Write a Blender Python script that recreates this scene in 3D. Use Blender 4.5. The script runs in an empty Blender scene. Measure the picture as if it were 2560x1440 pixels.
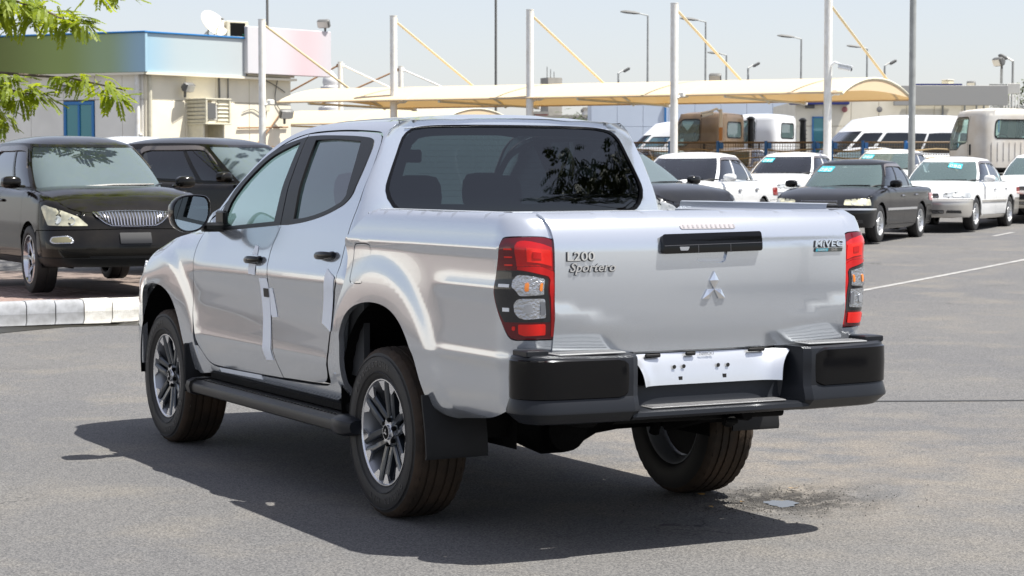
import bpy, math, random
from mathutils import Vector, Matrix
from mathutils.geometry import delaunay_2d_cdt
R = math.radians
rnd = random.Random(7)
SC = bpy.context.scene
COL = SC.collection

# ------------------------------------------------------------------ camera, sky, sun, exposure
cd = bpy.data.cameras.new('camera'); cam = bpy.data.objects.new('camera', cd); COL.objects.link(cam)
cam.location = (-4.6969, -8.3798, 1.531)
cam.rotation_euler = (R(90-3.0873), 0, R(-28.1027))
cd.sensor_width = 36; cd.lens = 72.27; cd.clip_start = .1; cd.clip_end = 3000
cd.dof.use_dof = True; cd.dof.focus_distance = 9.8; cd.dof.aperture_fstop = 11
SC.camera = cam
SUN_EL = 64.8; SUN_AZ = (.733, -.680)          # towards the sun: right of and behind the pickup
W = bpy.data.worlds.new('World'); SC.world = W; W.use_nodes = True
nt = W.node_tree; bg = nt.nodes['Background']
sk = nt.nodes.new('ShaderNodeTexSky'); sk.sky_type = 'NISHITA'; sk.sun_disc = False
sk.sun_elevation = R(SUN_EL); sk.sun_rotation = math.atan2(SUN_AZ[0], SUN_AZ[1])
sk.air_density = 1.0; sk.dust_density = 1.0; sk.ozone_density = 1.5; sk.altitude = 0
hz = nt.nodes.new('ShaderNodeMix'); hz.data_type = 'RGBA'; hz.inputs[0].default_value = .75      # pale hazy air over the whole sky
hz.inputs[7].default_value = (1.74, 1.68, 1.83, 1)
nt.links.new(sk.outputs[0], hz.inputs[6]); nt.links.new(hz.outputs[2], bg.inputs[0]); bg.inputs[1].default_value = .15
sd = bpy.data.lights.new('sun', 'SUN'); sd.energy = 4.3; sd.angle = R(.5); sd.color = (1, .965, .90)
sun = bpy.data.objects.new('sun', sd); COL.objects.link(sun)
dv = Vector((SUN_AZ[0]*math.cos(R(SUN_EL)), SUN_AZ[1]*math.cos(R(SUN_EL)), math.sin(R(SUN_EL))))
sun.rotation_euler = dv.to_track_quat('Z', 'Y').to_euler(); sun.location = (20, -10, 60)
SC.view_settings.view_transform = 'Standard'; SC.view_settings.look = 'None'
SC.view_settings.gamma = 1; SC.view_settings.use_curve_mapping = False
SC.view_settings.exposure = 1.14

# ------------------------------------------------------------------ helpers
def ground_z(x, y):
    """level round the pickup, then a gentle rise towards the car lot"""
    t = .471*(x+4.6969)+.8821*(y+8.3798)
    if t < 13: return 0.0
    T = GT[0]; k = 0
    if t > T[-1]: return GT[1][-1]
    return max(0.0, GZ(t))
GT = ([10,13,16,19,20.5,22,36,42,50,60,90,120], [0,0,.05,.084,.098,.115,.385,.50,.76,.95,1.15,1.2])
def frange(a, b, n): return [a+(b-a)*i/n for i in range(n+1)]
def smooth_line(pts, step, closed=True):
    """points (u, v) smooth or (u, v, 1) corner -> even polyline (Catmull-Rom between corners)"""
    n = len(pts); res = []
    rng = n if closed else n-1
    for i in range(rng):
        p1, p2 = pts[i], pts[(i+1) % n]
        p0 = pts[i-1] if (closed or i > 0) else p1
        p3 = pts[(i+2) % n] if (closed or i+2 < n) else p2
        if len(p1) > 2: p0 = p1
        if len(p2) > 2: p3 = p2
        L = math.hypot(p2[0]-p1[0], p2[1]-p1[1])
        k = max(1, int(math.ceil(L/step)))
        both = len(p1) > 2 and len(p2) > 2
        for j in range(k):
            t = j/k
            if both: res.append((p1[0]+(p2[0]-p1[0])*t, p1[1]+(p2[1]-p1[1])*t)); continue
            m1 = [(p2[a]-p0[a])*.5 for a in (0, 1)]; m2 = [(p3[a]-p1[a])*.5 for a in (0, 1)]
            l1 = math.hypot(*m1) or 1; l2 = math.hypot(*m2) or 1
            f1 = min(1, L/l1); f2 = min(1, L/l2)
            t2, t3 = t*t, t*t*t
            res.append(tuple((2*t3-3*t2+1)*p1[a]+(t3-2*t2+t)*m1[a]*f1+(3*t2-2*t3)*p2[a]+(t3-t2)*m2[a]*f2 for a in (0, 1)))
    if not closed: res.append((pts[-1][0], pts[-1][1]))
    return res
def rrect(x0, y0, x1, y1, r, n=4):
    o = []
    for cx, cy, a in ((x1-r, y1-r, 0), (x0+r, y1-r, 90), (x0+r, y0+r, 180), (x1-r, y0+r, 270)):
        for i in range(n+1):
            b = R(a+90*i/n); o.append((cx+r*math.cos(b), cy+r*math.sin(b), 1))
    return o
def rpoly(pts, r, n=4):
    """polygon with rounded corners; r a number or a list"""
    o = []; N = len(pts)
    for i, p in enumerate(pts):
        rr = r[i] if isinstance(r, (list, tuple)) else r
        a = Vector(pts[i-1][:2]); b = Vector(p[:2]); c = Vector(pts[(i+1) % N][:2])
        if rr <= 0: o.append((b.x, b.y, 1)); continue
        d1 = (a-b); d2 = (c-b); q = min(rr, d1.length*.49, d2.length*.49)
        s = b+d1.normalized()*q; e = b+d2.normalized()*q
        for k in range(n+1):
            t = k/n; v = s*(1-t)**2+b*2*t*(1-t)+e*t*t; o.append((v.x, v.y, 1))
    return o
def inside(p, poly):
    x, y = p; c = False; j = len(poly)-1
    for i in range(len(poly)):
        xi, yi = poly[i]; xj, yj = poly[j]
        if (yi > y) != (yj > y) and x < (xj-xi)*(y-yi)/(yj-yi)+xi: c = not c
        j = i
    return c
def near(p, poly, d):
    for q in poly:
        if abs(q[0]-p[0]) < d and abs(q[1]-p[1]) < d and (q[0]-p[0])**2+(q[1]-p[1])**2 < d*d: return True
    return False
class MB:
    """collects shapes and links them as one mesh object"""
    def __init__(s): s.v = []; s.f = []; s.m = []; s.n = {}; s.ang = 40
    def add(s, vs, fs, mi=0):
        o = len(s.v); s.v += [tuple(v) for v in vs]
        for f in fs: s.f.append([i+o for i in f]); s.m.append(mi)
        return o
    def box(s, c, d, rot=None, mi=0, bev=0.0):
        x, y, z = d[0]/2, d[1]/2, d[2]/2
        if bev <= 0:
            vs = [(-x,-y,-z),(x,-y,-z),(x,y,-z),(-x,y,-z),(-x,-y,z),(x,-y,z),(x,y,z),(-x,y,z)]
            fs = [(3,2,1,0),(4,5,6,7),(0,1,5,4),(1,2,6,5),(2,3,7,6),(3,0,4,7)]
        else:
            b = min(bev, x*.9, y*.9, z*.9); vs = []; fs = []
            lay = [(-z, b), (-z+b, 0), (z-b, 0), (z, b)]
            for zz, k in lay:
                X, Y = x-k, y-k; c2 = b
                vs += [(-X+c2,-Y,zz),(X-c2,-Y,zz),(X,-Y+c2,zz),(X,Y-c2,zz),(X-c2,Y,zz),(-X+c2,Y,zz),(-X,Y-c2,zz),(-X,-Y+c2,zz)]
            for k in range(3):
                for i in range(8): fs.append((k*8+i, k*8+(i+1) % 8, k*8+8+(i+1) % 8, k*8+8+i))
            fs += [tuple(range(7, -1, -1)), tuple(range(24, 32))]
        if rot is not None: vs = [rot @ Vector(v) for v in vs]
        s.add([(v[0]+c[0], v[1]+c[1], v[2]+c[2]) for v in vs], fs, mi)
    def tube(s, pts, r, n=8, caps=True, mi=0):
        P = [Vector(p) for p in pts]; vs = []; fs = []
        for i, p in enumerate(P):
            d = (P[min(i+1, len(P)-1)]-P[max(i-1, 0)]).normalized()
            a = d.cross(Vector((0, 0, 1)))
            if a.length < 1e-3: a = d.cross(Vector((1, 0, 0)))
            a.normalize(); b = d.cross(a)
            rr = r[i] if isinstance(r, (list, tuple)) else r
            for k in range(n):
                t = 2*math.pi*k/n; vs.append(p+a*(rr*math.cos(t))+b*(rr*math.sin(t)))
        for i in range(len(P)-1):
            for k in range(n):
                fs.append((i*n+k, i*n+n+k, i*n+n+(k+1) % n, i*n+(k+1) % n))
        if caps: fs += [tuple(range(n)), tuple(reversed(range((len(P)-1)*n, len(P)*n)))]
        s.add(vs, fs, mi)
    def lathe(s, prof, n=48, axis='X', c=(0, 0, 0), mi=0, closed=False, tf=None):
        """profile of (a along axis, r)"""
        vs = []; fs = []; m = len(prof)
        for k in range(n):
            t = 2*math.pi*k/n
            for j, (a, r) in enumerate(prof):
                if tf: a, r = tf(k, j, a, r)
                if axis == 'X': vs.append((c[0]+a, c[1]+r*math.cos(t), c[2]+r*math.sin(t)))
                elif axis == 'Z': vs.append((c[0]+r*math.cos(t), c[1]+r*math.sin(t), c[2]+a))
                else: vs.append((c[0]+r*math.sin(t), c[1]+a, c[2]+r*math.cos(t)))
        for k in range(n):
            k2 = (k+1) % n
            for j in range(m-1 if not closed else m):
                j2 = (j+1) % m
                fs.append((k*m+j, k*m+j2, k2*m+j2, k2*m+j))
        s.add(vs, fs, mi)
    def grid(s, f, us, vs_, mi=0, flip=False):
        nu, nv = len(us), len(vs_)
        v = [f(a, b) for a in us for b in vs_]; fs = []
        for i in range(nu-1):
            for j in range(nv-1):
                q = (i*nv+j, i*nv+j+1, i*nv+nv+j+1, i*nv+nv+j)
                fs.append(q[::-1] if flip else q)
        s.add(v, fs, mi)
    def loft(s, rings, closed=True, caps=False, mi=0):
        n = len(rings[0]); vs = [p for r in rings for p in r]; fs = []
        for i in range(len(rings)-1):
            for k in range(n if closed else n-1):
                fs.append((i*n+k, i*n+(k+1) % n, i*n+n+(k+1) % n, i*n+n+k))
        if caps: fs += [tuple(reversed(range(n))), tuple(range((len(rings)-1)*n, len(rings)*n))]
        s.add(vs, fs, mi)
    def prism(s, pts, d, M=None, mi=0):
        """flat outline (x, y) extruded by d along +z, then moved by M"""
        n = len(pts); vs = [Vector((p[0], p[1], 0)) for p in pts]+[Vector((p[0], p[1], d)) for p in pts]
        if M is not None: vs = [M @ v for v in vs]
        s.add(vs, [tuple(reversed(range(n))), tuple(range(n, 2*n))]+[(i, (i+1) % n, n+(i+1) % n, n+i) for i in range(n)], mi)
    def panel(s, out, mp, step=.04, holes=(), lip=.02, off=0.0, hint=(-1, 0, 0), mir=False, mi=0, gstep=None, lipmi=None):
        o2 = smooth_line(out, step); hs = [smooth_line(h, step) for h in holes]
        g = gstep or step
        us = [p[0] for p in o2]; vv = [p[1] for p in o2]
        P = list(o2); E = [(i, (i+1) % len(o2)) for i in range(len(o2))]; loops = [list(range(len(o2)))]
        for h in hs:
            b = len(P); P += h; E += [(b+i, b+(i+1) % len(h)) for i in range(len(h))]; loops.append(list(range(b, b+len(h))))
        bd = list(P); nb = len(P)
        u = math.floor(min(us)/g)*g
        while u < max(us):
            v = math.floor(min(vv)/g)*g
            while v < max(vv):
                p = (u, v)
                if inside(p, o2) and not any(inside(p, h) for h in hs) and not near(p, bd, .55*step): P.append(p)
                v += g
            u += g
        vo, eo, fo, ov, oe, of = delaunay_2d_cdt([Vector(p) for p in P], E, [], 0, 1e-7)
        vo = [(p.x, p.y) for p in vo]
        def M3(a, b):
            q = Vector(mp(a, b))
            return q
        pos = []; nor = []; e = 2e-3; H = Vector(hint)
        c0 = vo[len(vo)//2]; sg = None
        for a, b in vo:
            du = M3(a+e, b)-M3(a-e, b); dw = M3(a, b+e)-M3(a, b-e)
            n = du.cross(dw)
            n = n.normalized() if n.length > 1e-12 else H.copy()
            pos.append(M3(a, b)); nor.append(n)
        sg = sum(n.dot(H) for n in nor)
        if sg < 0: nor = [-n for n in nor]
        pos = [p+n*off for p, n in zip(pos, nor)]
        fs = []
        for f in fo:
            a, b, c = f[:3]
            cen = ((vo[a][0]+vo[b][0]+vo[c][0])/3, (vo[a][1]+vo[b][1]+vo[c][1])/3)
            if not inside(cen, o2) or any(inside(cen, h) for h in hs): continue
            N = (pos[b]-pos[a]).cross(pos[c]-pos[a])
            fs.append((a, b, c) if N.dot(nor[a]) >= 0 else (a, c, b))
        if mir:
            pos = [Vector((-p.x, p.y, p.z)) for p in pos]; nor = [Vector((-n.x, n.y, n.z)) for n in nor]
            fs = [f[::-1] for f in fs]
        o = s.add(pos, fs, mi)
        for i, n in enumerate(nor): s.n[o+i] = n
        if lip > 0:
            om = {}
            for new, olds in enumerate(ov):
                for q in olds: om[q] = new
            for L in loops:
                ids = [om.get(i, i) for i in L]
                a = [pos[i] for i in ids]; b = [pos[i]-nor[i]*lip for i in ids]; n = len(ids)
                s.add(a+b, [(i, (i+1) % n, n+(i+1) % n, n+i) for i in range(n)], mi if lipmi is None else lipmi)
        return o2
    def text(s, body, size, M, depth=.004, mi=0, shear=0.0, sx=1.0, bold=0.0, align='CENTER'):
        cu = bpy.data.curves.new('t', 'FONT'); cu.body = body; cu.size = size; cu.extrude = depth; cu.shear = shear
        cu.align_x = align; cu.align_y = 'CENTER'; cu.resolution_u = 3; cu.offset = bold
        ob = bpy.data.objects.new('t', cu); COL.objects.link(ob)
        dg = bpy.context.evaluated_depsgraph_get(); me = ob.evaluated_get(dg).to_mesh()
        vs = [M @ Vector((v.co.x*sx, v.co.y, v.co.z)) for v in me.vertices]
        s.add(vs, [tuple(p.vertices) for p in me.polygons], mi)
        ob.evaluated_get(dg).to_mesh_clear(); bpy.data.objects.remove(ob); bpy.data.curves.remove(cu)
    def mesh(s, name, mats):
        me = bpy.data.meshes.new(name); me.from_pydata(s.v, [], s.f)
        for m in (mats if isinstance(mats, (list, tuple)) else [mats]): me.materials.append(m)
        me.polygons.foreach_set('material_index', s.m)
        me.polygons.foreach_set('use_smooth', [True]*len(s.f))
        me.update()
        try: me.set_sharp_from_angle(angle=R(s.ang))
        except Exception: pass
        if s.n:
            ln = [(0, 0, 0)]*len(me.loops)
            for lo in me.loops:
                n = s.n.get(lo.vertex_index)
                if n is not None: ln[lo.index] = tuple(n)
            me.normals_split_custom_set(ln)
        return me
    def build(s, name, mats, parent=None, loc=None):
        return link(name, s.mesh(name, mats), parent, loc)
def link(name, me, parent=None, loc=None, mat=None):
    o = bpy.data.objects.new(name, me); COL.objects.link(o)
    if parent is not None: o.parent = parent
    if loc is not None: o.location = loc
    if mat is not None:
        o.material_slots[0].link = 'OBJECT'; o.material_slots[0].material = mat
    return o
def tag(o, label=None, cat=None, group=None, kind=None):
    if label: o['label'] = label
    if cat: o['category'] = cat
    if group: o['group'] = group
    if kind: o['kind'] = kind
    return o
def thing(name, label, cat, loc=(0, 0, 0), rz=0.0, group=None):
    o = bpy.data.objects.new(name, None); COL.objects.link(o); o.empty_display_size = .2
    o.location = loc; o.rotation_euler = (0, 0, rz)
    return tag(o, label, cat, group)
def copy_tree(o, parent=None):
    c = o.copy(); COL.objects.link(c); c.parent = parent
    for ch in list(o.children): copy_tree(ch, c)
    return c

# ------------------------------------------------------------------ materials
def mat(name, col, rough=.5, metal=0.0, coat=0.0, noise=0.0, nscale=8.0, bump=0.0, bscale=40.0, spec=.5, col2=None, det=4.0, coatr=.03, trans=0.0, alpha=1.0, rvar=0.0):
    m = bpy.data.materials.new(name); m.use_nodes = True
    t = m.node_tree; b = t.nodes['Principled BSDF']; L = t.links.new
    b.inputs['Base Color'].default_value = (*col, 1); b.inputs['Roughness'].default_value = rough
    b.inputs['Metallic'].default_value = metal; b.inputs['Specular IOR Level'].default_value = spec
    b.inputs['Coat Weight'].default_value = coat; b.inputs['Coat Roughness'].default_value = coatr
    b.inputs['Transmission Weight'].default_value = trans
    if noise or bump or rvar: tc = t.nodes.new('ShaderNodeTexCoord')
    if noise or rvar:
        n = t.nodes.new('ShaderNodeTexNoise'); n.inputs['Scale'].default_value = nscale; n.inputs['Detail'].default_value = det
        L(tc.outputs['Object'], n.inputs['Vector'])
    if noise:
        mx = t.nodes.new('ShaderNodeMix'); mx.data_type = 'RGBA'
        c2 = col2 or tuple(c*(1-noise) for c in col)
        mr = t.nodes.new('ShaderNodeMapRange'); mr.inputs[1].default_value = .32; mr.inputs[2].default_value = .68
        L(n.outputs[0], mr.inputs[0]); L(mr.outputs[0], mx.inputs[0])
        mx.inputs[6].default_value = (*col, 1); mx.inputs[7].default_value = (*c2, 1)
        L(mx.outputs[2], b.inputs['Base Color'])
    if rvar:
        mr = t.nodes.new('ShaderNodeMapRange'); mr.inputs[3].default_value = max(0, rough-rvar); mr.inputs[4].default_value = min(1, rough+rvar)
        L(n.outputs[0], mr.inputs[0]); L(mr.outputs[0], b.inputs['Roughness'])
    if bump:
        n2 = t.nodes.new('ShaderNodeTexNoise'); n2.inputs['Scale'].default_value = bscale; n2.inputs['Detail'].default_value = 3
        L(tc.outputs['Object'], n2.inputs['Vector'])
        bp = t.nodes.new('ShaderNodeBump'); bp.inputs['Strength'].default_value = bump; bp.inputs['Distance'].default_value = .01
        L(n2.outputs[0], bp.inputs['Height']); L(bp.outputs[0], b.inputs['Normal'])
    return m
def glass_mat(name, tint, refl=1.0, film=0.0, filmcol=(.5, .55, .55), back=False):
    """single-sheet window glass: tinted see-through plus mirror reflection by fresnel, optional dust film"""
    m = bpy.data.materials.new(name); m.use_nodes = True; t = m.node_tree; L = t.links.new
    t.nodes.remove(t.nodes['Principled BSDF']); out = t.nodes['Material Output']
    tr = t.nodes.new('ShaderNodeBsdfTransparent'); tr.inputs[0].default_value = (*tint, 1)
    gl = t.nodes.new('ShaderNodeBsdfGlossy'); gl.inputs['Roughness'].default_value = .012; gl.inputs[0].default_value = (.95, .97, 1, 1)
    fr = t.nodes.new('ShaderNodeFresnel'); fr.inputs[0].default_value = 1.55
    ml = t.nodes.new('ShaderNodeMath'); ml.operation = 'MULTIPLY'; ml.inputs[1].default_value = 1.7*refl; ml.use_clamp = True
    L(fr.outputs[0], ml.inputs[0])
    mx = t.nodes.new('ShaderNodeMixShader'); L(ml.outputs[0], mx.inputs[0]); L(tr.outputs[0], mx.inputs[1]); L(gl.outputs[0], mx.inputs[2])
    res = mx
    if film:
        df = t.nodes.new('ShaderNodeBsdfTranslucent' if back else 'ShaderNodeBsdfDiffuse'); df.inputs[0].default_value = (*filmcol, 1)
        m2 = t.nodes.new('ShaderNodeMixShader'); m2.inputs[0].default_value = film
        L(mx.outputs[0], m2.inputs[1]); L(df.outputs[0], m2.inputs[2]); res = m2
    L(res.outputs[0], out.inputs[0])
    return m
M = {}
M['silver'] = mat('silver_paint', (.58, .615, .66), .17, .74, coat=1.0, coatr=.02, noise=.015, nscale=300)
M['black_gloss'] = mat('black_gloss_plastic', (.003, .003, .0035), .08, spec=.28)
M['black_trim'] = mat('black_trim_plastic', (.006, .0065, .007), .36, spec=.25, bump=.05, bscale=400)
M['grey_plastic'] = mat('dark_grey_plastic', (.011, .0125, .016), .36, spec=.3, bump=.06, bscale=500)
M['step_plastic'] = mat('side_step_plastic', (.018, .0175, .017), .42, spec=.35, noise=.25, nscale=12)
M['rubber'] = mat('mudflap_rubber', (.012, .0125, .014), .6, spec=.3, noise=.3, nscale=6)
M['under'] = mat('underbody_black', (.005, .005, .005), .75, spec=.12, bump=.3, bscale=60)
M['tyre_side'] = mat('tyre_sidewall', (.012, .0115, .0115), .6, noise=.25, nscale=9)
M['tyre_tread'] = mat('tyre_tread_dusty', (.026, .020, .015), .8, spec=.3, noise=.6, nscale=7, col2=(.055, .036, .023), bump=.2, bscale=120)
M['rim_dark'] = mat('rim_gunmetal', (.035, .043, .053), .3, .5, coat=.4)
M['rim_cut'] = mat('rim_machined', (.74, .75, .77), .24, .9)
M['rim_inner'] = mat('rim_barrel', (.30, .31, .33), .4, .6)
M['chrome'] = mat('chrome', (.82, .83, .85), .07, 1.0)
M['badge'] = mat('badge_chrome', (.84, .85, .86), .16, 1.0)
M['tape'] = mat('white_film', (.78, .82, .88), .5)
M['interior'] = mat('interior_dark', (.045, .047, .05), .7, noise=.2, nscale=5)
M['seat'] = mat('seat_fabric', (.022, .023, .025), .75, noise=.2, nscale=9)
M['dash'] = mat('dashboard_plastic', (.03, .032, .034), .5)
M['glass_front'] = glass_mat('window_glass_clear', (.78, .94, .93), 1.0)
M['glass_dark'] = glass_mat('window_glass_privacy', (.10, .125, .135), .85)
M['glass_screen'] = glass_mat('windscreen_glass', (.82, .95, .94), .6, .22, (.55, .75, .75), back=True)
M['lamp_red'] = mat('tail_lamp_red', (.46, .003, .004), .08, coat=.3)
M['lamp_darkred'] = mat('tail_lamp_dark_red', (.11, .003, .008), .07, coat=.3)
M['lamp_bright'] = mat('tail_lamp_bright_red', (.70, .010, .005), .1, coat=.3)
M['lamp_smoke'] = mat('tail_lamp_smoke', (.018, .019, .021), .06, coat=.3)
M['lamp_chrome'] = mat('lamp_reflector', (.50, .51, .52), .22, .85, bump=.8, bscale=90)
M['lamp_amber'] = mat('lamp_amber', (.75, .22, .03), .15, coat=.6)
M['plate_silver'] = mat('silver_recess_panel', (.66, .68, .71), .34, .75, coat=.6)
M['white_plastic'] = mat('white_plastic', (.75, .77, .78), .35)
M['mirror'] = mat('mirror_glass', (.55, .62, .64), .02, 1.0)
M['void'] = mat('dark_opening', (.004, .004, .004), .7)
def pch(xs, ys):
    n = len(xs); h = [xs[i+1]-xs[i] for i in range(n-1)]; d = [(ys[i+1]-ys[i])/h[i] for i in range(n-1)]
    m = [d[0]]+[0.0]*(n-2)+[d[-1]]
    for i in range(1, n-1):
        if d[i-1]*d[i] > 0:
            w1 = 2*h[i]+h[i-1]; w2 = h[i]+2*h[i-1]
            m[i] = (w1+w2)/(w1/d[i-1]+w2/d[i])
    def f(x):
        if x <= xs[0]: return ys[0]+m[0]*(x-xs[0])
        if x >= xs[-1]: return ys[-1]+m[-1]*(x-xs[-1])
        i = 0
        while x > xs[i+1]: i += 1
        t = (x-xs[i])/h[i]; t2 = t*t; t3 = t2*t
        return (2*t3-3*t2+1)*ys[i]+(t3-2*t2+t)*h[i]*m[i]+(-2*t3+3*t2)*ys[i+1]+(t3-t2)*h[i]*m[i+1]
    return f
def sstep(a, b, x):
    t = min(1.0, max(0.0, (x-a)/(b-a))); return t*t*(3-2*t)
# ---- pickup body surfaces (metres, rear axle at y = 0, front is +y) ----
HW = pch([.36,.44,.52,.60,.655,.70,.80,.90,.97,1.02,1.06,1.11,1.20,1.30,1.40,1.47,1.56,1.67,1.75,1.79,1.812,1.826],
         [.80,.828,.853,.872,.883,.881,.880,.884,.890,.898,.899,.887,.866,.843,.815,.794,.755,.702,.655,.612,.56,.48])
HB = pch([.40,.50,.56,.66,.76,.80,.95,1.06,1.20,1.255,1.275,1.32,1.36,1.38,1.388],
         [.70,.80,.850,.874,.882,.889,.890,.892,.894,.899,.893,.886,.874,.858,.835])
HF = pch([.36,.46,.60,.80,.95,1.05,1.12,1.17,1.21,1.235],
         [.80,.835,.868,.880,.888,.893,.885,.866,.838,.80])
ARCH_R = pch([0,.15,.35,.55,.75,1.0],[0,0,.012,.03,.04,.04])
def flare(y, z, yc, zc):
    r = math.hypot((y-yc)*1.0, (z-zc)*.97)
    return .013*(1-sstep(.57, .68, r))+.011*(1-sstep(.45, .80, r))
def cab_x(y, z):
    tp = 1-.030*max(0, (y-1.2)/1.2)**2*sstep(1.1, 1.35, z)
    b = 0.0
    return HW(z)*tp+b
def bed_x(y, z):
    k = sstep(-.50, -.72, y) if y < -.5 else 0.0
    return HB(z)+flare(y, z, .02, .50)+k*(.006*math.exp(-((z-1.085)/.030)**2)+.004*math.exp(-((z-.80)/.022)**2))
def fen_x(y, z):
    t = sstep(2.3, 2.7, y)
    a = HF(z) if z < 1.235 else .80
    c = HW(z)
    drop = max(0.0, y-2.75)
    zz = z+.10*sstep(2.75, 3.3, y)*sstep(.75, 1.05, z)+.11*sstep(3.2, 3.62, y)*sstep(.7, .95, z)
    a = HF(min(zz, 1.232))
    return c*(1-t)+a*t+flare(y, z, 3.06, .47)-.05*sstep(3.25, 3.62, y)*abs(1)
CAB_YC = .40; CAB_RY = .075
def CAB_RX(z): return min(.135, max(.07, .135-.165*(z-1.4)))
def cab_rear_y(x, z):
    return .335+.22*(z-1.4)*(1 if z > 1.4 else .3)-.022*(1-(x/.7)**2)
def cab_map(s, z):
    """s = y on the side (s >= CAB_YC), then round the rear corner and along the back wall to s_mid"""
    Lc = .17
    if s >= CAB_YC:
        return (-cab_x(s, z), s, z)
    hw = cab_x(CAB_YC, z)
    rx = CAB_RX(z); xe = hw-rx
    if s > CAB_YC-Lc:
        ph = (CAB_YC-s)/Lc*math.pi/2
        x = xe+rx*math.cos(ph)
        yr = cab_rear_y(xe, z)
        return (-x, CAB_YC-(CAB_YC-yr)*math.sin(ph), z)
    x = xe-(CAB_YC-Lc-s)*xe/.69
    return (-x, cab_rear_y(x, z), z)
CAB_MID = CAB_YC-.17-.69
BYC = -1.10; BRX = .13; BRY = .135; BLC = .205
RP = pch([.50,.70,.80,.84,.92,1.00,1.12,1.24,1.27,1.31,1.345,1.37,1.385,1.392],
         [.02,.010,.004,.0,-.014,-.022,-.026,-.024,-.020,-.006,.014,.036,.062,.10])
def bed_map(s, z):
    if s >= BYC:
        return (-bed_x(s, z), s, z)
    hw = bed_x(BYC, z); xe = hw-BRX
    ye = BYC-BRY+RP(z)*.9
    if s > BYC-BLC:
        ph = (BYC-s)/BLC*math.pi/2
        return (-(xe+BRX*math.cos(ph)), BYC-(BYC-ye)*math.sin(ph), z)
    x = xe-(BYC-BLC-s)
    return (-x, ye-.012*((xe-x)/.05), z)
def gate_map(x, z):
    ax = abs(x)
    y = -1.258+RP(z)-.028*(1-(x/.72)**2)
    k = sstep(.34, .62, ax)
    zl = .985-.16*(.72-ax)
    d = z-zl
    if k > 0 and -.10 < d < .05:
        w = .02+.03*k; prof = max(0, 1-d/w) if d >= 0 else sstep(-2*w, 0, d)
        y -= .0065*k*prof
    return (x, y, z)
GZ = pch(*GT)
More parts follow.
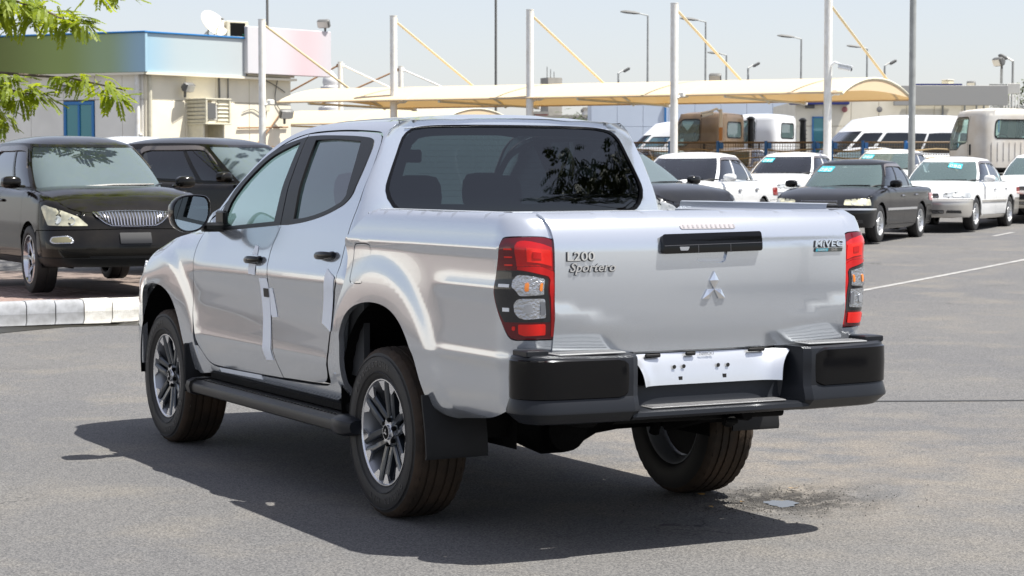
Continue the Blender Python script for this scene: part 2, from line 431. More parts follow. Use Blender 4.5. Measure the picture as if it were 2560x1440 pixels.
# ------------------------------------------------------------------ ground
def ground_mat():
    m = bpy.data.materials.new('asphalt'); m.use_nodes = True; t = m.node_tree; L = t.links.new; b = t.nodes['Principled BSDF']
    g_ = t.nodes.new('ShaderNodeNewGeometry')
    def noise(sc, det=4, rough=.55):
        n = t.nodes.new('ShaderNodeTexNoise'); n.inputs['Scale'].default_value = sc; n.inputs['Detail'].default_value = det; n.inputs['Roughness'].default_value = rough
        L(g_.outputs['Position'], n.inputs['Vector']); return n
    def rng(src, a, b_, c=0, d=1):
        r = t.nodes.new('ShaderNodeMapRange'); r.inputs[1].default_value = a; r.inputs[2].default_value = b_; r.inputs[3].default_value = c; r.inputs[4].default_value = d
        L(src, r.inputs[0]); return r.outputs[0]
    def mix(f, a, b_, mode='MIX'):
        x = t.nodes.new('ShaderNodeMix'); x.data_type = 'RGBA'; x.blend_type = mode
        if hasattr(f, 'is_output'): L(f, x.inputs[0])
        else: x.inputs[0].default_value = f
        for v, i in ((a, 6), (b_, 7)):
            if hasattr(v, 'is_output'): L(v, x.inputs[i])
            else: x.inputs[i].default_value = (*v, 1)
        return x.outputs[2]
    big = noise(.22, 5); mid = noise(1.3, 5); fine = noise(95, 3, .7); sp = noise(38, 2)
    base = mix(rng(big.outputs[0], .35, .65), (.102, .103, .107), (.124, .122, .119))
    base = mix(rng(mid.outputs[0], .50, .72), base, (.148, .140, .127))
    # dusty worn lane to the right of the pickup
    sep = t.nodes.new('ShaderNodeSeparateXYZ'); L(g_.outputs['Position'], sep.inputs[0])
    def axis_band(o, c, w):
        a = t.nodes.new('ShaderNodeMath'); a.operation = 'SUBTRACT'; a.inputs[1].default_value = c; L(o, a.inputs[0])
        d = t.nodes.new('ShaderNodeMath'); d.operation = 'ABSOLUTE'; L(a.outputs[0], d.inputs[0])
        return rng(d.outputs[0], w, w*.25)
    dl = t.nodes.new('ShaderNodeMath'); dl.operation = 'MULTIPLY'
    dv_ = t.nodes.new('ShaderNodeVectorMath'); dv_.operation = 'DISTANCE'; dv_.inputs[1].default_value = (1.7, .6, 0); L(g_.outputs['Position'], dv_.inputs[0])
    L(rng(dv_.outputs['Value'], 3.0, .3, 0, .55), dl.inputs[0]); L(rng(noise(2.2, 6).outputs[0], .38, .62), dl.inputs[1])
    base = mix(dl.outputs[0], base, (.215, .185, .145))
    d2 = t.nodes.new('ShaderNodeVectorMath'); d2.operation = 'DISTANCE'; d2.inputs[1].default_value = (1.0, -.42, 0); L(g_.outputs['Position'], d2.inputs[0])
    w2 = t.nodes.new('ShaderNodeMath'); w2.operation = 'MULTIPLY'; L(rng(d2.outputs['Value'], .60, .16), w2.inputs[0]); L(rng(noise(6, 6, .7).outputs[0], .40, .54), w2.inputs[1])
    base = mix(w2.outputs[0], base, (.026, .024, .022))
    fn2 = noise(42, 4, .75)
    dark = mix(1.0, base, (.50, .50, .51), 'MULTIPLY'); lite = mix(1.0, base, (1.45, 1.43, 1.40), 'MULTIPLY')
    col = mix(rng(fine.outputs[0], .40, .62), lite, dark)
    col = mix(rng(fn2.outputs[0], .60, .72), col, mix(1.0, base, (.38, .38, .39), 'MULTIPLY'))
    vo = t.nodes.new('ShaderNodeTexVoronoi'); vo.inputs['Scale'].default_value = 120; L(g_.outputs['Position'], vo.inputs['Vector'])
    sc_ = t.nodes.new('ShaderNodeSeparateColor'); L(vo.outputs['Color'], sc_.inputs[0])
    col = mix(rng(sc_.outputs[0], 0, 1, 0, .8), col, mix(rng(sc_.outputs[1], .35, .65), mix(1.0, base, (.52, .52, .54), 'MULTIPLY'), mix(1.0, base, (1.55, 1.52, 1.47), 'MULTIPLY')))
    # hairline cracks, only in places
    ve = t.nodes.new('ShaderNodeTexVoronoi'); ve.feature = 'DISTANCE_TO_EDGE'; ve.inputs['Scale'].default_value = .55
    wv = t.nodes.new('ShaderNodeVectorMath'); wv.operation = 'ADD'; n3 = noise(2.5, 4)
    L(g_.outputs['Position'], wv.inputs[0]); L(n3.outputs['Color'], wv.inputs[1]); L(wv.outputs[0], ve.inputs['Vector'])
    ck = t.nodes.new('ShaderNodeMath'); ck.operation = 'MULTIPLY'; L(rng(ve.outputs['Distance'], .010, .002), ck.inputs[0]); L(rng(noise(.35, 3).outputs[0], .60, .68), ck.inputs[1])
    col = mix(ck.outputs[0], col, (.035, .034, .033))
    # oil drips and old patches
    col = mix(rng(noise(.9, 6, .65).outputs[0], .60, .74, 0, .45), col, (.062, .061, .061))
    L(col, b.inputs['Base Color'])
    b.inputs['Roughness'].default_value = .82; b.inputs['Specular IOR Level'].default_value = .35
    bp = t.nodes.new('ShaderNodeBump'); bp.inputs['Strength'].default_value = .8; bp.inputs['Distance'].default_value = .012
    L(fine.outputs[0], bp.inputs['Height']); L(bp.outputs[0], b.inputs['Normal'])
    return m
def dense(lo, hi, segs):
    """coordinates from lo to hi; segs = list of (start, end, step) finer ranges"""
    c = set(); x = lo
    while x < hi: c.add(round(x, 3)); x += max(.6, .04*abs(x))
    c.add(hi)
    for a, b_, s_ in segs:
        c = {q for q in c if not (a-s_*.5 < q < b_+s_*.5)}; x = a
        while x <= b_+1e-6: c.add(round(x, 3)); x += s_
    return sorted(c)
POT = (1.0, -.43)
def pothole(x, y):
    dx, dy = x-POT[0], y-POT[1]
    r = math.hypot((dx*.88-dy*.47)/.30, (dy*.88+dx*.47)/.30)
    w = .25*math.sin(5*math.atan2(dy, dx)+1)+.15*math.sin(9*math.atan2(dy, dx))
    return -.022*(1-sstep(.25, 1.0+w*.3, r))
xs = dense(-260, 420, [(.4, 1.6, .04)]); ys = dense(-140, 480, [(-1.0, .2, .04)])
m = MB(); m.grid(lambda x, y: (x, y, ground_z(x, y)+(pothole(x, y) if abs(x-.98) < .7 and abs(y+.43) < .55 else 0)), xs, ys, flip=True)
gr_ = m.build('ground', ground_mat()); tag(gr_, kind='structure')
GRID_O = (-4.6969, -8.3798); E1 = (.8821, -.4710); E2 = (.4710, .8821)      # the street grid: across, along
PAVE_Z = .135
def street(a, b): return (GRID_O[0]+E1[0]*a+E2[0]*b, GRID_O[1]+E1[1]*a+E2[1]*b)
def heading(a, b):
    x, y = E1[0]*a+E2[0]*b, E1[1]*a+E2[1]*b
    return math.atan2(-x, y)
def sp(a, b, z): x, y = street(a, b); return Vector((x, y, z))
def gz(a, b): x, y = street(a, b); return ground_z(x, y)
M['kerb_grey'] = mat('kerb_grey', (.33, .34, .36), .7, noise=.5, nscale=9, col2=(.19, .195, .20))
M['kerb_white'] = mat('kerb_white_paint', (.70, .69, .65), .65, noise=.35, nscale=9, bump=.4, bscale=60, col2=(.45, .43, .38))
M['brick'] = mat('red_paver', (.27, .19, .165), .8, noise=.35, nscale=14, bump=.3, bscale=90)
M['brick2'] = mat('pink_paver', (.32, .24, .21), .8, noise=.35, nscale=14, bump=.3, bscale=90)
M['brick_bed'] = mat('paver_joint', (.22, .17, .145), .85, noise=.4, nscale=8, bump=.4, bscale=30)
M['water'] = mat('still_water', (.035, .033, .026), .03, spec=.6)
M['wall_cream'] = mat('cream_wall_panel', (.84, .78, .63), .6, noise=.16, nscale=1.1, bump=.08, bscale=20)
M['wall_white'] = mat('white_wall_panel', (.86, .83, .75), .6, noise=.13, nscale=1.1)
M['cladding'] = mat('pale_blue_cladding', (.55, .62, .72), .5, noise=.06, nscale=.6)
M['blue_paint'] = mat('blue_frame', (.012, .16, .42), .35, coat=.3)
M['white_steel'] = mat('white_steel', (.80, .80, .77), .4, noise=.12, nscale=6, col2=(.68, .66, .60))
M['grey_steel'] = mat('galvanised_steel', (.36, .37, .355), .5, .15, noise=.25, nscale=5)
M['rust_steel'] = mat('rusty_steel', (.36, .20, .10), .7, noise=.4, nscale=5)
M['tan_steel'] = mat('cream_cable', (.62, .54, .36), .6)
M['lamp_body'] = mat('lamp_housing', (.12, .12, .115), .5)
M['pale_grey'] = mat('pale_grey_plastic', (.55, .54, .50), .5, noise=.1, nscale=5)
M['cream_metal'] = mat('cream_metal', (.66, .62, .48), .5, noise=.15, nscale=8)
M['line_paint'] = mat('worn_line_paint', (.34, .335, .32), .7, noise=.6, nscale=6, col2=(.20, .195, .19))
M['blue_post'] = mat('blue_post_paint', (.02, .12, .34), .45)
M['brown_wire'] = mat('brown_wire', (.16, .11, .065), .7)
M['tan_rail'] = mat('tan_bamboo_rail', (.40, .29, .15), .7, noise=.4, nscale=4)
M['concrete'] = mat('concrete', (.36, .34, .30), .8, noise=.3, nscale=.8)
def fabric_mat():
    m = bpy.data.materials.new('shade_fabric'); m.use_nodes = True; t = m.node_tree; L = t.links.new; b = t.nodes['Principled BSDF']
    b.inputs['Base Color'].default_value = (.76, .62, .42, 1); b.inputs['Roughness'].default_value = .85
    tr = t.nodes.new('ShaderNodeBsdfTranslucent'); tr.inputs[0].default_value = (.46, .28, .09, 1)
    mx = t.nodes.new('ShaderNodeMixShader'); mx.inputs[0].default_value = .28
    L(b.outputs[0], mx.inputs[1]); L(tr.outputs[0], mx.inputs[2]); L(mx.outputs[0], t.nodes['Material Output'].inputs[0])
    return m
M['fabric'] = fabric_mat()
def ramp_mat(name, axis, o, w, stops, rough=.45):
    """flat colour print that runs along a street direction"""
    m = bpy.data.materials.new(name); m.use_nodes = True; t = m.node_tree; L = t.links.new; b = t.nodes['Principled BSDF']
    g_ = t.nodes.new('ShaderNodeNewGeometry'); d = t.nodes.new('ShaderNodeVectorMath'); d.operation = 'DOT_PRODUCT'; d.inputs[1].default_value = (*axis, 0)
    L(g_.outputs['Position'], d.inputs[0]); r = t.nodes.new('ShaderNodeMapRange'); r.inputs[1].default_value = o; r.inputs[2].default_value = o+w
    L(d.outputs['Value'], r.inputs[0]); c = t.nodes.new('ShaderNodeValToRGB'); c.color_ramp.interpolation = 'EASE'
    e = c.color_ramp.elements
    while len(e) < len(stops): e.new(.5)
    for q, (p_, col) in zip(e, stops): q.position = p_; q.color = (*col, 1)
    L(r.outputs[0], c.inputs[0]); L(c.outputs[0], b.inputs['Base Color']); b.inputs['Roughness'].default_value = rough
    return m
def wbox(m, p0, p1, th, z0, z1, mi=0, bev=0.0, out=0.0):
    """upright slab from street point p0 to p1"""
    d = Vector((p1[0]-p0[0], p1[1]-p0[1])); L_ = d.length; d.normalize(); n = Vector((d.y, -d.x))
    c = ((p0[0]+p1[0])/2+n.x*out, (p0[1]+p1[1])/2+n.y*out); x, y = street(*c)
    dx, dy = E1[0]*d.x+E2[0]*d.y, E1[1]*d.x+E2[1]*d.y
    m.box((x, y, (z0+z1)/2), (L_, th, z1-z0), rot=Matrix.Rotation(math.atan2(dy, dx), 3, 'Z'), mi=mi, bev=bev)
# ---- pavement island with kerb
KD = Vector((.81, .586)); KN = Vector((-.586, .81)); K0 = Vector((-5.24, 21.04))
def kp(s, n): v = K0+KD*s+KN*n; return v.x, v.y
KZ = .112
m = MB()
pts = [kp(-9, .10), kp(5.2, .10), kp(6.0, 1.2), kp(6.5, 9), kp(5, 24), kp(-16, 24), kp(-16, .1)]
m.prism([street(*p) for p in pts], KZ+.118, Matrix.Identity(4))
pave = m.build('pavement', M['brick_bed']); tag(pave, kind='structure')
bm_ = MB(); bm_.box((0, 0, 0), (.192, .092, .04), bev=.006); b_me = bm_.mesh('brick', M['brick']); cnt = 0
kang = math.atan2(E1[1]*KD.x+E2[1]*KD.y, E1[0]*KD.x+E2[0]*KD.y)
for r in range(30):
    for c in range(14):
        s = -1.0+.2*c+(.1 if r % 2 else 0); n = .20+.1*r
        p = kp(s, n)
        pxr = (p[0]/p[1])
        if pxr < -.262 or pxr > -.178 or cnt >= 290: continue
        x, y = street(*p); o = link('brick', b_me, pave, (x, y, KZ+.108+rnd.uniform(-.003, .003)))
        o.rotation_euler = (rnd.uniform(-.012, .012), rnd.uniform(-.012, .012), kang+rnd.uniform(-.015, .015)); cnt += 1
        if rnd.random() < .45: o.material_slots[0].link = 'OBJECT'; o.material_slots[0].material = M['brick2']
kerb = bpy.data.objects.new('kerb', None); COL.objects.link(kerb); tag(kerb, kind='structure')
km = MB(); sec = [(0,-.06),(0,.085),(.03,.127),(.05,.132),(.14,.135),(.14,-.06)]
km.loft([[(x, a, b) for a, b in sec] for x in (.154, -.154)], caps=True); kme = km.mesh('kerb_stone', M['kerb_grey'])
for k in range(-16, 17):
    s = .917+.32*(k+.5); x, y = street(*kp(s, 0)); o = link('kerb_stone', kme, kerb, (x, y, KZ+rnd.uniform(-.004, .004))); o.rotation_euler = (0, rnd.uniform(-.006, .006), kang+rnd.uniform(-.008, .008))
    if (k+50) % 8 in (2, 3, 4, 5): o.material_slots[0].link = 'OBJECT'; o.material_slots[0].material = M['kerb_white']
# rain water standing along the kerb
m = MB(); ed = [kp(-9+.5*i, 0.02) for i in range(31)]; near_ = [kp(-9+.5*i, -1.52-.12*math.sin(i*1.1)-.10*math.sin(i*2.7+1)) for i in range(31)]
m.loft([[sp(*p, KZ+.004) for p in ed], [sp(*p, KZ+.004) for p in near_]], closed=False); pw = m.build('puddle', M['water']); tag(pw, kind='structure')
m = MB(); m.loft([[sp(*kp(-9+.5*i, -1.46-.12*math.sin(i*1.1)-.10*math.sin(i*2.7+1)), KZ+.0015) for i in range(31)], [sp(*kp(-9+.5*i, -1.85-.2*math.sin(i*1.3)), gz(*kp(-9+.5*i, -1.85))+.004) for i in range(31)]], closed=False)
wet = m.build('wet_edge', mat('wet_asphalt', (.035, .032, .026), .35, noise=.4, nscale=5)); tag(wet, kind='structure')
# ---- markings on the road
m = MB()
def strip(m, a0, b0, a1, b1, w, n=14, dz=.005):
    d = Vector((a1-a0, b1-b0)).normalized(); q = Vector((-d.y, d.x))*w/2
    for i in range(n):
        f0, f1 = i/n, (i+1)/n
        P_ = []
        for f, s in ((f0, -1), (f1, -1), (f1, 1), (f0, 1)):
            a, b = a0+(a1-a0)*f+q.x*s, b0+(b1-b0)*f+q.y*s; P_.append(sp(a, b, gz(a, b)+dz))
        m.add(P_, [(0, 1, 2, 3)])
strip(m, 4.0, 24.4, 8.4, 32.2, .10, 24); strip(m, 9.0, 38.4, 9.75, 40.0, .10, 4); strip(m, 10.9, 42.2, 11.9, 44.4, .10, 4)
tag(m.build('road_marking', M['line_paint']), kind='structure')
m = MB(); strip(m, 2.3, 13.9, 4.6, 14.0, .05, 12, .004); tag(m.build('tar_seam', mat('tar', (.03,.03,.03), .6)), kind='structure')
# ---- potholed patch: water, loose stones, leaves
m = MB()
pz = []
for k in range(36):
    a = 2*math.pi*k/36; r_ = 1+.14*math.sin(3*a)+.10*math.sin(7*a+1)+.06*math.sin(13*a)
    pz.append((POT[0]+(.075*math.cos(a)*.88+.10*math.sin(a)*.47)*r_, POT[1]+(-.075*math.cos(a)*.47+.10*math.sin(a)*.88)*r_))
m.add([(x, y, -.0165) for x, y in pz], [tuple(range(36))]); tag(m.build('pothole_water', M['water']), kind='structure')
m = MB()
for k in range(2600):
    a = rnd.uniform(0, 6.28); r_ = abs(rnd.gauss(0, .22)); x, y = POT[0]-.10+r_*1.35*math.cos(a), POT[1]+r_*math.sin(a)*.95
    if ((x-POT[0])*.88-(y-POT[1])*.47)**2/.0055+((x-POT[0])*.47+(y-POT[1])*.88)**2/.0100 < 1: continue
    s = rnd.choice((.0025, .003, .004, .0055)); z = ground_z(x, y)+pothole(x, y)
    vs = [Vector((rnd.uniform(.6, 1.1)*s*dx, rnd.uniform(.6, 1.1)*s*dy, rnd.uniform(.4, .8)*s*dz)) for dx, dy, dz in ((1,0,0),(0,1,0),(-1,0,0),(0,-1,0),(0,0,1.2),(0,0,-1))]
    rt = Matrix.Rotation(rnd.uniform(0, 6), 3, 'Z')
    m.add([rt @ v+Vector((x, y, z+s*.4)) for v in vs], [(0,1,4),(1,2,4),(2,3,4),(3,0,4),(1,0,5),(2,1,5),(3,2,5),(0,3,5)])
m.ang = 5; tag(m.build('gravel', mat('loose_stones', (.12, .115, .105), .9, noise=.7, nscale=40, col2=(.045,.042,.04))), kind='stuff')
M['dry_leaf'] = mat('dry_leaf', (.42, .24, .055), .7)
for (x, y, a, lab) in ((.72, -.16, .3, 'dry yellow leaf nearest the rear wheel, beyond the pothole puddle'), (.78, -.42, 1.2, 'dry yellow leaf between the rear wheel and the pothole puddle'), (1.22, -.22, 2.0, 'dry leaf on the far right rim of the pothole puddle'), (.55, -.50, .8, 'dry leaf in the pickup shadow left of the puddle')):
    m = MB(); m.add([Vector((dx*.030, dy*.012, .004+abs(dx)*.006)) for dx, dy in ((-1,0),(-.4,1),(.4,.9),(1,0),(.4,-.9),(-.4,-1))], [(0,1,2,3,4,5)])
    lf = m.build('dry_leaf', M['dry_leaf'], None, (x, y, ground_z(x, y)+pothole(x, y)+.006)); lf.rotation_euler = (.2, .1, a)
    tag(lf, lab, 'leaf', 'dry leaves by the puddle')
# ---- left office building
B0, B1, B2 = Vector((-10.68, 60.0)), Vector((-6.9, 64.1)), Vector((-19.5, 63.9)); DR = (B1-B0).normalized(); DL = (B2-B0).normalized()
gb = .85
def onr(t, o=0): n = Vector((DR.y, -DR.x)); v = B0+DR*t+n*o; return (v.x, v.y)
def onl(t, o=0): n = Vector((-DL.y, DL.x)); v = B0+DL*t+n*o; return (v.x, v.y)
LR = (B1-B0).length; LL = (B2-B0).length
off = thing('office_building', 'single storey cream office with blue sign band, drainpipe and blue glazed door', 'building', (*street(B0.x, B0.y), gb))
def rel(mb, name, mt, parent=off):
    o = mb.build(name, mt); base = parent
    o.parent = parent; o.matrix_parent_inverse = Matrix.Translation(-Vector(off.location)); return o
m = MB(); core = [onr(0, -.12), onr(LR, -.12), (B1.x-6, B1.y+6), (B2.x+1, B2.y+7), onl(LL, -.12)]
m.prism([street(*p) for p in core], 4.75, Matrix.Translation((0, 0, gb))); rel(m, 'wall', M['wall_white'])
def panels(fn, edges, zs, skip=(), mt='wall_white'):
    for i in range(len(edges)-1):
        for j in range(len(zs)-1):
            if (i, j) in skip: continue
            m = MB(); wbox(m, fn(edges[i]+.006), fn(edges[i+1]-.006), .10, zs[j]+.006, zs[j+1]-.006, bev=.008); rel(m, 'wall_panel', M[mt])
panels(onr, [.0, 1.45, 2.6, 3.9, LR], [gb, 3.78, 5.55], mt='wall_cream')
panels(onl, [.03, .75, 1.72, 2.83, 4.0, 5.2, 6.4, 7.6, LL], [gb, 3.80, 5.55], skip=((2, 0),), mt='wall_white')
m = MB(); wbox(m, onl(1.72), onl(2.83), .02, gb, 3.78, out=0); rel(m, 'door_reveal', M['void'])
dr_ = bpy.data.objects.new('glazed_door', None); COL.objects.link(dr_); dr_.parent = off
def reld(mb, name, mt): o = mb.build(name, mt); o.parent = dr_; o.matrix_parent_inverse = Matrix.Translation(-Vector(off.location)); return o
for t0, t1, z0, z1 in ((1.74,1.82,gb,3.76),(2.73,2.81,gb,3.76),(2.24,2.31,gb,3.66),(1.82,2.73,3.66,3.76),(1.82,2.73,2.2,2.26)):
    m = MB(); wbox(m, onl(t0), onl(t1), .10, z0, z1, bev=.01, out=-.03); reld(m, 'frame', M['blue_paint'])
for t0, t1 in ((1.82,2.24),(2.31,2.73)):
    m = MB(); wbox(m, onl(t0), onl(t1), .012, gb, 3.66, out=-.03); reld(m, 'pane', mat('teal_glass', (.03,.20,.24), .05, .3, coat=1) if not bpy.data.materials.get('teal_glass') else bpy.data.materials['teal_glass'])
# fascia with the sign band, its two flanks
SG = ramp_mat('sign_print', (E1[0], E1[1]), -15.6+E1[0]*GRID_O[0]+E1[1]*GRID_O[1], 9.0, [(0, (.14, .17, .03)), (.27, (.25, .32, .09)), (.42, (.30, .40, .22)), (.55, (.30, .46, .56)), (.66, (.42, .49, .51)), (1, (.47, .47, .47))])
m = MB(); wbox(m, onl(-.28, .30), onl(LL, .30), .12, 4.57, 5.70, bev=.01); rel(m, 'sign_band', SG)
m = MB(); wbox(m, onr(-.15, .22), onr(3.6, .22), .12, 4.57, 5.70, bev=.01); rel(m, 'sign_band', SG)
for fn, L_, o in ((onl, LL, .30), (onr, LR, .22)):
    m = MB(); wbox(m, fn(-.30, o+.01), fn(L_, o+.01), .20, 5.70, 5.75, bev=.01); rel(m, 'coping', M['blue_paint'])
    m = MB(); wbox(m, fn(-.2, .14), fn(L_, .14), .40, 4.50, 4.565); rel(m, 'soffit', M['wall_cream'])
m = MB(); wbox(m, onr(3.7, .18), onr(LR, .18), .08, 4.60, 5.55); rel(m, 'fascia_board', M['wall_cream'])
m = MB(); m.tube([sp(*onl(.16, .14), gb), sp(*onl(.16, .14), 4.5)], .075, 10); rel(m, 'drainpipe', M['white_steel'])
for z in (1.6, 2.75, 4.0):
    m = MB(); wbox(m, onl(.06, .1), onl(.26, .1), .16, z, z+.04); rel(m, 'pipe_clip', M['white_steel'])
m = MB(); m.tube([sp(*onr(.12, .10), gb), sp(*onr(.12, .10), 4.5)], .06, 8); rel(m, 'drainpipe', M['cream_metal'])
# conduit and cables on the sunny flank
m = MB()
m.tube([sp(*onr(3.05, .08), 4.5), sp(*onr(3.05, .08), 3.8)], .018, 6); m.tube([sp(*onr(2.7, .08), 4.5), sp(*onr(2.72, .08), 3.75)], .03, 6)
rel(m, 'conduit', M['lamp_body'])
m = MB(); m.tube([sp(*onr(4.1, .10), 2.5+.0), sp(*onr(4.6, .10), 2.95), sp(*onr(5.2, .10), 3.6)], .02, 6); m.tube([sp(*onr(3.4, .10), 3.02), sp(*onr(4.4, .10), 3.05), sp(*onr(5.4, .10), 3.08)], .028, 6); rel(m, 'pipe', M['rust_steel'])
for pts in (((3.6, 3.5), (4.0, 3.6), (4.4, 3.45), (4.6, 3.75)), ((4.5, 4.5), (4.9, 4.35), (5.3, 4.15)), ((5.0, 4.5), (4.9, 3.9), (5.2, 3.5)), ((3.2, 2.35), (4.2, 2.42), (5.5, 2.2))):
    m = MB(); m.tube([sp(*onr(t, .09), z) for t, z in smooth_line(pts, .15, False)], .014, 5); rel(m, 'cable', M['lamp_body'])
m = MB(); wbox(m, onr(4.45, .12), onr(4.62, .12), .10, 3.55, 3.85, bev=.01); rel(m, 'junction_box', M['cream_metal'])
for k in range(5):
    m = MB(); wbox(m, onr(3.75, .3), onr(4.75, .3), .22, 2.28+.045*k, 2.295+.045*k, bev=.004); rel(m, 'pipe_rack', M['cream_metal'] if k % 2 else M['rust_steel'])
# pink-white lightbox sign standing past the corner
pk = MB(); wbox(pk, onr(3.52, .34), onr(6.92, .34), .20, 4.66, 6.08, bev=.015)
psm = ramp_mat('pink_sign_print', (E1[0]*DR.x+E2[0]*DR.y, E1[1]*DR.x+E2[1]*DR.y), 0, 1, [(0, (.56, .555, .57)), (.35, (.60, .57, .59)), (.68, (.60, .47, .49)), (1, (.55, .52, .54))])
px_, py_ = street(*onr(3.52)); o0 = (E1[0]*DR.x+E2[0]*DR.y)*px_+(E1[1]*DR.x+E2[1]*DR.y)*py_
nd = [n for n in psm.node_tree.nodes if n.type == 'MAP_RANGE'][0]; nd.inputs[1].default_value = o0; nd.inputs[2].default_value = o0+3.4
s_ = pk.build('sign_board', psm); tag(s_, 'pale pink blank sign board standing out past the office corner', 'sign')
def flood(label, p, hd, sc=1.0, post=None, bracket=True, cat='floodlight', group='floodlights', arm=0.0):
    x, y = street(p[0], p[1]); t = thing('floodlight', label, cat, (x, y, p[2]), heading(*hd), group)
    m = MB(); m.box((0, .10*sc, .02*sc), (.40*sc, .16*sc, .26*sc), rot=Matrix.Rotation(R(-25), 3, 'X'), bev=.03*sc); m.box((0, -.01*sc, .04*sc), (.26*sc, .12*sc, .16*sc), rot=Matrix.Rotation(R(-25), 3, 'X'), bev=.03*sc); m.build('housing', M['lamp_body'], t)
    m = MB(); m.box((0, .185*sc, -.02*sc), (.34*sc, .01, .20*sc), rot=Matrix.Rotation(R(-25), 3, 'X'), bev=.004); m.build('front_glass', M['pale_grey'], t)
    if bracket: m = MB(); m.box((0, -.02*sc, -.15*sc), (.06*sc, .06*sc, .22*sc), bev=.01*sc); m.build('bracket', M['lamp_body'], t)
    if post:
        m = MB(); m.tube([(0, -.02, -post), (0, -.02, -.2*sc)], .05, 8); m.build('post', M['grey_steel'], t)
    return t
flood('grey floodlight on the far top corner of the pink sign', (*onr(6.75, .34), 6.30), (-.3, -.95), 1.0)
flood('black floodlight fixed high on the office wall above the air conditioner cage', (*onr(1.30, .25), 4.15), (.9, -.5), 1.05)
flood('floodlight hanging on the office end wall behind the canopy mast', (*onr(5.1, .3), 3.45), (.5, -.85), 1.1)
flood('small spotlight above the blue glazed door', (*onl(2.65, .2), 4.15), (-.2, -1), .6)
# dish and condenser on the roof
t = thing('satellite_dish', 'white satellite dish on the office roof edge', 'satellite dish', (*street(-9.05, 62.0), 5.60), heading(.75, -.66))
m = MB(); m.lathe([(0, .002), (.012, .15), (.05, .32), (.11, .46), (.10, .47), (.035, .32), (-.01, .15), (-.02, .002)], 32, axis='Y'); o = m.build('reflector', mat('dish_white', (.70, .67, .60), .5, noise=.25, nscale=3, col2=(.45,.40,.30)), t); o.location = (0, .1, .48); o.rotation_euler = (R(35), 0, 0); o.scale = (.95, 1, 1.02)
m = MB(); m.tube([(0, -.05, .4), (0, -.2, .1), (0, -.2, -.1)], .03, 6); m.tube([(-.3, -.2, -.02), (0, -.15, .3), (.3, -.2, -.02)], .018, 6); m.tube([(0, .1, .1), (0, .55, .62)], .012, 5); m.box((0, .56, .64), (.07, .09, .07), bev=.01); m.build('mount', M['grey_steel'], t)
t = thing('condenser_unit', 'cream air conditioner condenser on the office roof beside the dish', 'air conditioner', (*street(-8.35, 62.4), 5.70), heading(.55, -.83))
m = MB(); m.box((0, 0, .27), (.72, .32, .50), bev=.015); m.build('casing', M['cream_metal'], t); m = MB(); m.box((0, .158, .27), (.50, .01, .40), bev=.003); m.build('fan_grille', M['under'], t); m = MB(); m.box((-.22, .165, .12), (.12, .008, .03)); m.build('label_plate', mat('green_label', (.05,.30,.16), .5), t)
# air conditioner in a louvred cage
C0 = onr(1.50, 0); acx = Vector(street(*onr(1.5, .0)))
t = thing('window_air_conditioner', 'window air conditioner in a cream louvred cage on the office wall', 'air conditioner', (acx.x, acx.y, 3.12), heading(DR.y, -DR.x))
# local: +y out of the wall, +x to the left seen from outside
for k in range(6):
    m = MB(); m.box((-.02, .46, .06+.115*k), (.05, .92, .085), rot=Matrix.Rotation(R(28), 3, 'Y'), bev=.005); m.build('slat', M['cream_metal'], t)
for k in range(6):
    m = MB(); m.box((-.68, .90, .06+.115*k), (.44, .05, .085), rot=Matrix.Rotation(R(-28), 3, 'X'), bev=.005); m.build('slat', M['cream_metal'], t)
for p_, d_ in (((-.02,.93,.34),(.06,.06,.74)),((-.90,.93,.34),(.06,.06,.74)),((-.46,.46,.71),(.98,1.02,.04)),((-.46,.46,-.02),(.98,1.02,.04)),((-.46,.93,.70),(.92,.06,.06))):
    m = MB(); m.box(p_, d_, bev=.006); m.build('cage_frame', M['cream_metal'], t)
m = MB(); m.box((-.30, .60, .30), (.50, .60, .46), bev=.02); m.build('cooler_body', M['pale_grey'], t)
m = MB(); m.box((-.22, .935, .36), (.30, .02, .46), bev=.004); m.build('side_vent', M['lamp_body'], t)
for x in (-.06, -.80):
    m = MB(); m.box((x, .40, -.65), (.05, .75, 1.25)); m.build('support_leg', M['cream_metal'], t)
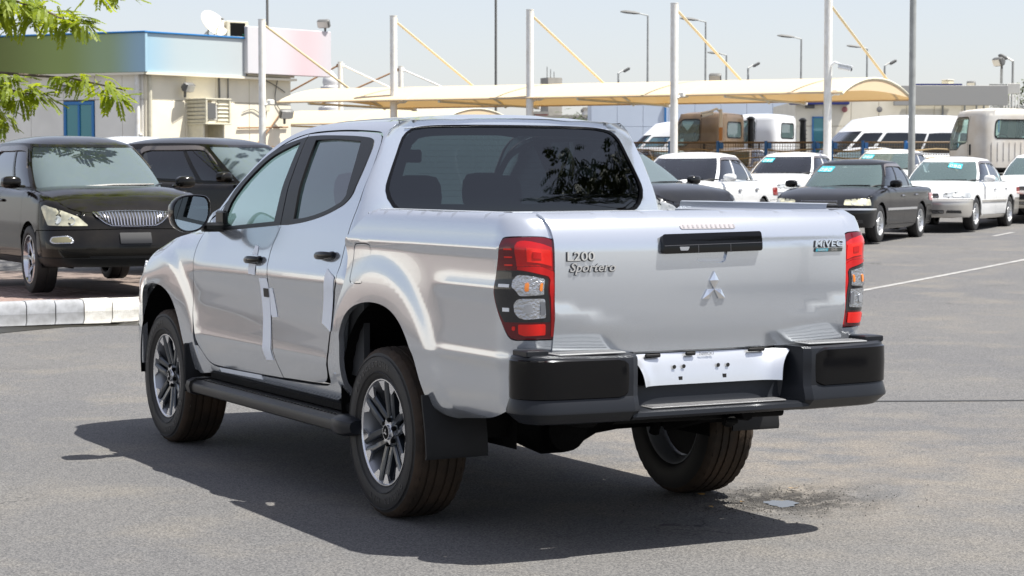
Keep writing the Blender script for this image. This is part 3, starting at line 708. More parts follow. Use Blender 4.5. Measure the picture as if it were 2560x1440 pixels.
# ---- shade canopies on masts
MA = [(-6.67, 55.1), (-3.09, 53.9), (.45, 51.9), (3.93, 50.0), (7.44, 48.6)]; TOPZ = 5.72; WV = Vector((2.58, 4.70))
mast0 = None
def mast(label, at, ztop_, tie_to, group, tiem, second=None):
    x, y = street(*at); g0 = gz(*at); t = thing('canopy_mast', label, 'mast', (x, y, g0), 0, group)
    m = MB(); m.tube([(0, 0, 0), (0, 0, ztop_-g0)], .095, 14); m.build('pole', M['white_steel'], t)
    m = MB(); m.lathe([(0, .10), (.015, .10), (.02, .0)], 14, axis='Z', c=(0, 0, ztop_-g0)); m.box((0, 0, .02), (.36, .36, .03)); m.build('cap_plate', M['white_steel'], t)
    for k, (to, mt) in enumerate([(tie_to, tiem)]+([second] if second else [])):
        q = sp(*to)-Vector((x, y, g0)); s0 = Vector((0, 0, ztop_-g0-.12))+Vector((q.x, q.y, 0)).normalized()*.09
        m = MB(); m.tube([s0, q], .032, 8); m.box(s0, (.10, .10, .12), bev=.01); m.build('tie_rod', mt, t)
    m = MB(); e = Vector((E1[0]*.42+E2[0]*.9, E1[1]*.42+E2[1]*.9, 0)); d = Vector((E1[0]*.91-E2[0]*.42, E1[1]*.91-E2[1]*.42, 0))
    m.box(e*.16+d*.16+Vector((0, 0, 3.53-g0)), (.22, .14, .14), rot=Matrix.Rotation(.6, 3, 'Z'), bev=.02); m.tube([d*.08+Vector((0, 0, 3.45-g0)), e*.2+d*.2+Vector((0, 0, 3.55-g0))], .035, 6); m.build('bracket', M['white_steel'], t)
    return t
names = ['white mast beside the office, partly behind the pink sign', 'white canopy mast above the pickup bonnet side of the cab roof', 'white canopy mast rising over the middle of the cab roof', 'white canopy mast in front of the brown truck cab', 'tall white canopy mast carrying the security camera']
for (a, b), nm in zip(MA, names):
    mast(nm, (a, b), TOPZ, (a+WV.x, b+WV.y, 3.62), 'masts of the front canopy', M['tan_steel'])
def canopy(label, f0, f1, z, rise, wv, bays, group):
    t = thing('shade_canopy', label, 'canopy', (*street(*f0), z), 0, group); base = Vector(t.location)
    m = MB(); F0, F1 = Vector(f0), Vector(f1); nb = bays
    def f(u, v):
        q = F0+(F1-F0)*u+wv*v
        sag = -.02*math.sin(math.pi*((u*nb) % 1.0))
        zz = z+rise*(1-(2*v-1)**2)**.9+sag*.3*(1-abs(2*v-1))
        return sp(q.x, q.y, zz)-base
    U = frange(0, 1, 8*nb); V = frange(0, 1, 22)
    m.grid(f, U, V); m.ang = 80; m.build('fabric', M['fabric'], t)
    for i in range(nb+1):
        m = MB(); m.tube([f(i/nb, v)+Vector((0, 0, -.03)) for v in frange(.0, 1, 20)], .035, 6); m.build('bow', M['cream_metal'], t)
    for v in (0, 1):
        m = MB(); m.tube([f(u, v) for u in U], .03, 6); m.build('edge_tube', M['fabric'], t)
    for u in (0, 1):
        m = MB(); vs = [f(u, v) for v in V]; lo = [Vector((p.x, p.y, z-base.z+.02+.10*math.sin(math.pi*k/22))) for k, p in enumerate(vs)]
        m.loft([vs, lo], closed=False); m.build('end_flap', M['fabric'], t)
    for i in range(nb):
        u = (i+.25)/nb; a = f(u, 1)+Vector((0, 0, -.04)); m = MB(); m.box(a, (.22, .12, .12), rot=Matrix.Rotation(.6, 3, 'Z'), bev=.02); m.build('cable_clamp', M['white_steel'], t)
        for k in (0,):
            m = MB(); m.tube([f(u, 0)+Vector((0, 0, -.05)), f(u, 1)+Vector((0, 0, -.05))], .035, 6); m.build('cross_arm', M['cream_metal'], t)
    return t
canopy('long cream shade canopy stretched behind the row of white masts', (-6.25, 54.9), (7.75, 48.45), 3.52, .46, WV, 4, 'shade canopies')
canopy('second cream shade canopy seen under the first one above the pickup cab', (-8.6, 71.5), (-2.4, 68.4), 3.35, .55, Vector((2.6, 4.7)), 2, 'shade canopies')
mast('weathered mast with a rusty tie on the left of the rear canopy', (-6.23, 75.0), 5.70, (-3.0, 74.5, 4.1), 'masts of the rear canopy', M['white_steel'], ((-8.4, 75.5, 4.5), M['rust_steel']))
mast('weathered mast just right of the tall white one on the rear canopy', (-4.20, 78.0), 5.70, (-1.2, 78.0, 4.3), 'masts of the rear canopy', M['white_steel'], ((-7.2, 78.0, 4.3), M['rust_steel']))
# security cameras
def cctv(label, p, hd, post=0):
    t = thing('security_camera', label, 'camera', (*street(p[0], p[1]), p[2]), heading(*hd), 'security cameras')
    m = MB(); m.tube([(0, .10, -.03), (0, .42, -.10)], .055, 10); m.box((0, .25, .01), (.14, .40, .02), rot=Matrix.Rotation(R(-12), 3, 'X')); m.build('camera_body', M['white_plastic'], t)
    m = MB(); m.tube([(0, -.10, .0), (0, .0, .08), (0, .14, .02)], .03, 6); m.box((0, -.12, 0), (.10, .05, .14), bev=.01); m.build('arm', M['white_plastic'], t)
    m = MB(); m.lathe([(.0, .04), (.005, .0)], 10, axis='Y', c=(0, .425, -.10)); m.build('lens', M['under'], t)
    if post:
        m = MB(); m.tube([(0, -.12, -post), (0, -.12, .05)], .045, 8); m.build('post', M['white_steel'], t)
        m = MB(); m.tube([(0, -.12, -.75), (0, -.12, -.4)], .05, 8); m.build('orange_sleeve', mat('orange_paint', (.5,.22,.06), .5), t)
cctv('white bullet camera on the tallest white mast', (7.58, 48.5, 4.15), (.85, -.5)); cctv('white camera on its own thin post in front of the brown truck cab', (5.30, 53.4, 3.22), (-.95, -.3), 2.3)
# ---- lamp columns
def lamp_post(label, at, z1, r, side, kind, group, mt='grey_steel'):
    x, y = street(*at); g0 = gz(*at); t = thing('street_lamp', label, 'lamp post', (x, y, g0), heading(0, 1), group); h = z1-g0
    m = MB(); m.tube([(0, 0, 0), (0, 0, h)], [r*1.3, r*.8], 8); m.build('column', M[mt], t)
    if kind == 'street':
        m = MB(); m.tube([(0, 0, h), (side*.5, 0, h+.12)], r*.6, 6); m.build('arm', M[mt], t)
        m = MB(); m.loft([[(side*(.4+1.0*f), yy*w, h+.10+.10*f+zz*w) for yy, zz in ((-.16,0),(0,.13),(.16,0),(.12,-.08),(-.12,-.08))] for f, w in ((0,.35),(.3,.75),(.75,.75),(1,.3))], caps=True); m.build('lamp_head', M['lamp_body'], t)
    elif kind == 'flood':
        m = MB(); m.tube([(0, 0, h), (side*.25, 0, h+.15)], r*.7, 6); m.build('arm', M['white_steel'], t)
        m = MB(); m.box((side*.38, 0, h+.16), (.34, .34, .13), rot=Matrix.Rotation(R(-30*side), 3, 'Y'), bev=.04); m.build('lamp_head', M['lamp_body'], t)
    return t
def pxl(px, D): return ((px-1280)/5139*D, D)
def zof(py, D): return 1.531+(443-py)/5139*D
LP = 'distant street lamps'; LF = 'floodlight columns beyond the canopy'
for px, py, D, side, kind, lab in ((1618, 42, 105, -1, 'street', 'tallest distant street lamp, left of the second mast from the right'), (1762, 58, 112, -1, 'street', 'street lamp whose column passes right of the mast over the brown cab'), (1814, 140, 150, -1, 'street', 'small street lamp crossed by the sloping tie rod'), (2000, 100, 120, -1, 'street', 'street lamp standing alone between the two right masts'), (2164, 124, 140, -1, 'street', 'street lamp just right of the security camera mast')):
    lamp_post(lab, pxl(px, D), zof(py, D), .045*D/100+.01, side, kind, LP)
for px, py, D, side, lab in ((1545, 185, 95, 1, 'low floodlight column left of the mast over the brown cab'), (1868, 172, 95, 1, 'low floodlight column where the tie rod meets the canopy'), (2208, 166, 95, 1, 'low floodlight column beside the tall grey pole'), (2527, 155, 78, -1, 'blue grey floodlight column near the right edge')):
    lamp_post(lab, pxl(px, D), zof(py, D), .055, side, 'flood', LF)
def pole(label, at, z1, r, mt): 
    x, y = street(*at); t = thing('utility_pole', label, 'pole', (x, y, gz(*at)), 0, None); m = MB(); m.tube([(0, 0, 0), (0, 0, z1-gz(*at))], [r*1.08, r*.95], 14); m.build('shaft', M[mt], t); return t
pole('thick grey steel pole running out of the top of the view at the right', pxl(2277, 46), 9.5, .072, 'grey_steel')
pole('thin dark pole above the middle of the pickup cab', pxl(1240, 82), 11.5, .05, 'lamp_body')
pole('thin dark pole behind the pink sign and the first mast', pxl(672, 78), 11, .05, 'lamp_body')
flood('flat floodlight lying on the canopy ridge right of the mast over the brown cab', (*pxl(1787, 58), zof(197, 58)), (-.2, -1), .85)
# ---- right hand buildings
t = thing('warehouse', 'pale blue clad warehouse wall under the canopy behind the vans', 'building', (*street(7.5, 86), 1.1))
base = Vector(t.location)
for k in range(8):
    a0 = 3.3+1.08*k
    for z0, z1 in ((1.0, 3.62), (3.63, 5.05)):
        m = MB(); wbox(m, (a0+.006, 86), (a0+1.074, 86), .12, z0, z1, bev=.01); o = m.build('wall_panel', M['cladding'], t); o.matrix_parent_inverse = Matrix.Translation(-base)
m = MB(); wbox(m, (3.3, 88.0), (11.9, 88.0), 3.7, 1.0, 5.0); o = m.build('wall', M['cladding'], t); o.matrix_parent_inverse = Matrix.Translation(-base)
m = MB(); wbox(m, (6.35, 85.9), (6.43, 85.9), .06, 1.0, 4.6); o = m.build('blue_pipe', M['blue_paint'], t); o.matrix_parent_inverse = Matrix.Translation(-base)
t = thing('showroom_building', 'cream single storey showroom with grey sign board and blue door', 'building', (*street(13, 70), .98)); base = Vector(t.location)
def relt(mb, name, mt, par=None):
    o = mb.build(name, mt); o.parent = par or t; o.matrix_parent_inverse = Matrix.Translation(-base); return o
for k in range(7):
    a0 = 9.62+.94*k
    for j, (z0, z1) in enumerate(((.9, 3.25), (3.26, 4.15))):
        m = MB(); wbox(m, (a0+.006, 70), (a0+.934, 70), .10, z0, z1, bev=.01); relt(m, 'wall_panel', M['wall_cream'])
m = MB(); wbox(m, (9.62, 73), (16.2, 73), 5.9, .9, 4.1); relt(m, 'wall', M['wall_cream'])
m = MB(); wbox(m, (9.4, 69.8), (11.4, 69.8), .3, 3.98, 4.22, bev=.01); relt(m, 'fascia', mat('navy_fascia', (.02,.03,.16), .4))
m = MB(); wbox(m, (12.9, 69.7), (16.75, 69.7), .16, 3.95, 4.62, bev=.01); relt(m, 'sign_board', mat('grey_sign_board', (.34,.335,.315), .5))
m = MB(); wbox(m, (13.6, 69.75), (15.2, 69.75), .2, 4.63, 4.68); relt(m, 'coping', bpy.data.materials['navy_fascia'])
d = bpy.data.objects.new('blue_door', None); COL.objects.link(d); d.parent = t
for a0, a1, z0, z1 in ((10.18,10.23,.95,3.58),(10.56,10.61,.95,3.58),(10.18,10.61,3.53,3.58)):
    m = MB(); wbox(m, (a0, 69.93), (a1, 69.93), .08, z0, z1); relt(m, 'frame', M['blue_paint'], d)
m = MB(); wbox(m, (10.23, 69.94), (10.56, 69.94), .04, .95, 3.53); relt(m, 'pane', bpy.data.materials['teal_glass'], d)
m = MB(); wbox(m, (9.95, 69.9), (10.25, 69.9), .14, 3.86, 3.98, bev=.01); relt(m, 'wall_lamp', M['lamp_body'])
for a0, mt in ((11.27, 'dark_red_bell'), (12.45, 'grey_bell')):
    m = MB(); m.lathe([(-.05, .10), (-.06, .0)], 14, axis='Y', c=(0, 0, 0)); o = m.build('alarm_bell', mat(mt, (.33,.12,.12) if 'red' in mt else (.22,.21,.2), .5), t); o.location = sp(a0, 69.9, 3.82)-base; o.rotation_euler = (0, 0, heading(0, 1))
for a0 in (14.6, 15.35, 15.75, 16.0):
    m = MB(); m.tube([sp(a0, 69.9, .95), sp(a0, 69.9, 3.95)], .035, 6); relt(m, 'downpipe', M['grey_steel'])
t2 = thing('roof_tank', 'cream water tank box on the showroom roof', 'water tank', (*street(15.1, 71.5), 4.1)); m = MB(); m.box((0, 0, .38), (.28, .35, .78), bev=.02); m.build('tank', M['cream_metal'], t2); m = MB(); m.box((0, 0, .79), (.31, .38, .04), bev=.01); m.build('lid', M['pale_grey'], t2)
flood('small floodlight with yellow lens on the showroom roof', (15.85, 71.2, 4.72), (-.3, -1), .75)
t2 = thing('roof_sign', 'red and white low dome sign on the showroom roof', 'sign', (*street(16.1, 73.5), 4.4)); m = MB(); m.loft([[(1.0*k*math.cos(a), .5*k*math.sin(a), z) for a in frange(0, 6.283, 20)[:-1]] for k, z in ((1, 0), (.95, .12), (.7, .26), (.3, .33))], caps=True); m.build('dome', mat('white_dome', (.66,.64,.63), .5), t2); m = MB(); m.loft([[(1.02*k*math.cos(a), .52*k*math.sin(a), z) for a in frange(0, 6.283, 20)[:-1]] for k, z in ((.80, .25), (.62, .34), (.2, .37))], caps=True); m.build('red_cap', mat('red_cap', (.42,.13,.10), .5), t2)
t2 = thing('scoreboard_panel', 'grey panels with white slats on the showroom roof end', 'sign', (*street(17.15, 71.0), 3.95), heading(0, -1))
for x, z, w, h, mt in ((.45,.62,.55,.34,'grey_steel'),(-.12,.62,.42,.36,'pale_grey')):
    m = MB(); m.box((x, 0, z), (w, .06, h), bev=.01); m.build('panel', M[mt], t2)
for k in range(6):
    m = MB(); m.box((.22-.10*k, .03, .18), (.055, .05, .46), bev=.01); m.build('slat', M['white_steel'], t2)
m = MB(); m.box((0, 0, .0), (1.2, .08, .06)); m.tube([(.3, 0, 0), (.3, 0, -2.9)], .05, 8); m.build('stand', M['grey_steel'], t2)
flood('big black floodlight on a blue post near the right edge', (*pxl(2498, 72), zof(158, 72)), (-.9, -.4), 1.15, post=3.6)
t2 = thing('hoarding', 'blue hoarding with white round emblem at the right edge', 'sign', (*street(19.5, 78), 1.1), heading(0, -1))
m = MB(); m.box((0, 0, 2.55), (2.2, .08, .85), bev=.01); m.build('board', mat('hoarding_blue', (.02,.22,.55), .4), t2)
m = MB(); m.lathe([(.045, .30), (.055, .29), (.055, .20), (.045, .19)], 24, axis='Y', c=(.35, 0, 2.5)); m.build('ring_emblem', M['white_plastic'], t2); m = MB(); m.tube([(.8, 0, 0), (.8, 0, 2.2)], .06, 8); m.tube([(-.8, 0, 0), (-.8, 0, 2.2)], .06, 8); m.build('leg', M['grey_steel'], t2)
# ---- mesh fence between the sedans and the vans
t = thing('mesh_fence', 'brown wire mesh fence with blue posts and tan rails behind the white sedans', 'fence', (*street(3.2, 53.2), .85)); base = Vector(t.location)
FZ0, FZ1 = .82, 2.42; FA, FB = (2.4, 53.2), (12.2, 52.4)
def fpt(f, z): return sp(FA[0]+(FB[0]-FA[0])*f, FA[1]+(FB[1]-FA[1])*f, z)-base
for f in (.17, .295, .42, .545, .59, .67, .78, .90, 1.0):
    m = MB(); m.tube([fpt(f, .8), fpt(f, FZ1+.04)], .042, 8); m.build('post', M['blue_post'], t)
    m = MB(); m.box(fpt(f, FZ1-.08)+Vector((.07, -.04, 0)), (.12, .08, .16), bev=.01); m.build('post_clip', M['blue_post'], t)
for z in (1.55, 1.80, 2.02, 2.22):
    for f0, f1 in ((.0, .42), (.42, 1.0)):
        m = MB(); m.tube([fpt(f, z+.03*math.sin(f*40+z*5)) for f in frange(f0, f1, 24)], .022 if f0 else .016, 5); m.build('rail', M['tan_rail'], t)
m = MB()
for k in range(150): m.tube([fpt(k/149, FZ0), fpt(k/149, FZ1)], .007, 3, caps=False)
for k in range(22): m.tube([fpt(0, FZ0+.075*k), fpt(1, FZ0+.075*k)], .006, 3, caps=False)
m.tube([fpt(0, FZ1), fpt(1, FZ1)], .02, 4)
w_ = m.build('wire_mesh', M['brown_wire'], t); tag(w_, kind='stuff')
t = thing('low_wall', 'low tan plastered wall behind the fence below the long van', 'wall', (*street(9, 55.4), .85)); m = MB(); wbox(m, (3.0, 57.5), (13.6, 55.4), .2, .8, 1.60); o = m.build('wall_body', mat('tan_plaster', (.40,.31,.22), .8, noise=.2, nscale=2), t); o.matrix_parent_inverse = Matrix.Translation(-Vector(t.location))
# ---- boundary wall on the far left of the yard, seen in the reflections only
t = thing('boundary_wall', 'white ribbed boundary wall along the left side of the yard', 'wall', (*street(-19, 10), 0)); base = Vector(t.location)
for k in range(26):
    m = MB(); wbox(m, (-19, -6+1.2*k), (-19, -4.82+1.2*k), .10, .02, 2.3, bev=.02); o = m.build('wall_panel', M['wall_white'], t); o.matrix_parent_inverse = Matrix.Translation(-base)
# ---- far skyline
def block(label, a, b, w, d, h, mt, rows, cols, wm, name='far_building'):
    t = thing(name, label, 'building', (*street(a, b), 1.2), heading(0, -1), 'far buildings')
    m = MB(); m.box((0, -d/2, h/2), (w, d, h)); m.build('wall', mt, t)
    m = MB(); m.box((0, -d/2, h+.1), (w+.2, d+.2, .2)); m.build('roof', M['concrete'], t)
    for i in range(cols):
        for j in range(rows):
            m = MB(); m.box((-w/2+w*(i+.5)/cols, .03, h*(j+.5)/rows), (w/cols*.5, .1, h/rows*.45)); m.build('window', wm, t)
wd = mat('far_window', (.10,.12,.14), .2); cA = mat('far_beige', (.46,.40,.36), .8); cB = mat('far_grey', (.40,.40,.42), .8); cC = mat('far_red', (.45,.14,.12), .8); cD = mat('far_white', (.62,.61,.60), .8)
block('beige far building left of the second mast, under the canopy', .2, 150, 5.6, 6, 4.6, cA, 2, 4, wd); block('narrow red fronted far building right of the mast', 2.15, 150, .9, 6, 4.9, cC, 2, 1, wd)
block('grey far building beside the small trees under the canopy', 4.4, 152, 2.6, 6, 4.7, cB, 2, 3, wd); block('white far building behind the small trees', 7.0, 156, 3.0, 6, 5.4, cD, 2, 3, wd)
t = thing('water_tower', 'square concrete tower block over the canopy in the distance', 'tower', (*pxl(1378, 260)[:0], *street(*pxl(1378, 260)), 1.2)); m = MB(); m.box((0, 0, 6.5), (2.0, 2.0, 12.6)); m.build('shaft', M['concrete'], t)
for k in range(3): m = MB(); m.tube([(-.6+.5*k, 0, 12.8), (-.6+.5*k, 0, 14.2-.3*k)], .05, 5); m.build('aerial', M['lamp_body'], t)
t = thing('minaret', 'pale stone minaret far off behind the weathered masts', 'minaret', (*street(*pxl(828, 230)), 1.2)); 
m = MB(); m.lathe([(0, 1.0), (7.2, 1.0), (7.3, 1.35), (8.1, 1.35), (8.2, .85), (9.8, .85), (9.9, 1.1), (10.4, 1.1), (10.5, .75)], 12, axis='Z'); m.build('shaft', cD, t); m = MB(); m.lathe([(10.5, .75), (10.9, .9), (11.4, .8), (11.9, .4), (12.2, .12), (13.6, .03)], 12, axis='Z'); m.build('dome', cD, t)
# ---- trees
M['leaf'] = mat('neem_leaf', (.20, .25, .012), .5, noise=.5, nscale=5, col2=(.085, .135, .010))
M['leaf2'] = mat('far_leaf', (.09, .12, .022), .6, noise=.5, nscale=2, col2=(.035, .055, .012))
M['bark'] = mat('bark', (.15, .115, .085), .85, noise=.5, nscale=6, bump=.6, bscale=25)
def leaf_shader(m):
    t = m.node_tree; b = t.nodes['Principled BSDF']; out = t.nodes['Material Output']
    tr = t.nodes.new('ShaderNodeBsdfTranslucent'); tr.inputs[0].default_value = (.48, .56, .02, 1); mx = t.nodes.new('ShaderNodeMixShader'); mx.inputs[0].default_value = .45
    t.links.new(b.outputs[0], mx.inputs[1]); t.links.new(tr.outputs[0], mx.inputs[2]); t.links.new(mx.outputs[0], out.inputs[0])
leaf_shader(M['leaf'])
def sprig(m, p, d, L_, n=7):
    """a drooping feather of narrow curved leaflets"""
    d = d.normalized(); side = d.cross(Vector((0, 0, 1)))
    if side.length < .1: side = Vector((1, 0, 0))
    side.normalize(); up = side.cross(d)
    for k in range(n):
        f = (k+.6)/n; c = p+d*(L_*f)+Vector((0, 0, -.20*L_*f*f))
        for s in (-1, 1):
            e = (side*s*.80+d*.55+Vector((0, 0, -.12-.25*rnd.random()))).normalized(); l = L_*.36*(1-.35*abs(f-.45)*2)*rnd.uniform(.8, 1.15); w = l*.16
            q = e.cross(up).normalized()*w*1.9; mid = c+e*l*.5+d*l*.04; tip = c+e*l+d*l*.20+Vector((0, 0, -.12*l))
            m.add([c, mid+q, tip, mid-q], [(0, 1, 2, 3)])
def neem(label, at, base_z, trunk_top, branches, clumps, L_, seed, gap=None, group=None, leafm='leaf', nl=7):
    rr_ = random.Random(seed)
    x, y = street(*at); t = thing('neem_tree', label, 'tree', (x, y, base_z), 0, group); base = Vector(t.location)
    m = MB(); m.tube([Vector((0, 0, 0)), Vector((.05, .03, (trunk_top-base_z)*.5)), Vector((0, 0, trunk_top-base_z))], [.20, .16, .13], 10)
    for bi, br in enumerate(branches):
        pts = [Vector((0, 0, trunk_top-base_z-.2))]+[sp(*p)-base for p in br]
        P_ = [Vector((a, b, 0)) for a, b in ()]
        m.tube(pts, [(.035 if bi < 3 else .10)*(1-k/len(pts))**2+.007 for k in range(len(pts))], 7)
    m.build('trunk', M['bark'], t)
    m = MB()
    for (c, rad, n) in clumps:
        c = sp(*c)-base
        for k in range(n):
            v = Vector((rr_.gauss(0, 1), rr_.gauss(0, 1), rr_.gauss(0, 1))).normalized()*rr_.uniform(.25, 1)**.6
            p = c+Vector((v.x*rad[0], v.y*rad[0], v.z*rad[1]))
            if gap and gap(p+base): continue
            dd = Vector((v.x+rr_.uniform(-.5, .5), v.y+rr_.uniform(-.5, .5), rr_.uniform(-.75, .25)))
            sprig(m, p, dd, L_*rr_.uniform(.75, 1.2), nl)
    m.build('crown', M[leafm], t); return t
def wp(px, py, D): return ((px-1280)/5139*D, D, zof(py, D))
cl = [(wp(15, 75, 23.6), (.30, .10), 34), (wp(70, 5, 23.8), (.30, .12), 36), (wp(215, 62, 23.4), (.08, .08), 10), (wp(15, 195, 23.4), (.25, .06), 24), (wp(30, 20, 23.5), (.28, .16), 46), (wp(130, 35, 23.6), (.26, .12), 40), (wp(185, 58, 23.5), (.17, .085), 26), (wp(75, 65, 23.8), (.25, .08), 32), (wp(-60, 40, 23.8), (.4, .3), 50),
      (wp(40, 225, 23.2), (.24, .15), 40), (wp(105, 235, 23.4), (.13, .10), 16), (wp(15, 290, 23.2), (.13, .12), 20), (wp(215, 195, 23.6), (.20, .05), 16), (wp(275, 220, 23.5), (.15, .13), 22), (wp(300, 245, 23.5), (.06, .07), 7), (wp(150, 192, 23.5), (.13, .03), 8), (wp(-60, 260, 23.5), (.35, .3), 40), (wp(258, -12, 22), (.16, .07), 12), (wp(315, -12, 22), (.10, .06), 8)]
for k in range(46):
    a = rnd.uniform(0, 6.28); q = math.sqrt(rnd.random()); cl.append(((-4.3+3.9*q*math.cos(a), 27.0+3.7*q*math.sin(a), 5.2+rnd.uniform(-.5, 1.3)*(1-q*q*.5)), (.75, .42), 34))
def band(p):
    a = (p.x-GRID_O[0])*E1[0]+(p.y-GRID_O[1])*E1[1]; b = (p.x-GRID_O[0])*E2[0]+(p.y-GRID_O[1])*E2[1]
    py = 443-(p.z-1.531)*5139/b; px = 1280+a/b*5139
    return (px > -20 and 55+.06*px < py < 180) or (px > 345 and py > -30) or (py > 330)
neem('leafy neem tree hanging over the black SUVs from the left', (-8.6, 24.5), .25, 3.9,
     [[(-7.4, 24.0, 4.3), (-6.1, 23.7, 3.66), (-5.36, 23.6, 3.45), (-4.95, 23.5, 3.24)], [(-7.4, 24.0, 3.1), (-6.1, 23.6, 2.74), (-5.05, 23.6, 2.66), (-4.4, 23.5, 2.52)], [(-7.0, 23.8, 3.0), (-5.8, 23.3, 2.54), (-5.4, 23.3, 2.46)], [(-6.5, 25.0, 5.0), (-4.0, 25.5, 5.6), (-1.5, 26, 5.4)], [(-6.8, 27, 5.2), (-5, 29, 5.5)], [(-8.4, 27, 5.2), (-8, 29, 5.6)]], cl, .205, 3, gap=band)
for k in range(22):
    a = rnd.uniform(0, 6.28); q = math.sqrt(rnd.random()); cl.append(((-10.4+1.1*q*math.cos(a), 20.3+1.3*q*math.sin(a), 3.5+rnd.uniform(-1.0, 1.0)*(1-q*q*.4)), (.5, .35), 70))
cl = [(c_, r_, int(n_*7) if r_[0] < .45 else n_) for c_, r_, n_ in cl]
cb = []
for k in range(40):
    a = rnd.uniform(0, 6.28); q = math.sqrt(rnd.random()); cb.append(((13.4+1.7*q*math.cos(a), 4.3+1.7*q*math.sin(a), 5.9+rnd.uniform(-.9, 1.2)*(1-q*q*.6)), (.6, .3), 22))
neem('spreading roadside tree standing behind the viewer to the right', (13.4, 4.3), 0, 3.6, [[(13.7, 4.8, 4.8), (14.5, 5, 6)], [(13, 3.5, 4.8), (12.2, 3.4, 6)]], cb, .38, 5, nl=5, leafm='leaf2')
def bush(label, a, b, z, rad, n, L_, seed):
    neem(label, (a, b), 1.0, z-rad*.4, [[(a+.2, b, z)], [(a-.2, b, z+.1)]], [((a+rad*.7*math.cos(k), b+rad*.5*math.sin(k), z+rad*.5*math.sin(k*2.1)), (rad*.7, rad*.6), n) for k in range(6)], L_, seed, group='small far trees', leafm='leaf2', nl=4)
bush('small green tree under the canopy left of the warehouse', 4.05, 118, 4.6, 1.0, 16, .5, 11); bush('small yellowish tree beside the first, left of the warehouse', 2.9, 122, 4.3, .9, 14, .5, 12); bush('round green tree behind the blue hoarding at the right edge', 21.2, 84, 4.3, 1.3, 40, .42, 13)
# ------------------------------------------------------------------ the silver pickup
truck = thing('pickup_truck', 'silver double cab pickup truck standing in the road, tailgate towards the viewer', 'pickup truck', (0, 0, 0))
def side_map(y, z):
    if y < 2.3: return (-(cab_x(y, z)+flare(y, z, 3.06, .47)), y, z)
    return (-fen_x(y, z), y, z)
LEFT = (-1, 0, 0)
ROOFSIL = [(.40,1.792),(.75,1.800),(1.15,1.800),(1.38,1.792),(1.53,1.768),(1.66,1.735),(1.80,1.682),(1.94,1.600),(2.10,1.492),(2.26,1.385),(2.40,1.296),(2.46,1.245)]
TOPSEAM = [(.420,1.690),(.440,1.722),(.500,1.742),(.824,1.757),(1.108,1.760),(1.371,1.752),(1.573,1.724),(1.748,1.671),(1.897,1.590),(2.049,1.492),(2.25,1.365),(2.355,1.285)]
REARSEAM = [(.395,1.577),(.405,1.42),(.440,1.30),(.455,1.20),(.462,1.12),(.490,1.04),(.552,.918),(.605,.783),(.634,.64),(.645,.60)]
g = .004
# cab shell: roof rails, rear pillars, back wall (one skin, opening for the back glass)
smid = CAB_MID
def cab2(s, z):
    """s from 0 (left side, y = 2.5) running to the back centre and on round the right side"""
    if s <= 2.5-smid+1e-9:
        y = 2.5-s
        if y > CAB_YC: return side_map(y, z)
        return cab_map(y, z)
    p = cab2(2*(2.5-smid)-s, z); return (-p[0], p[1], p[2])
ST = 2*(2.5-smid)
def lr(pts):
    a = [(2.5-y, z) for y, z in pts]; return a
left_in = lr([(2.40,1.262)])+lr([(y, z+g) for y, z in TOPSEAM[::-1]])
left_dn = lr([(y-g, z) for y, z in REARSEAM])
half = [(2.5-2.46,1.245,1)]+[(2.5-2.385,1.262,1)]+[(2.5-y, z+g) for y, z in TOPSEAM[::-1]]+[(2.5-y+g, z) for y, z in REARSEAM[:6]]+[(2.5-.465,1.03,1),(ST/2,1.03,1)]
sil = [(2.5-y, z) for y, z in ROOFSIL]
top = [(2.5-.40-.001,1.792)]
rear_top = [(2.5-.30, 1.796), (2.5-.20, 1.802), (2.5-.08, 1.808), (ST/2, 1.812)]
out = half+[(ST-p[0], *p[1:]) for p in half[-2::-1]]+[(ST-p[0], p[1]) for p in sil[::-1]][1:]+[(ST-p[0], p[1]) for p in rear_top[:-1]]+rear_top[::-1]+sil[:-1]
def gx(x, z): return (2.5-smid-x*.69/(cab_x(.40, z)-CAB_RX(z)), z)
sg_ = [gx(.693,1.47),gx(.672,1.40),gx(.62,1.366),gx(.45,1.358),(ST/2,1.356)]
st_ = [(ST/2,1.778),gx(.30,1.776),gx(.46,1.770),gx(.545,1.754),gx(.592,1.715),gx(.628,1.64),gx(.668,1.55)]
hole = sg_+[(ST-p[0],p[1]) for p in sg_[-2::-1]]+[(ST-p[0],p[1]) for p in st_[:0:-1]]+st_
m = MB(); m.panel(out, cab2, .045, holes=[hole], lip=.012, hint=(0, -1, .0), lipmi=1)
cab = m.build('cab_shell', [M['silver'], M['black_trim']], truck)
m = MB(); m.panel(hole, cab2, .05, lip=0, off=-.006, hint=(0, -1, 0))
rg = m.build('rear_window', M['glass_dark'], truck)
ins = [(ST/2+(p[0]-ST/2)*.985, 1.565+(p[1]-1.565)*.965) for p in hole]
m = MB(); m.panel([(ST/2+(p[0]-ST/2)*1.008, 1.565+(p[1]-1.565)*1.02) for p in hole], cab2, .04, holes=[ins], lip=.004, off=.0015, hint=(0, -1, 0)); m.build('window_seal', M['black_gloss'], rg)
ins2 = [(ST/2+(p[0]-ST/2)*.90, 1.575+(p[1]-1.575)*.78) for p in hole]
m = MB(); m.panel([(ST/2+(p[0]-ST/2)*.984, 1.565+(p[1]-1.565)*.963) for p in hole], cab2, .05, holes=[ins2], lip=0, off=-.010, hint=(0, -1, 0)); m.build('glass_border', mat('glass_frit', (.012,.013,.014), .35), rg)
m = MB()
for k in range(11):
    z = 1.44+.027*k; hwid = .56-.05*max(0, z-1.55)/.2
    m.tube([Vector(cab2(ST/2+s, z))+Vector((0, .011, 0)) for s in frange(-hwid, hwid, 10)], .0005, 3)
m.build('heater_wire', M['under'], rg)
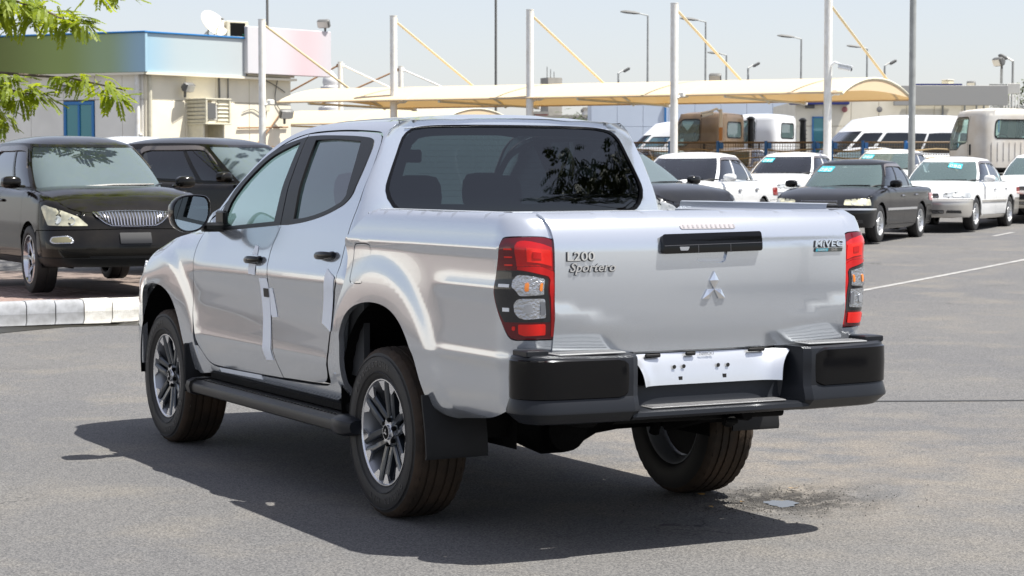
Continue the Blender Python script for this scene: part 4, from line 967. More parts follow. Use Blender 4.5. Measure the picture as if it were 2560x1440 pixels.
# roof and windscreen
redge = [(-side_map(y, z)[0], y, z) for y, z in smooth_line([(a, b) for a, b in ROOFSIL], .05, False)]
def roofpt(i, u):
    x, y, z = redge[i]
    t = sstep(1.25, 2.1, y); cr = .040*(1-t)+.012*t
    bow = .0 if y < 1.3 else .10*sstep(1.3, 2.0, y)
    w = 1-abs(u)**2.6
    if t < .05 and .35 < abs(u) < .62: cr -= .006*math.sin((abs(u)-.35)/.27*math.pi)
    rear = 0
    rz = -.018*(1-sstep(.40, .56, y))*w
    return (u*x, y+bow*(1-u*u)+rear-.006*w*max(0, 1-(y-.4)/.25), z+cr*w+rz)
nroof = next(i for i, e in enumerate(redge) if e[1] > 1.50)
us = [-1+2*k/36 for k in range(37)]
def grid_from(i0, i1):
    return [[roofpt(i, u) for u in us] for i in range(i0, i1)]
m = MB(); rr = grid_from(0, nroof+1)
m.loft(rr, closed=False); m.ang = 60; roof = m.build('roof', M['silver'], truck)
for sgn in (-1, 1):
    m = MB(); pts = []
    for i in range(0, nroof, 2):
        p = roofpt(i, sgn*.86); pts.append(Vector(p)+Vector((0, 0, .003)))
    m.tube([p+Vector((0, 0, -.0065)) for p in pts], .0065, 6); m.box(pts[0]+Vector((0, .05, -.001)), (.024, .07, .006), rot=Matrix.Rotation(sgn*R(8), 3, 'Y'), bev=.003); m.build('roof_moulding', M['grey_plastic'] if 0 else mat('moulding_grey', (.20,.21,.22), .4) if sgn < 0 else bpy.data.materials['moulding_grey'], truck)
m = MB(); rr = [[roofpt(i, u*.985) for u in us] for i in range(nroof, len(redge))]
m.loft(rr, closed=False); m.ang = 60; m.build('windscreen', M['glass_screen'], truck)
m = MB(); m.tube([roofpt(nroof, .0), Vector(roofpt(nroof, 0))+Vector((0, .02, -.05))], .004); m.box(Vector(roofpt(nroof+4, 0))+Vector((0, -.09, -.10)), (.24, .03, .07), bev=.015); m.build('inside_mirror', M['black_trim'], truck)
# windows on the left, outlines (y, z)
FW_OUT = [(2.262,1.236,1),(1.306,1.290,1),(1.378,1.735,1),(1.448,1.727),(1.654,1.695),(1.790,1.655),(1.910,1.597),(2.020,1.528),(2.136,1.448),(2.225,1.362),(2.262,1.28)]
FW_GL = [(2.150,1.262),(2.05,1.268),(1.40,1.306,1),(1.432,1.709,1),(1.571,1.682),(1.757,1.632),(1.915,1.552),(2.055,1.452),(2.128,1.390),(2.155,1.32)]
RW_OUT = [(1.296,1.290,1),(1.366,1.737,1),(1.170,1.739),(.80,1.730),(.605,1.720),(.545,1.713),(.512,1.698),(.494,1.662),(.488,1.56),(.505,1.455),(.535,1.425),(.595,1.395),(.776,1.348),(.978,1.315),(1.194,1.294)]
RW_GL = [(1.150,1.322,1),(1.238,1.716,1),(1.0,1.718),(.66,1.702,1),(.60,1.56),(.575,1.445,1),(.615,1.414),(.788,1.366),(.988,1.334)]
FD = [(2.352,1.278,1)]+[(2.44,1.205),(2.476,1.13),(2.484,1.04),(2.505,.925),(2.508,.777),(2.466,.637),(2.405,.56),(2.35,.522),(2.27,.508),(1.9,.508),(1.262,.522,1),(1.338,.662),(1.362,1.0),(1.372,1.16),(1.302,1.283,1),(1.389,1.750,1)]+[(y, z-.004) for y, z in TOPSEAM[6:-1]]
RD = [(1.298,1.283,1),(1.365,1.16),(1.355,1.0),(1.331,.662),(1.254,.524,1),(.80,.540),(.715,.548),(.665,.575),(.645,.64)]+[(y+.003, z) for y, z in REARSEAM[::-1][2:]]+[(.424,1.688),(.446,1.718),(.503,1.737),(.824,1.752),(1.108,1.755),(1.381,1.749,1)]
def shrink(o, d):
    cx = sum(p[0] for p in o)/len(o); cz = sum(p[1] for p in o)/len(o)
    return [(cx+(p[0]-cx)*(1-d), cz+(p[1]-cz)*(1-d), *p[2:]) for p in o]
handle_mesh = None
def make_handle(parent, y, z, mir):
    global handle_mesh
    if handle_mesh is None:
        h = MB(); rings = []
        for t in frange(0, 1, 12):
            yy = (.5-t)*.215; w = .020*(math.sin(math.pi*min(1, max(0, .12+.76*t))))**.6; d = .034*math.sin(math.pi*(.06+.88*t))**.55
            rings.append([(-d-.010*math.cos(a)*1.0, yy, w*math.sin(a)) for a in [2*math.pi*k/10 for k in range(10)]])
        h.loft(rings, caps=True); h.box((-.010, .075, 0), (.03, .05, .03), bev=.008); h.box((-.010, -.085, 0), (.03, .045, .034), bev=.008)
        handle_mesh = h.mesh('door_handle', M['black_gloss'])
    x = side_map(y, z)[0]
    o = link('door_handle', handle_mesh, parent, (-x if mir else x, y, z))
    o.rotation_euler = (R(-3), 0, math.pi if mir else 0)
    return o
for mir in (False, True):
    kw = dict(hint=LEFT, mir=mir)
    m = MB(); m.panel(FD, side_map, .045, holes=[shrink(FW_OUT, .03)], lip=.018, lipmi=1, **kw); fd = m.build('front_door', [M['silver'], M['under']], truck)
    m = MB(); m.panel(RD, side_map, .045, holes=[shrink(RW_OUT, .03)], lip=.018, lipmi=1, **kw); rd = m.build('rear_door', [M['silver'], M['under']], truck)
    m = MB(); m.panel(FW_OUT, side_map, .03, holes=[FW_GL], lip=.014, off=.003, **kw); m.build('window_trim', M['black_trim'], fd)
    m = MB(); m.panel(RW_OUT, side_map, .03, holes=[RW_GL], lip=.014, off=.003, **kw); m.build('window_trim', M['black_trim'], rd)
    m = MB(); m.panel(shrink(FW_GL, -.01), side_map, .06, lip=0, off=-.010, **kw); m.build('window_glass', M['glass_front'], fd)
    m = MB(); m.panel(shrink(RW_GL, -.01), side_map, .06, lip=0, off=-.010, **kw); m.build('window_glass', M['glass_dark'], rd)
    m = MB(); m.panel([(.640,1.700,1),(.665,1.700,1),(.585,1.450,1),(.565,1.440,1)], side_map, .05, lip=.0, off=-.004, **kw); m.build('quarter_divider', M['black_trim'], rd)
    make_handle(fd, 1.560, 1.108, mir); make_handle(rd, .645, 1.160, mir)
    # sill
    m = MB(); m.panel([(2.52,.44,1),(2.30,.462,1),(.60,.47,1),(.52,.50,1),(.54,.60),(.60,.60,1),(.645,.545),(.72,.53),(1.2,.512),(2.0,.498),(2.28,.499),(2.38,.53),(2.45,.60),(2.50,.60,1)], side_map, .05, lip=.03, **kw); m.build('sill', M['silver'], truck)
    # lower cab corner between rear door and bed
    m = MB(); m.panel([(.640,.60,1),(.628,.66),(.600,.785),(.548,.918),(.486,1.04),(.458,1.12),(.450,1.21),(.45,1.26,1),(.385,1.26,1),(.375,1.16),(.40,1.04),(.472,.92),(.512,.79),(.525,.66),(.54,.52,1),(.64,.50,1)], side_map, .05, lip=.05, off=-.003, **kw); m.build('cab_corner', M['silver'], truck)
    # front wing with wheel arch
    ARF = [(2.60,.455,1),(2.64,.53),(2.680,.61),(2.735,.726),(2.80,.811),(2.870,.864),(2.983,.904),(3.142,.916),(3.309,.895),(3.430,.835),(3.50,.72),(3.535,.60),(3.56,.48,1)]
    wing = [(2.487,.60),(2.472,.55,1),(2.40,.46,1)]+ARF+[(3.62,.48,1),(3.615,.75),(3.60,.90),(3.52,.975),(3.45,1.01),(3.30,1.065),(3.20,1.105),(3.0,1.165),(2.7,1.212),(2.50,1.232),(2.362,1.272,1),(2.446,1.205),(2.482,1.13),(2.490,1.04),(2.511,.925),(2.514,.777)]
    m = MB(); m.panel(wing, side_map, .02, lip=.03, **kw); m.build('front_wing', M['silver'], truck)
    # bed side with arch, fuel flap and rear corner
    ARB = [(-.545,.520,1),(-.47,.56),(-.435,.625),(-.40,.699),(-.366,.765),(-.314,.836),(-.248,.896),(-.165,.940),(-.064,.964),(.055,.970),(.179,.958),(.290,.928),(.372,.876),(.422,.795),(.446,.663),(.455,.48,1)]
    LAMP = [(-1.149,1.276),(-1.160,1.287),(-1.250,1.292),(-1.323,1.289),(-1.352,1.278),(-1.372,1.25,1),(-1.384,.889,1),(-1.238,.887,1),(-1.190,.892),(-1.150,.950),(-1.124,1.010),(-1.113,1.055),(-1.127,1.167)]
    bside = [(.372,1.245),(.352,1.16),(.385,1.05),(.462,.925),(.500,.79),(.510,.66),(.515,.50,1),(.46,.47,1)]+ARB[::-1]+[(-.63,.512),(-.70,.520),(-1.0,.555),(-1.16,.60),(-1.30,.66,1),(-1.384,.70,1),(-1.384,.882,1),(-1.245,.882),(-1.184,.888),(-1.146,.947),(-1.119,1.010),(-1.108,1.055),(-1.122,1.167),(-1.144,1.280),(-1.160,1.294),(-1.250,1.298),(-1.320,1.295),(-1.353,1.286),(-1.366,1.30),(-1.350,1.345),(-1.31,1.382),(-1.24,1.389),(-1.10,1.389),(-.7,1.389),(.11,1.389),(.135,1.384)]
    fuel = [(.262,1.226),(.125,1.232),(.093,1.222),(.088,1.188),(.126,1.130),(.149,1.092),(.148,1.060),(.165,1.047),(.285,1.045),(.305,1.060),(.306,1.08),(.283,1.17)]
    hl = [] if mir else [fuel]
    m = MB(); m.panel(bside, bed_map, .02, holes=hl, lip=.025, **kw)
    bed = m.build('bed_side', M['silver'], truck)
    if not mir:
        m = MB(); m.panel(shrink(fuel, .045), bed_map, .03, lip=.01, off=-.001, **kw); m.build('fuel_flap', M['silver'], truck)
        m = MB(); m.panel(fuel, bed_map, .05, lip=0, off=-.014, **kw); m.build('fuel_recess', M['under'], truck)
    # ---- tail lamp
    m = MB(); m.panel(LAMP, bed_map, .025, lip=.05, off=.006, hint=(-.7, -.7, 0), mir=mir); tl = m.build('tail_lamp', M['lamp_darkred'], truck)
    def sub(name, pts, mt, off, lip=.006, step=.02, holes=()):
        q = MB(); q.panel(pts, bed_map, step, holes=holes, lip=lip, off=off, hint=(-.7, -.7, 0), mir=mir); return q.build(name, mt, tl)
    sub('red_lens', [(-1.214,1.272),(-1.30,1.268),(-1.352,1.252,1),(-1.352,1.160,1),(-1.303,1.178),(-1.211,1.178,1)], M['lamp_red'], .008)
    sub('brake_block', [(-1.250,1.252,1),(-1.345,1.240,1),(-1.345,1.178,1),(-1.300,1.190),(-1.248,1.196,1)], M['lamp_bright'], .0105, .004)
    sub('brake_block', [(-1.272,1.236,1),(-1.305,1.232,1),(-1.302,1.206,1),(-1.270,1.210,1)], M['lamp_red'], .0125, .003)
    sub('light_guide', [(-1.214,1.176,1),(-1.303,1.176),(-1.352,1.158,1),(-1.360,1.141),(-1.366,.90,1),(-1.345,.90,1),(-1.340,1.125),(-1.332,1.138),(-1.290,1.149),(-1.245,1.160),(-1.212,1.165,1)], M['lamp_red'], .011, .005)
    for zz in (1.243, 1.212, 1.180):
        sub('marker_bar', [(-1.165,zz,1),(-1.195,zz,1),(-1.195,zz+.006,1),(-1.165,zz+.006,1)], M['lamp_bright'], .009, .003)
    sub('smoked_lens', [(-1.128,1.160,1),(-1.211,1.161),(-1.290,1.145),(-1.332,1.128,1),(-1.339,.957,1),(-1.162,.956,1),(-1.130,1.010),(-1.120,1.055)], M['lamp_smoke'], .0085)
    tn = sub('turn_lamp', rpoly([(-1.197,1.122),(-1.213,1.144),(-1.240,1.144),(-1.318,1.128),(-1.318,1.066),(-1.224,1.062),(-1.212,1.084),(-1.197,1.094)], .008), M['lamp_chrome'], .012)
    for a, b in ((-1.243, -1.258), (-1.298, -1.312)): sub('amber_bulb', rrect(b, 1.080, a, 1.112, .006), M['lamp_amber'], .015, .004)
    sub('reverse_lamp', rpoly([(-1.200,1.030),(-1.216,1.050),(-1.240,1.052),(-1.318,1.050),(-1.321,.974),(-1.238,.968),(-1.216,.976),(-1.202,.998)], .008), M['lamp_chrome'], .012)
    sub('reverse_bulb', rrect(-1.268, .992, -1.238, 1.030, .014), mat('lamp_clear', (.45,.47,.50), .1, .6), .015, .004)
    sub('reverse_bulb', rrect(-1.318, .985, -1.296, 1.038, .006), mat('lamp_grey', (.20,.21,.23), .1, .4), .015, .004)
    sub('side_mark', [(-1.142,1.094,1),(-1.186,1.094,1),(-1.186,1.106,1),(-1.142,1.106,1)], M['white_plastic'], .0105, .004)
    sub('side_mark', [(-1.155,.998,1),(-1.182,.998,1),(-1.182,1.013,1),(-1.155,1.013,1)], M['white_plastic'], .0105, .004)
    sub('reflector', rpoly([(-1.216,.948),(-1.321,.949),(-1.323,.905),(-1.240,.902),(-1.218,.910)], .006), M['lamp_bright'], .010)
    sub('reflector', rrect(-1.205, .923, -1.193, .940, .005), M['lamp_bright'], .010)
    # arch liners
    for yc, zc, rad, xo in ((.01, .50, .475, .875), (3.075, .46, .465, .865)):
        m = MB(); sx = 1 if mir else -1; n = 90
        for k in range(n):
            pass
        rings = []
        for k in range(n+1):
            a = R(-12+204*k/n); r = rad+.012+(.006 if (k//2) % 2 else 0)
            rings.append([(sx*xo, yc+(rad-.004)*math.cos(a), zc+(rad-.004)*math.sin(a)), (sx*(xo-.05), yc+r*math.cos(a), zc+r*math.sin(a)), (sx*.50, yc+r*math.cos(a), zc+r*math.sin(a))])
        m.loft(rings, closed=False); m.add([(sx*.5, yc-rad-.1, .35), (sx*.5, yc+rad+.1, .35), (sx*.5, yc+rad+.1, 1.0), (sx*.5, yc-rad-.1, 1.0)], [(0, 1, 2, 3)])
        m.build('wheel_arch_liner', M['under'], truck)
    # mirror
    sx = 1 if mir else -1
    MO = [(2.10,1.245),(2.02,1.268),(1.955,1.318),(1.945,1.372),(1.995,1.418),(2.08,1.428)]
    m = MB(); rings = []
    prof = [(-.88,1.40),(-.90,1.43),(-.97,1.438),(-1.04,1.428),(-1.082,1.39),(-1.090,1.33),(-1.070,1.268),(-1.02,1.238),(-.95,1.243),(-.905,1.275),(-.88,1.33)]
    prof = [(a, b) for a, b in smooth_line([(p[0], p[1]) for p in prof], .02)]
    cx, cz = -.985, 1.335; DX, DY = -.055, .07
    for yy, k in ((2.03,.90),(2.022,.97),(2.028,1.0),(2.07,1.0),(2.12,.94),(2.165,.78),(2.19,.5),(2.198,.1)):
        rings.append([(sx*-1*(DX+cx+(a-cx)*k), yy+DY, cz+(b-cz)*k) for a, b in prof])
    m.loft(rings); mi_ = m.build('door_mirror', M['black_gloss'], fd)
    m = MB(); m.add([(sx*-1*(DX+cx+(a-cx)*.905), 2.034+DY, cz+(b-cz)*.905) for a, b in prof], [tuple(range(len(prof)))]); m.build('mirror_glass', M['mirror'], mi_)
    m = MB(); m.box((sx*.88, 2.17, 1.262), (.16, .10, .05), bev=.015); m.box((sx*.835, 2.19, 1.30), (.03, .13, .10), bev=.01); m.build('mirror_arm', M['black_trim'], mi_)
    # side step
    m = MB()
    for y0, y1 in ((2.36, .36),):
        secs = [(-.74,.405),(-.80,.418),(-.925,.418),(-.955,.405),(-.962,.385),(-.955,.358),(-.93,.346),(-.80,.352),(-.74,.37)]
        m.loft([[(sx*-1*a, yy, b) for a, b in secs] for yy in (y0, y0-.02, y1)], caps=True)
    for k in range(46): m.box((sx*.868, .42+.0415*k, .4205), (.075, .022, .007))
    st = m.build('side_step', M['step_plastic'], truck)
    for y0, y1, mt in ((2.41, 2.355, 'step_plastic'), (.395, .235, 'grey_plastic')):
        m = MB(); secs = [(-.73,.40),(-.80,.428),(-.928,.428),(-.962,.412),(-.970,.385),(-.960,.352),(-.93,.338),(-.78,.342)]
        big = y0 < 1
        def sc(k, yy): return [(sx*-1*(-.87+(a+.87)*k), yy, .385+(b-.385)*k) for a, b in secs]
        if big: m.loft([sc(1.0, y0), sc(1.05, y0-.01), sc(1.05, y0-.08), sc(.95, y0-.12), sc(.7, y1)], caps=True)
        else: m.loft([sc(1.04, y0), sc(1.04, y1)], caps=True)
        m.build('step_end', M[mt], st)
    m = MB(); m.box((sx*.80, 1.40, .445), (.10, 1.9, .05), bev=.01); m.build('step_bracket', M['under'], truck)
    # mud flaps
    m = MB(); rings = []
    zz_ = .063 if not mir else .095
    for z, y in ((.60,-.47),(.56,-.475),(.50,-.49),(.40+zz_*.5,-.505),(.28+zz_,-.515),(.262+zz_,-.51)):
        o = 0
        rings.append([(sx*.915, y, z), (sx*.635, y-.03, z-.003 if z > .5 else z+.006), (sx*.635, y-.042, z+.006), (sx*.915, y-.012, z)])
    m.loft(rings, caps=True); m.build('mud_flap', M['rubber'], truck)
    m = MB(); m.box((sx*.80, 2.585, .47), (.24, .016, .27), bev=.006); m.build('mud_flap', M['rubber'], truck)
# ---- tailgate
BACK = (0, -1, 0)
GOUT = [(-.712,.823,1),(.712,.823,1),(.714,1.0),(.716,1.28),(.722,1.34),(.735,1.375),(.742,1.388,1),(0,1.394),(-.742,1.388,1),(-.735,1.375),(-.722,1.34),(-.716,1.28),(-.714,1.0)]
hnd = [(-.070,1.224,1),(.088,1.224,1),(.078,1.188),(.065,1.180),(-.045,1.180),(-.060,1.188)]
m = MB(); m.panel(GOUT, gate_map, .03, holes=[hnd], lip=.012, hint=BACK)
m.box((0, -1.13, 1.386), (1.44, .07, .012), bev=.005)
gate = m.build('tailgate', [M['silver'], M['under']], truck)
m = MB(); m.panel(hnd, gate_map, .03, lip=0, off=-.011, hint=BACK); m.build('handle_recess', M['silver'], gate)
m = MB(); m.panel(rpoly([(-.236,1.219),(.250,1.226),(.252,1.299),(-.234,1.292)], .012), gate_map, .02, lip=.03, off=.022, hint=BACK)
ho = m.build('handle_cover', M['black_gloss'], gate)
m = MB(); m.panel([(-.230,1.249,1),(.247,1.256,1),(.247,1.2585,1),(-.230,1.2515,1)], gate_map, .02, lip=.0, off=.0228, hint=BACK)
for x in (-.07, .088): m.panel([(x,1.222,1),(x+.003,1.222,1),(x+.003,1.253,1),(x,1.253,1)], gate_map, .02, lip=0, off=.0228, hint=BACK)
m.build('cover_seam', mat('seam_grey', (.05,.05,.055), .4), ho)
m = MB(); m.panel(rpoly([(-.155,1.232),(-.120,1.232),(-.112,1.246),(-.160,1.246)], .004), gate_map, .02, lip=.002, off=.024, hint=BACK); m.build('camera_lens', mat('lens_grey', (.25,.26,.28), .2), ho)
m = MB(); m.panel(rpoly([(-.062,1.184),(.080,1.184),(.086,1.196),(-.066,1.196)], .003), gate_map, .02, lip=.004, off=-.008, hint=BACK); m.build('pull_lip', M['plate_silver'], ho)
m = MB(); m.panel(rrect(-.128,1.318,.142,1.338,.0095), gate_map, .012, lip=.012, off=.003, hint=BACK); bl = m.build('brake_lamp', mat('brake_lamp_clear', (.50,.47,.47), .12, .35), gate)
for k in range(12):
    x = -.115+.0225*k
    m = MB(); m.panel([(x,1.3215,1),(x+.0075,1.3215,1),(x+.0075,1.3345,1),(x,1.3345,1)], gate_map, .02, lip=.001, off=.0042, hint=BACK); m.build('led', mat('led_grey', (.26,.25,.26), .3) if k == 0 else bpy.data.materials['led_grey'], bl)
def gate_M(x, z, off=.003, sc=1.0):
    p = Vector(gate_map(x, z)); e = .004
    dx = (Vector(gate_map(x+e, z))-Vector(gate_map(x-e, z))).normalized(); dz = (Vector(gate_map(x, z+e))-Vector(gate_map(x, z-e))).normalized()
    n = dx.cross(dz).normalized()
    return Matrix(((dx.x, dz.x, n.x, p.x+n.x*off), (dx.y, dz.y, n.y, p.y+n.y*off), (dx.z, dz.z, n.z, p.z+n.z*off), (0, 0, 0, 1)))
M['badge_shadow'] = mat('badge_shadow', (.03, .031, .034), .3)
def badge(name, body, size, x, z, **kw):
    m = MB(); m.text(body, size, gate_M(x, z, .0045), .002, bold=.0004, **kw); b_ = m.build(name, M['badge'], gate)
    m = MB(); m.text(body, size, gate_M(x-.0012, z-.0014, .001), .0025, bold=.0022, **kw); m.build('badge_shadow', M['badge_shadow'], b_)  # dark offset copy paints a shadow along the letters' left and lower edges
badge('model_badge', 'L200', .050, -.603, 1.214, sx=1.28)
badge('model_badge', 'Sportero', .050, -.552, 1.170, shear=.28, sx=1.12)
badge('engine_badge', 'MiVEC', .037, .615, 1.247, shear=.12, sx=1.5)
m = MB(); m.prism([(-.074,-.008),(.074,-.008),(.080,.008),(-.070,.008)], .003, gate_M(.613, 1.222)); eb = m.build('engine_badge', mat('badge_dark', (.05,.055,.05), .3), gate)
m = MB(); m.prism([(-.072,-.006),(-.005,-.006),(-.001,.006),(-.068,.006)], .001, gate_M(.613, 1.222, .0062)); m.build('blue_band', mat('badge_blue', (.03,.25,.33), .3), eb)
m = MB(); m.text('CLEAN', .0125, gate_M(.577, 1.222, .0076), .0006, sx=1.25); m.text('DI-D', .0125, gate_M(.645, 1.222, .0066), .0006, sx=1.25); m.build('small_letters', M['chrome'], eb)
# three-lozenge emblem, each lozenge raised along its centre ridge
Em = gate_M(.018, 1.0715, .002)
for ang in (90, 210, 330):
    a = R(ang); d = Vector((math.cos(a), math.sin(a), 0)); p = Vector((-d.y, d.x, 0)); L_ = .074; w = .0225
    b = [d*0, d*(L_*.5)+p*w, d*L_, d*(L_*.5)-p*w]; top_ = d*(L_*.5)+Vector((0, 0, .013))
    if ang != 90:
        u = Vector((1 if ang == 330 else -1, 0, 0)); v_ = Vector((.5*u.x, -.866, 0))
        b = [d*0, u*.0345, u*.0345+v_*.047, v_*.047]; top_ = (b[0]+b[2])*.5+Vector((0, 0, .012))
    m = MB(); m.ang = 10
    m.add([Em @ q for q in b]+[Em @ (q*.97+Vector((0, 0, .005))) for q in b]+[Em @ top_], [(0, 1, 5, 4), (1, 2, 6, 5), (2, 3, 7, 6), (3, 0, 4, 7), (4, 5, 8), (5, 6, 8), (6, 7, 8), (7, 4, 8)])
    m.build('emblem_lozenge', mat('emblem_chrome', (.86,.87,.88), .10, 1.0) if ang == 90 else bpy.data.materials['emblem_chrome'], gate)
# body under the tailgate and rear corners
m = MB(); m.box((0, -1.20, .795), (1.50, .04, .05)); m.build('rear_sill', M['silver'], truck)
# ---- bumper
bump = MB(); bump.ang = 22
path = [(-.868,-1.195),(-.884,-1.222),(-.893,-1.26),(-.880,-1.325),(-.835,-1.378),(-.76,-1.402),(-.62,-1.415),(-.50,-1.422),(-.435,-1.425)]
def brings(path, secs, mirx=False):
    P = smooth_line(path, .03, False); rings = []
    for i, p in enumerate(P):
        a = P[max(0, i-1)]; b = P[min(len(P)-1, i+1)]
        t = Vector((b[0]-a[0], b[1]-a[1])).normalized(); n = Vector((-t.y, t.x))*-1
        f = i/(len(P)-1)
        rings.append([((-1 if mirx else 1)*(p[0]+n.x*o), p[1]+n.y*o, z) for o, z in secs(f, p)])
    return rings
def bsec(f, p):
    e = sstep(0, .18, f); lo = .555-.0*f
    zt = .834-.008*sstep(.3, .9, f); low = .60+.03*(1-e)
    return [(-.16,zt-.004),(-.018,zt-.002),(-.004,zt-.010),(0,zt-.022),(.001,.74),(0,.662),(.003,.655),(.016,.612),(.016,.602),(-.030,.562),(-.050,.556),(-.16,.560)]
bumper = None
for mirx in (False, True):
    s = -1 if mirx else 1
    rg_ = brings(path, bsec, mirx); bump.loft(rg_, closed=False)
    last = rg_[-1]
    # inner end: turns in towards the number plate recess
    e1 = [(s*-.405 if True else 0, q[1]+.018, q[2]) for q in last]
    e2 = [(s*(-.385+.03*max(0, (.70-q[2])/.14)), -1.30 if q[1] < -1.28 else q[1], q[2]) for q in last]
    e3 = [(s*(-.350), max(q[1], -1.285), q[2]) for q in last]
    bump.loft([last, e1, e2, e3], closed=False)
# step in the middle
sec = [(-1.27,.690),(-1.288,.685),(-1.292,.625),(-1.300,.608),(-1.315,.602),(-1.395,.598),(-1.413,.590),(-1.416,.574),(-1.400,.562),(-1.36,.556),(-1.20,.556)]
bump.loft([[(x, y, z) for y, z in sec] for x in (-.43,-.36,-.2,0,.2,.36,.43)], closed=False)
bumper = bump.build('rear_bumper', M['grey_plastic'], truck)
for mirx in (False, True):
    m = MB()
    pp = [(-.882,-1.218),(-.893,-1.26),(-.880,-1.325),(-.835,-1.378),(-.76,-1.402),(-.62,-1.415),(-.50,-1.422),(-.455,-1.4235)]
    def psec(f, p):
        k = .008*sstep(0, .06, f)*(1-sstep(.95, 1, f)); q = .02*sstep(.92, 1, f)
        return [(-.006,.818-q),(k,.810-q),(k+.002,.74),(k,.662+q),(-.004,.654+q)]
    m.loft(brings(pp, psec, mirx), closed=False); m.ang = 25; m.build('bumper_pad', M['black_gloss'], bumper)
    s = -1 if mirx else 1
    m = MB(); m.box((s*-.60, -1.335, .8325), (.31, .105, .008), bev=.003)
    for k in range(4): m.box((s*-.60, -1.30-.022*k, .8375), (.28, .006, .004))
    m.build('step_pad', mat('pad_grey', (.20,.205,.21), .45) if not bpy.data.materials.get('pad_grey') else bpy.data.materials['pad_grey'], bumper)
    m = MB(); m.box((s*-.825, -1.285, .838), (.10, .12, .026), bev=.004); m.build('corner_block', M['grey_plastic'], bumper)
m = MB(); m.box((0, -1.352, .6035), (.66, .085, .006), bev=.002)
for k in range(6): m.box((0, -1.325-.012*k, .608), (.64, .005, .004))
m.build('step_pad', mat('tread_grey', (.17,.17,.172), .45), bumper)
# silver recess panel for the number plate
m = MB()
def rec(u, v):
    z = .684+.128*v; hw_ = .335+.014*v+.050*v**3+.0*u
    return (u*hw_, -1.296-.05*abs(u)**10-.012*(1-v)+.02*v*v, z)
m.grid(rec, frange(-1, 1, 24), frange(0, 1, 8))
m.grid(lambda u, v: (u*(.377+.02*v), -1.246+.06*v*0-.0, .812+.02*v), frange(-1, 1, 2), [0, 1])
pl = m.build('plate_recess', M['plate_silver'], bumper)
hm = None
for x, z, q in ((-.165,.756,0),(-.119,.757,0),(.050,.755,0),(.098,.754,0),(-.136,.708,1),(.080,.710,1)):
    m = MB(); r_ = .0085
    pts = [(r_*math.cos(a), r_*math.sin(a)) for a in [2*math.pi*k/12 for k in range(12)]] if not q else [(-.009,-.008),(.009,-.008),(.009,.008),(-.009,.008)]
    m.prism(pts, .002, Matrix(((1,0,0,x),(0,0,-1,-1.302 if not q else -1.304),(0,1,0,z),(0,0,0,1))) @ Matrix.Translation((0, 0, 0)))
    m.build('fixing_hole', M['void'], pl)
for x0, x1, z in ((-.30,-.225,.806),(-.105,-.055,.808),(.205,.29,.812)):
    m = MB(); m.box(((x0+x1)/2, -1.292, z), (x1-x0, .012, .017), bev=.005); m.build('slot', M['void'], pl)
m = MB(); m.text('DOWN', .021, Matrix(((-1,0,0,.0),(0,0,-1,-1.291),(0,-1,0,.806),(0,0,0,1))), .001); m.build('stamped_letters', mat('stamp_grey', (.35,.36,.38), .4, .6), pl)
# ---- load bed
m = MB()
for s in (-1, 1):
    rail = [(.836,1.3865),(.825,1.390),(.79,1.391),(.780,1.387),(.776,1.365),(.765,1.355),(.750,1.350),(.745,1.30),(.745,1.02)]
    dz_ = .026 if s > 0 else 0
    m.loft([[(s*a, y, z+(dz_ if z > 1.2 else 0)) for a, z in rail] for y in (.125, .1, -.3, -.8, -1.06)], closed=False)
    for k in range(6): m.box((s*.742, .1-.22*k, 1.18), (.012, .08, .25), bev=.005)
m.add([(-.745, .30, 1.02), (.745, .30, 1.02), (.745, -1.17, 1.02), (-.745, -1.17, 1.02)], [(0, 1, 2, 3)])
m.loft([[(x, .300, 1.02), (x, .300, 1.345), (x, .308, 1.365), (x, .33, 1.368), (x, .335, 1.30)] for x in (-.80, 0, .80)], closed=False)
m.add([(-.70, -1.165, 1.02), (.70, -1.165, 1.02), (.70, -1.165, 1.385), (-.70, -1.165, 1.385)], [(0, 1, 2, 3)])
m.build('load_bed', mat('bed_paint', (.42,.45,.49), .4, .6), truck)
# ---- bonnet, nose
def zsh(y): return pch([2.4,2.5,2.7,3.0,3.2,3.30,3.45,3.52,3.60],[1.262,1.232,1.212,1.165,1.105,1.065,1.01,.975,.90])(y)
def hood(u, v):
    y = 2.42+1.28*v; ys = min(y, 3.50)
    xe = fen_x(ys, zsh(ys)-.004)-.012; xe = xe-(.0 if y < 3.4 else .35*(y-3.4)**1.3)
    z0 = zsh(min(y, 3.3))-.0 if y < 3.3 else 1.065-.25*(y-3.3)
    yb = y+.14*(1-u*u)
    return (u*xe, yb, z0+.055*(1-abs(u)**3)*(1-.3*v)+.02*sstep(.55,.75,abs(u))*(1-sstep(.85,1,abs(u))))
m = MB(); m.grid(hood, frange(-1, 1, 40), frange(0, 1, 24), flip=True); m.ang = 70; m.build('bonnet', M['silver'], truck)
def nose(a, z):
    t = a*math.pi/2; c = max(0.0, math.cos(t))
    sx_ = math.copysign(abs(math.sin(t))**.85, t)
    out_ = pch([.40,.55,.75,.95,1.06],[.0,.05,.06,.035,-.01])(z)
    return (sx_*(.86-.05*sstep(.8,1.06,z)), 3.53+(.33+out_)*c**.75-.03*(1-c), z)
m = MB(); m.panel([(-1,.42,1),(1,.42,1),(1,.92,1),(.85,.985),(.5,1.04),(0,1.05),(-.5,1.04),(-.85,.985),(-1,.92,1)], nose, .06, lip=.03, hint=(0,1,0)); m.build('front_bumper', M['silver'], truck)
m = MB(); m.panel(rrect(-.42,.62,.42,.98,.05), nose, .06, lip=.0, off=.004, hint=(0,1,0)); gr = m.build('front_grille', M['black_gloss'], truck)
